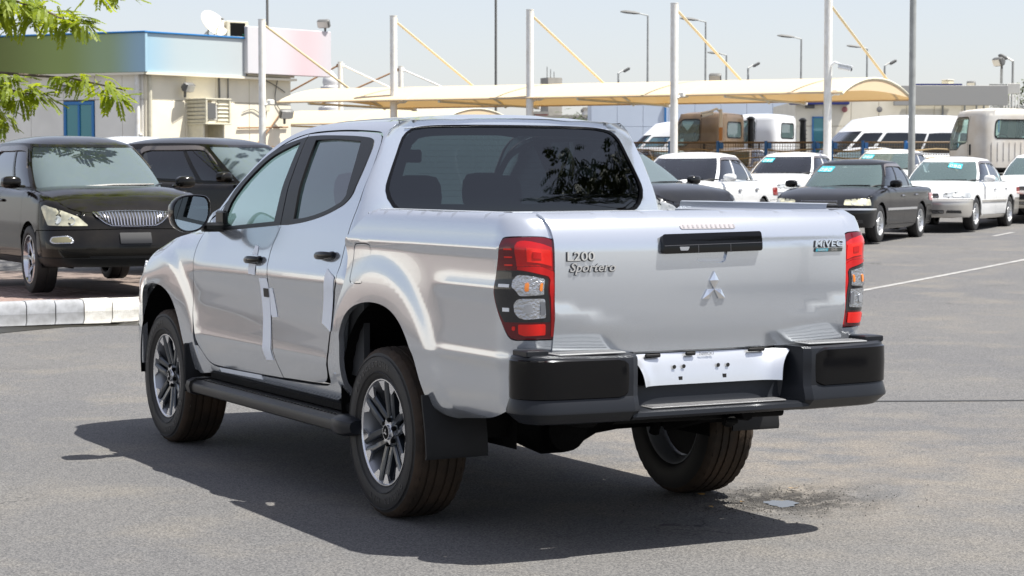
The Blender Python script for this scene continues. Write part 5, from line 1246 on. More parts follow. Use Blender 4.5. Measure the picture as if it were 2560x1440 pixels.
for k in range(4):
    m = MB(); m.panel(rrect(-.40,.66+.08*k,.40,.69+.08*k,.01), nose, .06, lip=.008, off=.012, hint=(0,1,0)); m.build('grille_bar', M['chrome'], gr)
for mir in (False, True):
    m = MB(); m.panel(rpoly([(-.90,.96),(-.46,.93),(-.46,1.0),(-.86,1.03)], .01), nose, .04, lip=.01, off=.006, hint=(-.3,1,0), mir=mir); m.build('headlight', M['lamp_chrome'], truck)
    m = MB(); m.panel(rrect(-.80,.52,-.55,.72,.03), nose, .04, lip=.01, off=.006, hint=(-.3,1,0), mir=mir); m.build('fog_lamp', M['black_trim'], truck)
# ---- wheels
def build_tyre_rim(Rr=.3875, wd=.1325, rimr=.243):
    t = MB(); t.ang = 50
    side = [(.100,.236),(.116,.246),(.124,.258),(.1315,.285),(.1335,.312),(.131,.338),(.1255,.358)]
    sh = [(.1255,.358),(.119,.370),(.109,.3785),(.098,.3825)]
    tr = []
    for c in (.066,.026,-.026,-.066):
        tr += [(c+.006,.3855),(c+.004,.3765),(c-.004,.3765),(c-.006,.3855)]
    N = 120
    t.lathe([(-a, r) for a, r in side], N, mi=0); t.lathe([(a, r) for a, r in side], N, mi=0)
    def tf(k, j, a, r):
        if j in (1, 2) and k % 3 == 0: r -= .006
        if j == 3 and k % 3 == 0: r -= .004
        return a, r
    t.lathe([(-a, r) for a, r in sh], N, mi=1, tf=tf); t.lathe([(a, r) for a, r in sh], N, mi=1, tf=tf)
    def tf2(k, j, a, r):
        if (k+j) % 2 == 0 and r > .38: r -= .0035
        return a, r
    t.lathe([(.098,.3825)]+tr+[(-.098,.3825)], N, mi=1, tf=tf2)
    for ringr in (.345, .272): 
        t.tube([(-.1335+.001, ringr*math.cos(2*math.pi*k/60), ringr*math.sin(2*math.pi*k/60)) for k in range(61)], .0022, 4, mi=0)
    for word, a0 in (('BRIDGESTONE', 118), ('DUELER H/T', -68)):
        for i, ch in enumerate(word):
            if ch == ' ': continue
            a = R(a0-(i-(len(word)-1)/2)*7.2)
            # facing -x: seen from the left, forward (+y) is on the left
            up = Vector((0, -math.cos(a), math.sin(a))); rt = Vector((0, -math.sin(a), -math.cos(a)))
            p = up*.308+Vector((-.1328, 0, 0)); nn = Vector((-1, 0, 0))
            t.text(ch, .034, Matrix(((rt.x, up.x, nn.x, p.x), (rt.y, up.y, nn.y, p.y), (rt.z, up.z, nn.z, p.z), (0, 0, 0, 1))), .0016, mi=2, sx=1.1, bold=.0008)
    tm = t.mesh('tyre', [M['tyre_side'], M['tyre_tread'], mat('tyre_letters', (.032,.031,.031), .45)])
    r = MB(); r.ang = 35
    r.lathe([(-.112,.243),(-.118,.241),(-.118,.236),(-.112,.231)], 72, mi=1)
    r.lathe([(-.112,.231),(-.095,.222),(-.06,.214),(.04,.205),(.085,.215),(.108,.231),(.112,.240),(.106,.243)], 72, mi=2)
    def pol(ro, an, x): return (x, ro*math.cos(an), ro*math.sin(an))
    for k in range(6):
        a0 = R(60*k+30)
        for s in (-1, 1):
            rings = []
            for ro, da, w, xf, dp in ((.052,.50,.016,-.080,.035),(.10,.262,.0175,-.089,.032),(.16,.170,.0195,-.099,.030),(.205,.140,.0225,-.107,.028),(.230,.135,.026,-.110,.025)):
                an = a0+s*da
                e = Vector((0, math.cos(an), math.sin(an))); tt = Vector((0, -math.sin(an), math.cos(an)))
                c = e*ro
                rings.append([c+tt*(-w)+Vector((xf+.006,0,0)), c+tt*(-w*.6)+Vector((xf,0,0)), c+tt*(w*.6)+Vector((xf,0,0)), c+tt*w+Vector((xf+.006,0,0)), c+tt*w*.8+Vector((xf+dp,0,0)), c+tt*(-w*.8)+Vector((xf+dp,0,0))])
            r.loft(rings, caps=True, mi=0)
            # bright machined wedge at the rim end
            an = a0+s*.150
            e = Vector((0, math.cos(an), math.sin(an))); tt = Vector((0, -math.sin(an), math.cos(an)))*s
            q = [e*.190+tt*.002, e*.188+tt*.018, e*.226+tt*.050, e*.235+tt*.050, e*.237+tt*(-.014), e*.222+tt*(-.008)]
            vs = [v+Vector((-.1075-.0055*min(1, (v.length-.19)/.035), 0, 0)) for v in q]+[v+Vector((-.098, 0, 0)) for v in q]
            fs = [tuple(range(6))]+[(i, (i+1) % 6, 6+(i+1) % 6, 6+i) for i in range(6)]
            r.add(vs, fs if s > 0 else [f[::-1] for f in fs], mi=1)
    r.lathe([(-.060,.078),(-.078,.074),(-.084,.060),(-.086,.0)], 36, mi=0)
    hexa = []
    for k in range(12):
        an = R(30*k); ro = .060 if k % 2 == 0 else .043; hexa.append((ro*math.cos(an), ro*math.sin(an)))
    r.prism(hexa, .010, Matrix(((0,0,-1,-.084),(1,0,0,0),(0,1,0,0),(0,0,0,1))), mi=1)
    for k in range(6):
        an = R(60*k+30); r.lathe([(-.082,.011),(-.097,.010),(-.100,.006),(-.100,0)], 8, c=(0, .057*math.cos(an), .057*math.sin(an)), mi=3)
    r.lathe([(-.094,.036),(-.104,.034),(-.104,.031)], 28, mi=1); r.lathe([(-.104,.031),(-.106,.0)], 28, mi=3)
    for an in (90, 210, 330):
        d = Vector((0, math.cos(R(an)), math.sin(R(an)))); p_ = Vector((0, -math.sin(R(an)), math.cos(R(an))))
        r.add([Vector((-.1075,0,0)), d*.009+p_*.005+Vector((-.1075,0,0)), d*.018+Vector((-.1075,0,0)), d*.009-p_*.005+Vector((-.1075,0,0))], [(0,1,2,3)], mi=1)
    r.lathe([(-.02,.165),(-.024,.16),(-.024,.06),(-.01,.05)], 40, mi=3); r.lathe([(.03,.20),(.03,.0)], 40, mi=4)
    rm = r.mesh('rim', [M['rim_dark'], M['rim_cut'], M['rim_inner'], M['under'], M['void']])
    return tm, rm
TYRE, RIM = build_tyre_rim()
for i, (x, y, rz, rx) in enumerate(((-.762, 0, 0, 8), (.762, 0, math.pi, 20), (-.765, 3.0, 0, -14), (.765, 3.0, math.pi, 33))):
    w = bpy.data.objects.new('wheel', None); COL.objects.link(w); w.parent = truck; w.location = (x, y, .3855); w.rotation_euler = (R(rx), 0, rz)
    if rz: w.rotation_euler = (R(rx), 0, math.pi)
    link('tyre', TYRE, w); link('rim', RIM, w)
# ---- underneath: axle, springs, frame
m = MB(); m.lathe([(-.66,.04),(-.35,.042),(-.22,.055),(-.13,.10),(-.05,.135),(.06,.135),(.14,.10),(.24,.055),(.36,.042),(.66,.04)], 24, c=(-.02, 0, .372)); m.lathe([(-.09,.11),(-.14,.10),(-.155,.06),(-.16,0)], 20, axis='Y', c=(-.02, -.03, .365)); m.tube([(0,.1,.40),(0,1.5,.45)], .04); m.build('rear_axle', M['under'], truck)
for s in (-1, 1):
    m = MB()
    for k in range(4): m.loft([[(s*(.53+dx), y, .47+.10*((y+.05)/.65)**2-.012*k+dz) for dx, dz in ((-.03,0),(.03,0),(.03,.010),(-.03,.010))] for y in frange(-.72+.13*k, .62-.13*k, 10)], caps=True)
    m.box((s*.53, 0, .42), (.09, .10, .14), bev=.01); m.tube([(s*.48, -.12, .32), (s*.44, -.3, .62)], .026); m.build('leaf_spring', M['under'], truck)
    m = MB(); m.box((s*.45, 1.2, .56), (.09, 4.6, .12), bev=.01); m.build('frame_rail', M['under'], truck)
m = MB(); m.box((0, -.45, .645), (1.2, 1.5, .03)); m.box((0, 1.45, .55), (1.50, 2.0, .06)); m.box((0,-1.15,.60),(1.5,.06,.08),bev=.01); m.tube([(.25,-.6,.42),(.27,-1.0,.52),(.27,-1.2,.53)], .03); m.tube([(-.35,-1.12,.53),(.5,-1.12,.52)],.02); m.build('underbody', M['under'], truck)
m = MB(); m.box((.20,-1.16,.50),(.05,.05,.05),bev=.01); m.tube([(.16,-1.19,.50),(.22,-1.19,.50)],.012); m.build('tow_eye', M['under'], truck)
# ---- cabin
m = MB()
m.box((0, 1.45, .60), (1.5, 2.2, .04)); m.box((0, .47, .95), (1.5, .05, .70))
for s in (-1, 1):
    m.box((s*.80, 1.40, .90), (.03, 2.1, .60)); 
m.build('cabin_trim', M['interior'], truck)
m = MB(); m.loft([[Vector(roofpt(i, u*.95))+Vector((0,0,-.035)) for u in us] for i in range(0, nroof+1, 2)], closed=False); m.build('headliner', mat('headliner', (.40,.40,.38), .8), truck)
m = MB(); m.loft([[(x, y, z) for y, z in ((2.62,1.21),(2.35,1.235),(2.15,1.20),(2.05,1.08),(2.10,.7))] for x in (-.74,-.3,0,.3,.74)], closed=False); m.box((.35, 2.10, 1.23), (.40,.14,.07), bev=.03); m.build('dashboard', M['dash'], truck)
m = MB(); m.tube([(.37+.185*math.cos(a), 1.93+.06*math.sin(a)*-1, 1.12+.17*math.sin(a)) for a in [2*math.pi*k/28 for k in range(29)]], .015, 6); m.tube([(.37, 2.1, 1.1), (.37, 1.95, 1.12)], .03); m.build('steering_wheel', M['dash'], truck)
def seat(x, y, w, zb):
    s = bpy.data.objects.new('seat', None); COL.objects.link(s); s.parent = truck; s.location = (x, y, 0)
    q = MB(); q.box((0, .22, .86), (w, .52, .16), bev=.05); q.build('cushion', M['seat'], s)
    q = MB(); q.loft([[(a*w*k, yy+.05*math.cos(b)*0+dy, z) for a, dy in ((-.5,0),(-.42,-.06),(0,-.075),(.42,-.06),(.5,0),(.42,.06),(0,.05),(-.42,.06))] for z, k, yy, b in ((.86,.95,.02,0),(1.05,1,-.01,0),(1.22,.98,-.05,0),(zb,.80,-.08,0),(zb+.03,.6,-.085,0))], caps=True); q.build('backrest', M['seat'], s)
    q = MB(); rings = []
    for z, k in ((zb+.05,.75),(zb+.075,.95),(zb+.13,1.0),(zb+.19,.95),(zb+.225,.78),(zb+.235,.4)):
        rings.append([(.135*k*math.cos(t), -.095+.055*k*math.sin(t), z) for t in [2*math.pi*j/14 for j in range(14)]])
    q.loft(rings, caps=True); q.tube([(-.06,-.085,zb),(-.06,-.09,zb+.07)], .008); q.tube([(.06,-.085,zb),(.06,-.09,zb+.07)], .008); q.build('headrest', M['seat'], s)
for x in (-.37, .37): seat(x, 1.52, .52, 1.32)
for x in (-.44, 0, .44): seat(x, .66, .44, 1.305)
# white protective film strips still on the doors
def film(parent, pts):
    m = MB(); m.panel(pts, side_map, .04, lip=.001, off=.0025, hint=LEFT); return m.build('film_strip', M['tape'], parent)
film(bpy.data.objects['front_door'], [(1.474,1.017,1),(1.368,1.020,1),(1.357,.985,1),(1.357,.66,1),(1.334,.607,1),(1.44,.60,1),(1.472,.66,1),(1.462,.816,1)])
film(bpy.data.objects['rear_door'], [(1.352,.972,1),(1.307,.974,1),(1.262,.830,1),(1.336,.824,1),(1.352,.84,1)])
film(bpy.data.objects['rear_door'], [(.600,1.099,1),(.500,1.063,1),(.512,1.03,1),(.592,.80,1),(.691,.835,1)])
m = MB(); m.panel(rrect(1.362,.924,1.427,.968,.004), side_map, .03, lip=.004, off=.006, hint=LEFT); m.build('black_sticker', M['black_trim'], bpy.data.objects['front_door'])
film(bpy.data.objects['front_door'], [(1.625,1.085,1),(1.525,1.085,1),(1.530,1.03,1),(1.622,1.033,1)])
film(bpy.data.objects['front_door'], [(1.61,1.130,1),(1.535,1.130,1),(1.545,1.175,1),(1.59,1.18,1)])
m = MB(); m.panel([(2.206,.498,1),(1.568,.510,1),(1.560,.487,1),(2.195,.475,1)], side_map, .05, lip=.001, off=.003, hint=LEFT); m.build('film_strip', M['tape'], truck)
# ------------------------------------------------------------------ other vehicles
M['paint_black'] = mat('dusty_black_paint', (.004, .0035, .003), .12, .0, spec=.32, noise=.9, nscale=3.0, col2=(.012, .0105, .008))
M['paint_charcoal'] = mat('charcoal_paint', (.006, .0065, .0075), .14, .0, spec=.4, noise=.8, nscale=3, col2=(.012, .012, .012))
M['paint_white'] = mat('white_paint', (.76, .77, .77), .3, coat=.8, noise=.05, nscale=4)
M['paint_beige'] = mat('silver_beige_paint', (.50, .48, .44), .3, .5, coat=.8)
M['paint_brown'] = mat('brown_truck_paint', (.155, .105, .062), .45, coat=.3, noise=.35, nscale=2)
M['paint_cab'] = mat('weathered_white_paint', (.60, .58, .54), .5, noise=.25, nscale=2, col2=(.50, .45, .38))
M['car_glass'] = glass_mat('car_glass', (.50, .62, .62), .9)
M['car_glass_dusty'] = glass_mat('dusty_windscreen', (.50, .60, .60), .35, .46, (.20, .255, .28))
M['car_glass_dark'] = glass_mat('car_glass_dark', (.06, .065, .06), .9)
M['car_glass_green'] = glass_mat('car_glass_green', (.72, .90, .86), .7, .14, (.42, .60, .60))
M['headlamp'] = mat('headlamp_yellowed', (.62, .60, .44), .12, .1, coat=1.0, noise=.3, nscale=14)
M['headlamp_inner'] = mat('headlamp_reflector', (.70, .71, .66), .18, .6)
M['headlamp_clear'] = mat('headlamp_clear', (.58, .60, .60), .12, .3, coat=1.0, noise=.4, nscale=12)
M['sticker_cyan'] = mat('cyan_sticker', (.04, .47, .58), .5)
M['sticker_white'] = mat('sticker_white', (.75, .82, .83), .5)
M['alloy'] = mat('alloy_rim', (.62, .63, .64), .28, .75)
M['chrome_rim'] = mat('chrome_rim', (.62, .62, .64), .13, 1.0)
M['plate_dark'] = mat('dark_plate_holder', (.010, .011, .014), .5, spec=.3)
M['car_inside'] = mat('car_interior', (.06, .06, .058), .8)
M['car_seat'] = mat('car_seat', (.05, .05, .05), .8)
M['visor'] = mat('smoked_visor', (.10, .088, .085), .25, coat=.5)
M['dark_red_lamp'] = mat('car_tail_lamp', (.30, .012, .012), .12, coat=1.0)
def car_wheel(rad, wid, rimr, style, rimmat):
    t = MB(); h = wid/2
    t.lathe([(-h*.8, rimr), (-h, rimr+.02), (-h*1.02, (rimr+rad)/2), (-h*.92, rad-.012), (-h*.75, rad), (-.01, rad), (-.005, rad-.006), (.005, rad-.006), (.01, rad), (h*.75, rad), (h*.92, rad-.012), (h*1.02, (rimr+rad)/2), (h, rimr+.02), (h*.8, rimr)], 48)
    tm = t.mesh('tyre', M['tyre_side'])
    r = MB(); r.lathe([(-h*.80, rimr+.002), (-h*.95, rimr), (-h*.95, rimr-.012), (-h*.7, rimr-.022), (-h*.1, rimr-.03), (h*.9, rimr-.02)], 40, mi=0)
    r.lathe([(0, rimr-.03), (.0, .0)], 32, mi=1)
    n, tw, wd = style
    for k in range(n):
        a0 = 2*math.pi*k/n
        rings = []
        for f in frange(0, 1, 4):
            ro = .045+(rimr-.065)*f; an = a0+tw*math.sin(f*math.pi*.5)
            e = Vector((0, math.cos(an), math.sin(an))); q = Vector((0, -math.sin(an), math.cos(an))); w = wd*(.75+.45*f); xf = -h*(.50+.12*f)
            rings.append([e*ro-q*w+Vector((xf+.012, 0, 0)), e*ro-q*w*.5+Vector((xf, 0, 0)), e*ro+q*w*.5+Vector((xf, 0, 0)), e*ro+q*w+Vector((xf+.012, 0, 0)), e*ro+Vector((xf+.04, 0, 0))])
        r.loft(rings, caps=True)
    r.lathe([(-h*.45, .075), (-h*.62, .065), (-h*.68, .03), (-h*.68, 0)], 20)
    return tm, r.mesh('rim', [rimmat, M['void']])
WH = {'suv': car_wheel(.365, .24, .262, (9, .25, .016), M['chrome_rim']), 'suv2': car_wheel(.36, .23, .225, (5, 0, .03), M['alloy']),
      'sedan': car_wheel(.325, .205, .212, (14, .12, .011), M['alloy']), 'van': car_wheel(.34, .20, .20, (6, 0, .03), M['alloy']), 'lorry': car_wheel(.40, .22, .23, (6, 0, .035), M['paint_cab'])}
SPECS = {
 'suv': dict(L=4.58, X=.915, wb=2.715, fo=.93, H=1.735, yw0=1.18, yw1=.28, yr1=-1.75, yr0=-2.10, xt=.62, belt=[(2.3,.86),(1.9,1.02),(1.2,1.115),(.5,1.12),(-1.3,1.17),(-2.2,1.16)], hood=[(2.31,.84),(2.1,.95),(1.8,1.02),(1.2,1.115)], zlo=.30, rw=.365, wheel='suv', arch=.42, door=(1.0,-.02,-1.02), hatch=True, win=[(31,.0),(-.07,-.95),(-1.03,-34)], xin=.09),
 'sedan': dict(L=4.82, X=.8825, wb=2.78, fo=.90, H=1.455, yw0=.98, yw1=.22, yr1=-.95, yr0=-1.62, xt=.58, belt=[(2.3,.66),(1.9,.80),(1.0,.93),(0,.935),(-1.5,.95),(-2.5,.93)], hood=[(2.30,.665),(2.1,.76),(1.8,.82),(1.0,.93)], deck=[(-1.5,.95),(-2.2,.95),(-2.52,.90)], zlo=.22, rw=.325, wheel='sedan', arch=.375, door=(.82,-.15,-1.12), hatch=False, win=[(31,-.13),(-.19,-.76),(-.80,-25)], xin=.075),
 'van': dict(L=5.38, X=.94, wb=3.11, fo=1.15, H=2.30, yw0=2.30, yw1=1.20, yr1=-2.42, yr0=-2.56, xt=.76, belt=[(2.7,.98),(2.3,1.12),(1.5,1.16),(-2.7,1.16)], hood=[(2.70,.95),(2.5,1.06),(2.3,1.13)], zlo=.28, rw=.34, wheel='van', arch=.40, door=(1.72,.78,-.45), hatch=True, win=[(33,.80),(.70,-.52),(-.58,-1.45),(-1.52,-36)], xin=.04, wt=(.05,.60)),
}
MODEL = {}
def se(a, X, Y, n):
    c, s = math.cos(a), math.sin(a)
    return (X*math.copysign(abs(c)**(2/n), c), Y*math.copysign(abs(s)**(2/n), s))
def car_model(key, glass=('car_glass_green', 'car_glass'), lamp='headlamp', grille='bars'):
    mk = (key, glass, lamp, grille)
    if mk in MODEL: return MODEL[mk]
    S = SPECS[key]; X = S['X']; wb = S['wb']; yF = wb/2+S['fo']; yR = yF-S['L']; parts = []
    yA, yB = yF-.62, yR+.50
    pl = []
    for k in range(41):
        a = math.pi/2*(1-k/40); x, y = se(a, X, yF-yA, 3.0); pl.append((x, yA+y))
    pl += [(X, yA+(yB-yA)*k/60) for k in range(1, 60)]
    for k in range(41):
        a = -math.pi/2*k/40; x, y = se(a, X, yB-yR, 3.4); pl.append((x, yB+y))
    cum = [0.0]
    for i in range(1, len(pl)): cum.append(cum[-1]+math.hypot(pl[i][0]-pl[i-1][0], pl[i][1]-pl[i-1][1]))
    SL = cum[-1]
    def plan(s):
        s = min(max(s, 0), SL); lo, hi = 0, len(cum)-1
        while hi-lo > 1:
            m_ = (lo+hi)//2
            if cum[m_] <= s: lo = m_
            else: hi = m_
        f = (s-cum[lo])/(cum[hi]-cum[lo]); x = pl[lo][0]+(pl[hi][0]-pl[lo][0])*f; y = pl[lo][1]+(pl[hi][1]-pl[lo][1])*f
        a = pl[max(0, lo-1)]; b = pl[min(len(pl)-1, hi+1)]; t = Vector((b[0]-a[0], b[1]-a[1])).normalized()
        return x, y, -t.y, t.x
    def s_of_y(y):
        for i in range(40, len(pl)-40):
            if pl[i][1] <= y: return cum[i]
        return SL
    bt = sorted(S['belt']); zt_ = pch([p[0] for p in bt], [p[1] for p in bt])
    def ztop(y): return zt_(min(max(y, bt[0][0]), bt[-1][0]))
    zl = S['zlo']; xin = S['xin']
    ins = pch([zl-.05, zl+.06, .45, .62, .70, .82, 1.0, 1.2], [.10, .03, .005, 0, .0, .006, .02, .04])
    rr = .09
    def wall(q, z):
        s = abs(q); x, y, nx, ny = plan(s); zt = ztop(y)
        d = ins(z)*(1.0 if z < .9 else 1.0)
        k = min(.985, max(0, (z-(zt-rr))/rr)); d += xin*(1-math.sqrt(1-k*k))
        end = 0
        if y > yA: d += .10*sstep(.50, .8, z)*sstep(yA, yF, y)
        x -= nx*-d*-1 if False else 0
        x2, y2 = x+nx*-d if nx*x < 0 else x-abs(nx)*d*math.copysign(1, x), y-ny*d if ny*(y-(yA+yB)/2) > 0 else y+ny*d
        return (math.copysign(1, q)*x2 if q else 0.0, y2, z)
    def P(name, out, mats, mp=wall, parent=None, both=True, **kw):
        res = []
        for mir in ((False, True) if both else (False,)):
            m = MB(); kw2 = dict(step=.06, lip=.02, hint=(1, 0, 0)); kw2.update(kw); m.panel(out, mp, mir=mir, **kw2)
            parts.append((name, m.mesh(name, [M.get(q, M['paint_white']) for q in mats]), mats[0], parent)); res.append(len(parts)-1)
        return res
    sy = s_of_y; d0, d1, d2 = S['door']; yf, yr = wb/2, -wb/2; ar = S['arch']
    def arch(yc, a0, a1, n=14, z0=None):
        zc = S['rw']; return [(sy(yc)+ar*math.cos(R(a0+(a1-a0)*k/n)), max(zl, zc+ar*math.sin(R(a0+(a1-a0)*k/n))*.98)) for k in range(n+1)]
    def topline(s0, s1, n, eps=.003):
        return [(s0+(s1-s0)*k/n, ztop(plan(s0+(s1-s0)*k/n)[1])-eps) for k in range(n+1)]
    zb = .62 if key != 'van' else .66
    if key == 'suv': zb = .70
    sf = sy(yf)-ar*.88
    # bumpers
    P('front_bumper', [(-sf,zl+.04,1),(sf,zl+.04,1),(sf,zb-.02,1),(0,zb,1),(-sf,zb-.02,1)], ['PAINT'], both=False, hint=(0, 1, 0))
    sr = sy(yr)+ar*.9
    P('rear_bumper', [(sr,zl+.04,1),(SL,zl+.04,1),(SL,zb,1),(sr,zb-.02,1)], ['PAINT'], hint=(.3, -1, 0))
    g_ = .006
    A1 = arch(yf, 135, 4)
    fw = [(0,zb+.008,1),(sf,zb-.012,1)]+[(a, b, 1) if i in (0, len(A1)-1) else (a, b) for i, (a, b) in enumerate(A1)]+[(sy(d0)-g_,zl+.02,1)]+[(a, b, 1) for a, b in topline(sy(d0)-g_, 0, 16)]
    P('front_wing', fw, ['PAINT'])
    P('front_door', [(sy(d0),zl+.08,1),(sy(d1)-g_,zl+.08,1)]+[(a, b, 1) for a, b in topline(sy(d1)-g_, sy(d0), 6)], ['PAINT'])
    A2 = arch(yr, 178, 60, 8)
    A2d = [p for p in A2 if p[0] < sy(d2)-g_]
    if key == 'van':
        P('rear_door', [(sy(d1),zl+.08,1),(sy(d2)-g_,zl+.08,1)]+[(a, b, 1) for a, b in topline(sy(d2)-g_, sy(d1), 6)], ['PAINT'])
        A3 = arch(yr, 176, 6)
        q3 = [(sy(d2),zl+.02,1)]+[(a, b, 1) if i in (0, len(A3)-1) else (a, b) for i, (a, b) in enumerate(A3)]+[(sr,zl+.04,1),(sr,zb-.012,1),(SL,zb+.008,1)]+[(a, b, 1) for a, b in topline(SL, sy(d2), 20)]
    else:
        P('rear_door', [(sy(d1),zl+.08,1)]+([(A2d[0][0], zl+.08, 1)] if A2d else [])+[(a, b) for a, b in A2d[1:]]+[(sy(d2)-g_, A2d[-1][1]+.02 if A2d else zl+.08, 1)]+[(a, b, 1) for a, b in topline(sy(d2)-g_, sy(d1), 6)], ['PAINT'])
        A3 = [p for p in arch(yr, 178, 40, 18) if p[0] > sy(d2)]
        q3 = [(sy(d2), A3[0][1]+.0, 1)]+A3+[(sr,zb-.012,1),(SL,zb+.008,1)]+[(a, b, 1) for a, b in topline(SL, sy(d2), 14)]
    P('rear_wing', q3, ['PAINT'])
    P('sill', [(sy(yf)+ar*.98,zl,1),(sy(yr)-ar*.98,zl,1),(sy(yr)-ar*.98,zl+.074,1),(sy(yf)+ar*.98,zl+.074,1)], ['PAINT2'])
    # bonnet and boot lid follow the top edge of the walls
    def topsurf(ya, crown, nu=24, nv=16, front=True):
        tab = []
        for k in range(61):
            s = (sy(yA)+.02)*k/60 if front else SL-(SL-sy(yB)+.02)*k/60
            zt = ztop(plan(s)[1])-.004; q = wall(s, zt); tab.append((q[0], q[1], plan(s)[1]))
        xs_ = max(t[0] for t in tab)
        tab = [t for t in tab]
        def lim(x):
            x = abs(x)
            for i in range(len(tab)-1):
                if tab[i][0] <= x <= tab[i+1][0]:
                    f = (x-tab[i][0])/max(1e-6, tab[i+1][0]-tab[i][0]); return tab[i][1]+(tab[i+1][1]-tab[i][1])*f, tab[i][2]+(tab[i+1][2]-tab[i][2])*f
            return tab[-1][1], tab[-1][2]
        def f(u, v):
            xx = u*xs_; yl, yp = lim(xx*.9999); y = ya+(yl-ya)*v
            ye = y+(yp-yl)*v**3
            return (xx, y, ztop(ye)-.004+crown*(1-u**4)*(1-v**8))
        m = MB(); m.grid(f, [math.copysign(abs(q)**.75, q) for q in frange(-1, 1, nu)], [q**.7 for q in frange(0, 1, nv)], flip=front); m.ang = 80
        return m
    parts.append(('bonnet', topsurf(S['yw0']-.12, .045).mesh('bonnet', M['paint_white']), 'PAINT', None))
    if not S['hatch']: parts.append(('boot_lid', topsurf(S['yr0']+.15, .03, front=False).mesh('boot_lid', M['paint_white']), 'PAINT', None))
    # cabin ring
    xb = X-xin-.028; n = 5.0 if key != 'van' else 6.0
    yc0, ly0 = (S['yw0']+S['yr0'])/2, (S['yw0']-S['yr0'])/2; yc1, ly1 = (S['yw1']+S['yr1'])/2, (S['yw1']-S['yr1'])/2
    xt, H = S['xt'], S['H']; UA, VT = 1.5, (H-1.0)*1.15
    zroof = {'van': H-.10, 'suv': H-.085}.get(key, H-.055)
    def ring(u, v):
        a = u/UA; t = v/VT
        x0, y0 = se(a, xb, ly0, n); x1, y1 = se(a, xt, ly1, n)
        tt = t if key != 'van' else t**.85
        xx = x0+(x1-x0)*(t if key != 'van' else (.75*t+.25*t*t)); yy = yc0+y0+(yc1+y1-yc0-y0)*t
        bul = .035*math.sin(math.pi*t); r_ = math.hypot(x0/xb, y0/ly0) or 1
        xx += bul*x0/xb; yy += bul*.8*(y0/ly0)
        z0 = ztop(yc0+y0)-.004; dz = .030*((y1)/ly1)**2
        return (xx, yy, z0+(zroof-dz-z0)*t)
    def ang(y, t=.5):
        if abs(y) > 15: return R(y)*UA
        yc, ly = yc0+(yc1-yc0)*t, ly0+(ly1-ly0)*t
        s = min(1, max(-1, (y-yc)/ly)); s = math.copysign(abs(s)**(n/2), s)
        return math.asin(s)*UA
    wt0, wt1 = S.get('wt', (.06, .86))
    holes = []; wins = []
    for (ya, yb) in S['win']:
        a0, a1 = ang(yb), ang(ya)
        rect = rrect(a0, wt0*VT, a1, wt1*VT, .035, 3); wins.append(rect); holes.append(rect)
        holes.append([(math.pi*UA-p[0], *p[1:]) for p in rect[::-1]])
    wsw = R(50); WS = rrect((math.pi/2-wsw)*UA, .035*VT, (math.pi/2+wsw)*UA, (.935 if key != 'van' else .66)*VT, .05, 4); holes.append(WS)
    rw0 = R(49); RW = rrect((1.5*math.pi-rw0)*UA, (.10 if S['hatch'] else .08)*VT, (1.5*math.pi+rw0)*UA, (.86 if key != 'van' else .58)*VT, .06, 4)
    o1 = [(-math.pi/2*UA,0,1),(1.5*math.pi*UA,0,1),(1.5*math.pi*UA,VT,1),(-math.pi/2*UA,VT,1)]
    # split at the back so that the rear window stays whole
    o1 = [(-math.pi/2*UA+rw0*1.2,0,1),(1.5*math.pi*UA-rw0*1.2,0,1),(1.5*math.pi*UA-rw0*1.2,VT,1),(-math.pi/2*UA+rw0*1.2,VT,1)]
    m = MB(); m.panel(o1, ring, .07, holes=holes, lip=.012, hint=(0, 1, .3))
    m.panel([(1.5*math.pi*UA-rw0*1.2,0,1),(1.5*math.pi*UA+rw0*1.2,0,1),(1.5*math.pi*UA+rw0*1.2,VT,1),(1.5*math.pi*UA-rw0*1.2,VT,1)], ring, .07, holes=[RW], lip=.0, hint=(0, -1, .3))
    parts.append(('cabin', m.mesh('cabin', M['paint_white']), 'PAINT', None))
    m = MB(); A_ = frange(0, 2*math.pi, 72)[:-1]
    def cap(k, a):
        p = ring(a*UA, VT); cx_, cy_ = 0, yc1; e = 1-(1-k)**1.0
        return (p[0]*k, cy_+(p[1]-cy_)*k, p[2]+(H-zroof)*(1-k**3.2)+.030*((p[1]-yc1)/ly1)**2*(1-k*k))
    m.loft([[cap(k, a) for a in A_] for k in (1, .985, .95, .9, .8, .65, .45, .2, .02)]); m.ang = 80
    parts.append(('roof', m.mesh('roof', M['paint_white']), 'PAINT', None))
    m = MB(); m.panel(WS, ring, .08, lip=0, off=-.004, hint=(0, 1, .3)); parts.append(('windscreen', m.mesh('windscreen', M[glass[0]]), None, None)); iws = len(parts)-1
    m = MB(); m.panel(RW, ring, .08, lip=0, off=-.004, hint=(0, -1, .3)); parts.append(('rear_window', m.mesh('rear_window', M[glass[1]]), None, None))
    sh = lambda o, k: [(sum(p[0] for p in o)/len(o)+(p[0]-sum(q[0] for q in o)/len(o))*k, sum(p[1] for p in o)/len(o)+(p[1]-sum(q[1] for q in o)/len(o))*k, 1) for p in o]
    for i, rect in enumerate(wins):
        for mir in (False, True):
            m = MB(); m.panel(rect, ring, .08, lip=0, off=-.006, hint=(1, 0, 0), mir=mir); parts.append(('side_window', m.mesh('side_window', M[glass[1] if (key == 'sedan' or i == 0) else glass[-1]]), None, None))
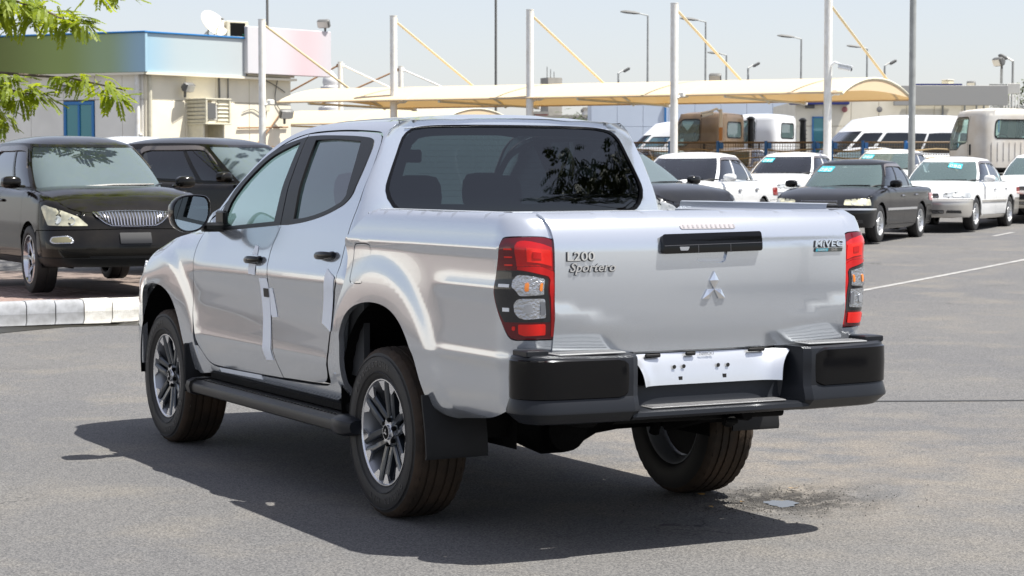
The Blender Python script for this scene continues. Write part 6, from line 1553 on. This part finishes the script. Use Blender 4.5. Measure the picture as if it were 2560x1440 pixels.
    if key != 'van':
        for mir in (False, True):
            m = MB(); a0, a1 = ang(S['win'][-1][1]), ang(S['win'][0][0])
            m.panel([(a0-.02,.03*VT,1),(a1+.02,.03*VT,1),(a1+.02,.055*VT,1),(a0-.02,.055*VT,1)], ring, .08, lip=.004, off=.006, hint=(1, 0, 0), mir=mir); parts.append(('waist_trim', m.mesh('waist_trim', M['chrome'] if key == 'sedan' else M['black_trim']), None, None))
            m = MB(); a0, a1 = ang(S['win'][1][1])-.01, ang(S['win'][0][0])+.02
            m.panel([(a0,.70*VT,1),(a0+.05,.80*VT),(a1-.10,.80*VT),(a1-.02,.45*VT,1),(a1+.02,.52*VT,1),(a1-.03,.90*VT),(a0+.02,.91*VT),(a0-.02,.80*VT,1)], ring, .05, lip=.01, off=.012, hint=(1, 0, 0), mir=mir); parts.append(('rain_visor', m.mesh('rain_visor', M['visor']), None, None))
    # lamps, grille, plate
    fz = pch([2,3],[0,0])
    if key == 'sedan':
        hl = rpoly([(.42,.655),(.86,.640),(1.12,.650),(1.10,.74),(.80,.765),(.44,.72)], .02); gz = (.635, .725); gw = .36
        if lamp == 'headlamp': hl = rpoly([(.46,.645),(.80,.635),(1.02,.640),(1.02,.745),(.80,.76),(.48,.735)], .02)
        fog = rpoly([(.50,.345),(.82,.34),(.80,.395),(.52,.40)], .01)
    elif key == 'suv':
        hl = rpoly([(.50,.735),(.80,.735),(1.02,.74),(1.16,.93),(1.10,.955),(.86,.90),(.62,.83)], .02); gz = (.725, .875); gw = .43
        fog = rpoly([(.66,.555),(.90,.55),(.95,.575),(.93,.62),(.72,.635),(.66,.60)], .02)
    else:
        hl = rpoly([(.45,.70),(.95,.70),(1.05,.92),(.80,.92)], .02); gz = (.72, .86); gw = .40; fog = rpoly([(.6,.42),(.8,.42),(.8,.48),(.6,.48)], .01)
    hi = P('headlight', hl, [lamp], off=.008, lip=.02, step=.04, hint=(.5, 1, 0))
    for w_, i0 in ((0, hi[0]), (1, hi[1])):
        cx_ = sum(p[0] for p in hl)/len(hl); cz_ = sum(p[1] for p in hl)/len(hl)
        for dx in ((-.12, .07) if key != 'sedan' else (-.12, .10)):
            m = MB(); rad_ = .052 if dx < 0 else .046
            zc_ = cz_-.012 if key != 'sedan' else cz_-.005
            if key == 'suv': zc_ = .785 if dx < 0 else .80; 
            ctr = cx_+dx*(1 if key != 'suv' else .95)-(.05 if key == 'suv' else 0); rad_ = min(rad_, .045)
            m.panel([(ctr+rad_*math.cos(a), zc_+rad_*math.sin(a), 1) for a in [2*math.pi*k/14 for k in range(14)]], wall, .05, lip=.004, off=.012, hint=(.5, 1, 0), mir=bool(w_)); parts.append(('lamp_bowl', m.mesh('lamp_bowl', M['headlamp_inner']), None, i0))
    fi = P('fog_lamp', fog, ['lamp_chrome' if key == 'suv' else 'lamp_smoke'], off=.006, lip=.015, step=.04, hint=(.4, 1, 0))
    if key == 'suv':
        for w_, i0 in ((0, fi[0]), (1, fi[1])):
            m = MB(); fx = sum(p[0] for p in fog)/len(fog); fzz = sum(p[1] for p in fog)/len(fog)
            m.panel([(fx+(p[0]-fx)*.84, fzz+(p[1]-fzz)*.72, 1) for p in fog], wall, .04, lip=.003, off=.010, hint=(.4, 1, 0), mir=bool(w_)); parts.append(('fog_lens', m.mesh('fog_lens', mat('fog_lens', (.22,.20,.11), .1, .2, coat=1) if not bpy.data.materials.get('fog_lens') else bpy.data.materials['fog_lens']), None, i0))
    if key == 'suv':
        go = [(-.44,.865,1),(-.30,.885),(0,.892),(.30,.885),(.44,.865,1),(.40,.83),(.30,.76),(.24,.735,1),(0,.728),(-.24,.735,1),(-.30,.76),(-.40,.83)]
        gi = P('grille', go, ['void'], both=False, off=.003, lip=.0, step=.04, hint=(0, 1, 0))[0]
        for k in range(23):
            x = -.40+.80*k/22; zlow = .737+.13*max(0, (abs(x)-.24)/.20)**1.0; zhi = .882-.10*(abs(x)/.44)**4*.2
            if zhi-zlow < .02: continue
            lean = .93
            m = MB(); m.panel([(x*lean-.0055,zlow,1),(x*lean+.0055,zlow,1),(x+.0055,zhi,1),(x-.0055,zhi,1)], wall, .08, lip=.015, off=.014, hint=(0, 1, 0)); parts.append(('grille_bar', m.mesh('grille_bar', M['chrome_rim']), None, gi))
        m = MB(); o_ = [(p[0]*1.02, .808+(p[1]-.808)*1.05, *p[2:]) for p in go]; m.panel(o_, wall, .04, holes=[go], lip=.012, off=.012, hint=(0, 1, 0)); parts.append(('grille_frame', m.mesh('grille_frame', M['chrome_rim']), None, gi))
        P('lower_intake', rrect(-.50,.365,.50,.42,.02), ['void'], both=False, off=.004, lip=0, hint=(0, 1, 0))
        P('plate_holder', rrect(-.17,.545,.17,.655,.008), ['plate_dark'], both=False, off=.02, lip=.02, hint=(0, 1, 0))
        P('bumper_lip', [(-sf*.98,zl+.01,1),(sf*.98,zl+.01,1),(sf*.98,zl+.10,1),(-sf*.98,zl+.10,1)], ['black_trim'], both=False, off=.012, lip=.02, hint=(0, 1, 0))
    else:
        gi = P('grille', rpoly([(-gw,gz[0]),(gw,gz[0]),(gw*.93,gz[1]),(-gw*.93,gz[1])], .015), ['void'], both=False, off=.004, lip=.01, hint=(0, 1, 0))[0]
        for k in range(4):
            z = gz[0]+.012+(gz[1]-gz[0]-.02)*k/3.4
            m = MB(); m.panel([(-gw*.94,z,1),(gw*.94,z,1),(gw*.94,z+.007,1),(-gw*.94,z+.007,1)], wall, .08, lip=.008, off=.010, hint=(0, 1, 0)); parts.append(('grille_bar', m.mesh('grille_bar', M['chrome_rim']), None, gi))
        if key == 'sedan':
            li = P('lower_intake', rrect(-.46,.335,.46,.40,.012), ['void'], both=False, off=.004, lip=0, hint=(0, 1, 0))[0]
            for z in (.352, .375):
                m = MB(); m.panel([(-.45,z,1),(.45,z,1),(.45,z+.006,1),(-.45,z+.006,1)], wall, .08, lip=.006, off=.009, hint=(0, 1, 0)); parts.append(('intake_bar', m.mesh('intake_bar', M['alloy']), None, li))
            P('plate_holder', rrect(-.17,.44,.17,.55,.008), ['plate_dark'], both=False, off=.012, lip=.015, hint=(0, 1, 0))
            sa, sb = sy(yf)+ar*1.05, sy(yr)-ar*1.05
            P('side_moulding', [(sa,.545,1),(sb,.545,1),(sb,.585,1),(sa,.585,1)], ['MOULD'], off=.012, lip=.014)
            P('bumper_strip', [(0,zb-.06,1),(sf*.98,zb-.06,1),(sf*.98,zb-.03,1),(0,zb-.03,1)], ['MOULD'], off=.008, lip=.01, hint=(.3, 1, 0))
    tl0 = sr+.30
    P('tail_lamp', rpoly([(SL-.62,zb+.06),(sr+.18,zb+.08),(sr+.16,min(zb+.24, ztop(yR)-.10)),(SL-.62,min(zb+.24, ztop(yR)-.10))], .02), ['dark_red_lamp'], off=.007, lip=.02, hint=(.5, -1, 0))
    # mirrors and handles
    ym = S['door'][0]-.10
    for sx in (1, -1):
        m = MB(); rings = []
        xm = X+.075
        for k_, dy in ((.25,.075),(.7,.066),(.95,.045),(1,.0),(1,-.045),(.92,-.05)):
            rings.append([(sx*(xm+.105*k_*math.copysign(abs(math.cos(a))**.7, math.cos(a))), ym+dy, ztop(ym)+.075+.068*k_*math.copysign(abs(math.sin(a))**.7, math.sin(a))) for a in [2*math.pi*k/16 for k in range(16)]])
        m.loft(rings, caps=True); m.box((sx*(X-.02), ym, ztop(ym)+.03), (.12, .06, .03), bev=.01)
        parts.append(('door_mirror', m.mesh('door_mirror', M['paint_white'] if key != 'van' else M['black_trim']), 'MIRROR' if key != 'van' else None, None))
        for yy in (d1+.10, d2+.14):
            m = MB(); xw = wall(sy(yy), ztop(yy)-.14)[0]
            m.box((sx*(xw+.012), yy, ztop(yy)-.14), (.035, .15, .032), bev=.012); parts.append(('door_handle', m.mesh('door_handle', M['chrome']), 'HANDLE', None))
    # inside
    m = MB(); m.box((0, (d0+yr)/2-.1, .34), (2*X-.35, 2.3, .10)); m.box((0, -.3, .62), (2*X-.20, 2.2, .06)); parts.append(('floor', m.mesh('floor', M['car_inside']), None, None))
    zs = ztop(0)
    def seatm(x, y, w):
        q = MB(); q.box((x, y+.22, zs-.33), (w, .5, .18), bev=.06); q.box((x, y-.05, zs-.06), (w, .16, .52), rot=Matrix.Rotation(R(10), 3, 'X'), bev=.07); q.box((x, y-.11, zs+.29), (.25, .10, .17), bev=.045); q.tube([(x, y-.1, zs+.15), (x, y-.11, zs+.25)], .02, 6)
        return q
    for x in (-.38, .38): parts.append(('front_seat', seatm(x, .02 if key != 'van' else 1.0, .5).mesh('front_seat', M['car_seat']), None, None))
    yb_ = -.85
    q = MB(); q.box((0, yb_-.05, zs-.08), (1.25, .16, .50), bev=.06)
    for x in (-.42, .42): q.box((x, yb_-.10, zs+.24), (.26, .10, .15), bev=.04)
    parts.append(('rear_bench', q.mesh('rear_bench', M['car_seat']), None, None))
    if key == 'van':
        for yy in (.1, -1.6): 
            q = MB(); q.box((0, yy, zs+.12), (1.5, .14, .62), bev=.05); parts.append(('rear_bench', q.mesh('rear_bench', M['car_seat']), None, None))
    yd = S['yw0']-.32
    q = MB(); q.box((0, yd, ztop(yd)-.075), (2*xb-.12, .55, .16), bev=.05); parts.append(('dashboard', q.mesh('dashboard', M['car_inside']), None, None))
    q = MB(); q.tube([(.37+.18*math.cos(a), yd-.33-.06*math.sin(a), ztop(yd)+.0+.17*math.sin(a)) for a in [2*math.pi*k/20 for k in range(21)]], .016, 6); parts.append(('steering_wheel', q.mesh('steering_wheel', M['car_inside']), None, None))
    pm = ring(math.pi/2*UA, .80*VT)
    q = MB(); q.box((0, pm[1]-.10, pm[2]-.02), (.24, .03, .07), bev=.015); parts.append(('inside_mirror', q.mesh('inside_mirror', M['black_trim']), None, None))
    # underbody and wheel wells
    q = MB(); q.box((0, (yF+yR)/2, zl+.10), (2*X-.62, S['L']-.5, .14)); q.box((0, (yF+yR)/2, zl+.25), (2*X-.62, S['L']-.7, .20))
    for yy in (yf, yr):
        for sx in (1, -1):
            q.loft([[(sx*(X-.03), yy+(ar+.015)*math.cos(R(b)), S['rw']+(ar+.01)*math.sin(R(b))), (sx*(X-.36), yy+(ar+.015)*math.cos(R(b)), S['rw']+(ar+.01)*math.sin(R(b)))] for b in frange(-10, 190, 16)], closed=False)
            q.box((sx*(X-.36), yy, .55), (.02, .9, .55))
    parts.append(('underbody', q.mesh('underbody', M['under']), None, None))
    # wipers
    q = MB()
    for a0 in (.18, -.42):
        p0 = Vector(ring((math.pi/2-a0)*UA, .02*VT)); p1 = Vector(ring((math.pi/2-a0+.62)*UA, .07*VT)); q.tube([p0+Vector((0,.02,.015)), (p0+p1)/2+Vector((0,.035,.03)), p1+Vector((0,.02,.02))], .011, 5)
    parts.append(('wiper', q.mesh('wiper', M['black_trim']), None, iws))
    def wsmap(xr, v):
        return ring(math.acos(max(-1, min(1, math.copysign(abs(xr)**(n/2), xr))))*UA, v)
    info = dict(parts=parts, S=S, ring=wsmap, xh=(xb+xt)/2, UA=UA, VT=VT, wsw=wsw, iws=iws, xw=X-.115)
    MODEL[mk] = info
    return info
def put_car(name, key, label, cat, at, hd, paint, group=None, lower=None, sticker=None, glass=('car_glass_green', 'car_glass'), lamp='headlamp', sc=1.0, dz=0.0, mirror=None, mould=None, wheel=None, z=None):
    info = car_model(key, glass, lamp); S = info['S']; x, y = street(*at)
    root = thing(name, label, cat, (x, y, (ground_z(x, y) if z is None else z)+dz), heading(*hd), group)
    root.scale = (sc, sc, sc); obs = []
    for nm, me, slot, par in info['parts']:
        o = link(nm, me, root if par is None else obs[par])
        mt = {'PAINT': paint, 'PAINT2': lower or paint, 'MIRROR': mirror or paint, 'HANDLE': M['chrome'] if key == 'sedan' else paint, 'MOULD': mould or lower or paint}.get(slot)
        if lower is not None and nm in ('front_bumper', 'rear_bumper'): mt = lower
        if mt is not None: o.material_slots[0].link = 'OBJECT'; o.material_slots[0].material = mt
        obs.append(o)
    tw = WH[wheel or S['wheel']]
    for sx in (-1, 1):
        for yy in (S['wb']/2, -S['wb']/2):
            w = bpy.data.objects.new('wheel', None); COL.objects.link(w); w.parent = root; w.location = (sx*info['xw'], yy, S['rw']); w.rotation_euler = (rnd.uniform(0, 6), 0, 0 if sx < 0 else math.pi)
            link('tyre', tw[0], w); link('rim', tw[1], w)
    if sticker:
        f = info['ring']; UA, VT = info['UA'], info['VT']; xh = info['xh']; a0 = sticker[0]; w = sticker[1]; rot = sticker[2] if len(sticker) > 2 else 0
        def rp(p): return (a0+(p[0]*math.cos(rot)-p[1]*math.sin(rot))/xh, .76*VT+p[0]*math.sin(rot)+p[1]*math.cos(rot))
        m = MB(); m.panel([(*rp(p), 1) for p in ((-w,-.055),(w,-.055),(w,.055),(-w,.055))], f, .06, lip=0, off=.004, hint=(0, 1, .3)); st = m.build('price_sticker', M['sticker_cyan'], obs[info['iws']])
        # three hollow figures: 0 9 0
        m = MB()
        for i, ch in enumerate('090'):
            cx_ = (i-1)*w*-.60
            ww, hh, t_ = w*.20, .030, .010
            segs = [(-ww,hh-t_,ww,hh),(-ww,-hh,ww,-hh+t_)]
            segs += [(-ww,-hh,-ww+t_,hh),(ww-t_,(-hh if ch == '0' else 0),ww,hh)] if ch == '0' else [(-ww,-hh,-ww+t_,hh),(ww-t_,0,ww,hh),(-ww,-t_/2,ww,t_/2)]
            for x0, z0, x1, z1 in segs:
                m.panel([(*rp(p), 1) for p in ((cx_+x0,z0-.012),(cx_+x1,z0-.012),(cx_+x1,z1-.012),(cx_+x0,z1-.012))], f, .06, lip=0, off=.007, hint=(0, 1, .3))
        m.build('sticker_figures', M['sticker_white'], obs[info['iws']])
    return root
DUSTY = ('car_glass_dusty', 'car_glass', 'car_glass_dark')
SU = 'black off-road cars'
c = put_car('parked_suv', 'suv', 'dusty black SUV with chrome slatted grille and chrome wheels parked behind the kerb', 'SUV', (-5.05, 24.0), (.45, -.89), M['paint_black'], 'dark SUVs on the lot', sc=1.01, glass=('car_glass_dusty', 'car_glass_dark', 'car_glass_dark'), dz=PAVE_Z-.01)
put_car('parked_suv', 'suv', 'dusty black SUV seen side on behind the one with the chrome grille', 'SUV', (-3.77, 27.7), (.78, -.62), M['paint_black'], 'dark SUVs on the lot', glass=('car_glass_dusty', 'car_glass_dark', 'car_glass_dark'), wheel='suv2', dz=PAVE_Z-.01)
put_car('parked_suv', 'suv', 'white SUV whose roof only shows between the two black SUVs', 'SUV', (-6.3, 34.5), (.3, -.95), M['paint_white'], None, wheel='suv2', dz=PAVE_Z)
put_car('parked_suv', 'suv', 'charcoal SUV directly beyond the pickup load bed with its bonnet showing', 'SUV', (1.45, 31.6), (.62, -.78), M['paint_charcoal'], 'dark SUVs on the lot', glass=DUSTY, lamp='headlamp_clear', wheel='suv2')
put_car('parked_sedan', 'sedan', 'white sedan squeezed between the charcoal SUV and the taller white sedan', 'car', (1.75, 35.4), (.62, -.78), M['paint_white'], 'parked sedans', glass=('car_glass_dusty', 'car_glass'), sc=1.04)
put_car('parked_sedan', 'sedan', 'white sedan with big white mirror beyond the tailgate, left of the 090 cars', 'car', (3.35, 38.6), (-.42, -.91), M['paint_white'], 'parked sedans', glass=('car_glass', 'car_glass_dark'), sc=1.08)
put_car('parked_sedan', 'sedan', 'black sedan with a cyan 090 windscreen sticker and yellowed headlights', 'car', (6.19, 37.2), (-.43, -.90), M['paint_charcoal'], 'parked sedans', sticker=(.62, .14), mirror=M['black_gloss'], mould=M['alloy'])
put_car('parked_sedan', 'sedan', 'white over beige sedan with tilted 090 sticker in mid windscreen', 'car', (8.92, 41.8), (-.45, -.89), M['paint_white'], 'parked sedans', lower=M['paint_beige'], sticker=(-.30, .145, .15), lamp='headlamp_clear')
put_car('parked_sedan', 'sedan', 'white and beige sedan cut off by the right edge of the view', 'car', (11.75, 45.6), (-.45, -.89), M['paint_white'], 'parked sedans', lower=M['paint_beige'], sticker=(.05, .14), lamp='headlamp_clear')
put_car('parked_sedan', 'sedan', 'white sedan with sticker behind the black sedan, left one of the second row', 'car', (6.30, 46.5), (-.45, -.89), M['paint_white'], 'parked sedans', sticker=(.60, .14), lamp='headlamp_clear', glass=('car_glass', 'car_glass'))
put_car('parked_sedan', 'sedan', 'white sedan behind the black sedan roof, right one of the second row', 'car', (9.15, 50.0), (-.45, -.89), M['paint_white'], 'parked sedans', sticker=(.60, .14))
put_car('parked_sedan', 'sedan', 'pale grey sedan roof behind the mesh fence below the brown cab', 'car', (4.15, 56.5), (.5, -.87), M['paint_beige'], 'sedans behind the fence')
put_car('parked_sedan', 'sedan', 'white sedan behind the mesh fence below the white truck cab', 'car', (5.85, 54.6), (-.45, -.89), M['paint_white'], 'sedans behind the fence', glass=('car_glass_dusty', 'car_glass'))
put_car('parked_sedan', 'sedan', 'white sedan roof behind the fence in front of the long van', 'car', (9.55, 56.5), (-.8, -.6), M['paint_white'], 'sedans behind the fence')
put_car('parked_van', 'van', 'white high roof van behind the canopy mast, only its nose showing', 'van', (5.6, 63.2), (-.93, .05), M['paint_white'], 'white vans', glass=('car_glass', 'car_glass'))
put_car('parked_van', 'van', 'long white high roof minibus with dark window band', 'van', (11.5, 61.5), (-.98, -.18), M['paint_white'], 'white vans', glass=('car_glass', 'car_glass_dark'), sc=1.05)
# lorries: bare cabs on their frames
def lorry(label, at, hd, paint, group, zb=0.0):
    x, y = street(*at); root = thing('lorry_cab', label, 'truck', (x, y, ground_z(x, y)+zb), heading(*hd), group)
    Xh, z0, zb_, zr, yf_, yr_ = .86, 1.02, 1.62, 2.40, .95, -.75
    UA, HT = .95, zr-z0
    def cabm(u, v):
        a = u/UA; t = v/HT; z = z0+v
        k = sstep(zb_-z0, HT, v); Xk = Xh*(1-.10*k*k); yl = (yf_-yr_)/2
        x_, y_ = se(a, Xk, yl, 7.0); yc = (yf_+yr_)/2
        if y_ > 0: y_ -= .30*sstep(zb_-z0-.1, HT, v)*(y_/yl)
        top_ = 1-.10*max(0, (t-.88)/.12)**2
        return (x_*top_, yc+y_*top_, z)
    sw = rpoly([(.42, zb_-z0-.04), (-.10*UA, zb_-z0+.05), (-.10*UA-.06, zb_-z0+.09), (-.12, HT-.24), (-.06, HT-.20), (.30, HT-.20), (.42, HT-.30)], .04)
    def ang(y):
        yl = (yf_-yr_)/2; s = (y-(yf_+yr_)/2)/yl; return math.asin(math.copysign(abs(s)**3.5, s))*UA
    def swp(): 
        pts = [(.80, .46), (.30, .48), (.16, .58), (-.02, .60), (-.04, 1.16), (.50, 1.18), (.72, 1.05)]
        return pts
    # side panels as (y, z) maps keep the door window true to shape
    def sidem(y, v):
        k = sstep(zb_-z0, HT, v); t = v/HT; Xk = Xh*(1-.10*k*k)
        top_ = 1-.10*max(0, (t-.88)/.12)**2
        fy = (1-.0*y)
        yl = (yf_-yr_)/2; q = (y-(yf_+yr_)/2)/yl
        e = max(0, 1-abs(q)**7)**(1/7)
        yy = y-(.30*sstep(zb_-z0-.1, HT, v)*q if q > 0 else 0)
        return (-Xk*top_*e, yy, z0+v)
    dw = rpoly([(.84,.44),(.40,.44),(.22,.56),(.02,.58),(-.06,.64),(-.06,1.12),(.0,1.18),(.58,1.18),(.74,1.10)], .04)
    side = [(.945,0,1),(-.742,0,1),(-.742,HT-.04,1),(.945,HT-.04,1)]
    m = MB(); 
    for mir in (False, True): m.panel(side, sidem, .07, holes=[dw], lip=.01, hint=(-1, 0, 0), mir=mir)
    body = m.build('cab_side', paint, root)
    for mir in (False, True):
        m = MB(); m.panel(dw, sidem, .08, lip=0, off=-.006, hint=(-1, 0, 0), mir=mir); m.build('door_window', M['car_glass_green'], root)
        m = MB(); m.panel([(p[0]*1.0+(p[0]-.4)*.04, .82+(p[1]-.82)*1.06, 1) for p in dw], sidem, .05, holes=[dw], lip=.004, off=.004, hint=(-1, 0, 0), mir=mir); m.build('window_rubber', M['black_trim'], root)
        m = MB(); m.panel([(-.10,.02,1),(-.11,.02,1),(-.11,1.22,1),(-.10,1.22,1)], sidem, .1, lip=0, off=.002, hint=(-1, 0, 0), mir=mir); m.build('door_seam', M['under'], root)
        m = MB(); m.box(((1 if mir else -1)*.875, -.22, z0+.42), (.03, .05, .26), bev=.01); m.build('grab_handle', M['black_trim'], root)
    # back and front
    def endm(front):
        def f(x, v):
            k = sstep(zb_-z0, HT, v); t = v/HT; Xk = Xh*(1-.10*k*k); top_ = 1-.10*max(0, (t-.88)/.12)**2
            yl = (yf_-yr_)/2; q = min(1, abs(x)/Xh); e = max(0, 1-q**7)**(1/7); yc = (yf_+yr_)/2
            y = yl*e*(1 if front else -1)
            if front: y -= .30*sstep(zb_-z0-.1, HT, v)*e
            return (x*Xk/Xh*top_, yc+y*top_, z0+v)
        return f
    rwin = rrect(-.50, .70, .40, 1.10, .08)
    m = MB(); m.panel([(-.855,0,1),(.855,0,1),(.855,HT-.04,1),(-.855,HT-.04,1)], endm(False), .07, holes=[rwin], lip=.01, hint=(0, -1, 0)); m.build('back_panel', paint, root)
    m = MB(); m.panel(rwin, endm(False), .1, lip=0, off=-.005, hint=(0, -1, 0)); m.build('back_window', M['car_glass_green'], root)
    m = MB(); m.panel(rrect(-.53, .67, .43, 1.13, .09), endm(False), .05, holes=[rwin], lip=.006, off=.006, hint=(0, -1, 0)); m.build('window_rubber', M['black_trim'], root)
    for k in range(8):
        m = MB(); m.panel(rrect(-.60+.155*k, .18, -.575+.155*k, .60, .01), endm(False), .1, lip=.014, off=.014, hint=(0, -1, 0)); m.build('pressed_rib', paint, root)
    wsn = rrect(-.74, .50, .74, 1.16, .06)
    m = MB(); m.panel([(-.855,0,1),(.855,0,1),(.855,HT-.04,1),(-.855,HT-.04,1)], endm(True), .07, holes=[wsn], lip=.01, hint=(0, 1, 0)); m.build('front_panel', paint, root)
    m = MB(); m.panel(wsn, endm(True), .1, lip=0, off=-.005, hint=(0, 1, 0)); m.build('windscreen', M['car_glass_green'], root)
    m = MB(); yl = (yf_-yr_)/2
    def capf(k, a):
        x_, y_ = se(a, Xh*.9*.99, yl, 7.0)
        if y_ > 0: y_ -= .30*(y_/yl)
        sc_ = 1-.10*(.667)**2
        return (x_*k*sc_, (yf_+yr_)/2+y_*k*sc_, zr-.045+.075*(1-k**3))
    m.loft([[capf(k, a) for a in frange(0, 2*math.pi, 60)[:-1]] for k in (1.0, .97, .9, .75, .5, .2, .01)]); m.ang = 80; m.build('roof', paint, root)
    m = MB(); m.box((0, -2.0, .80), (.75, 5.2, .16)); m.box((0, .1, .95), (1.5, 1.5, .10)); m.build('chassis', M['under'], root)
    m = MB(); m.box((0, -.86, .98), (1.3, .10, .08), bev=.02)
    m.build('cross_member', M['under'], root)
    m = MB(); m.box((.74, -.90, 1.65), (.20, .16, 1.25), bev=.05); m.box((.72, -.90, 2.24), (.22, .20, .14), bev=.05)
    for k in range(6): m.box((.74, -.985, 1.35+.12*k), (.15, .02, .03), bev=.005)
    m.build('air_intake', M['black_trim'], root)
    m = MB(); m.box((0, .25, 1.35), (1.5, .25, .5), bev=.06); m.build('cab_seat', M['car_seat'], root)
    m = MB(); m.tube([(.40+.2*math.cos(a), .55-.10*math.sin(a), 1.66+.17*math.sin(a)) for a in [2*math.pi*k/20 for k in range(21)]], .016, 6); m.build('steering_wheel', M['car_inside'], root)
    tw = WH['lorry']
    for sx in (-1, 1):
        for yy in (.35, -2.6):
            w = bpy.data.objects.new('wheel', None); COL.objects.link(w); w.parent = root; w.location = (sx*.72, yy, .40); w.rotation_euler = (rnd.uniform(0, 6), 0, 0 if sx < 0 else math.pi)
            link('tyre', tw[0], w); link('rim', tw[1], w)
    return root
lorry('brown truck cab with big door window, behind the fence under the canopy', (5.55, 57.6), (-.86, .51), M['paint_brown'], 'lorry cabs')
lorry('clean white truck cab right of the brown one', (7.40, 60.4), (-.86, .51), M['paint_white'], 'lorry cabs')
lorry('weathered white truck cab seen from behind at the right', (11.55, 49.0), (-.30, .954), M['paint_cab'], 'lorry cabs')
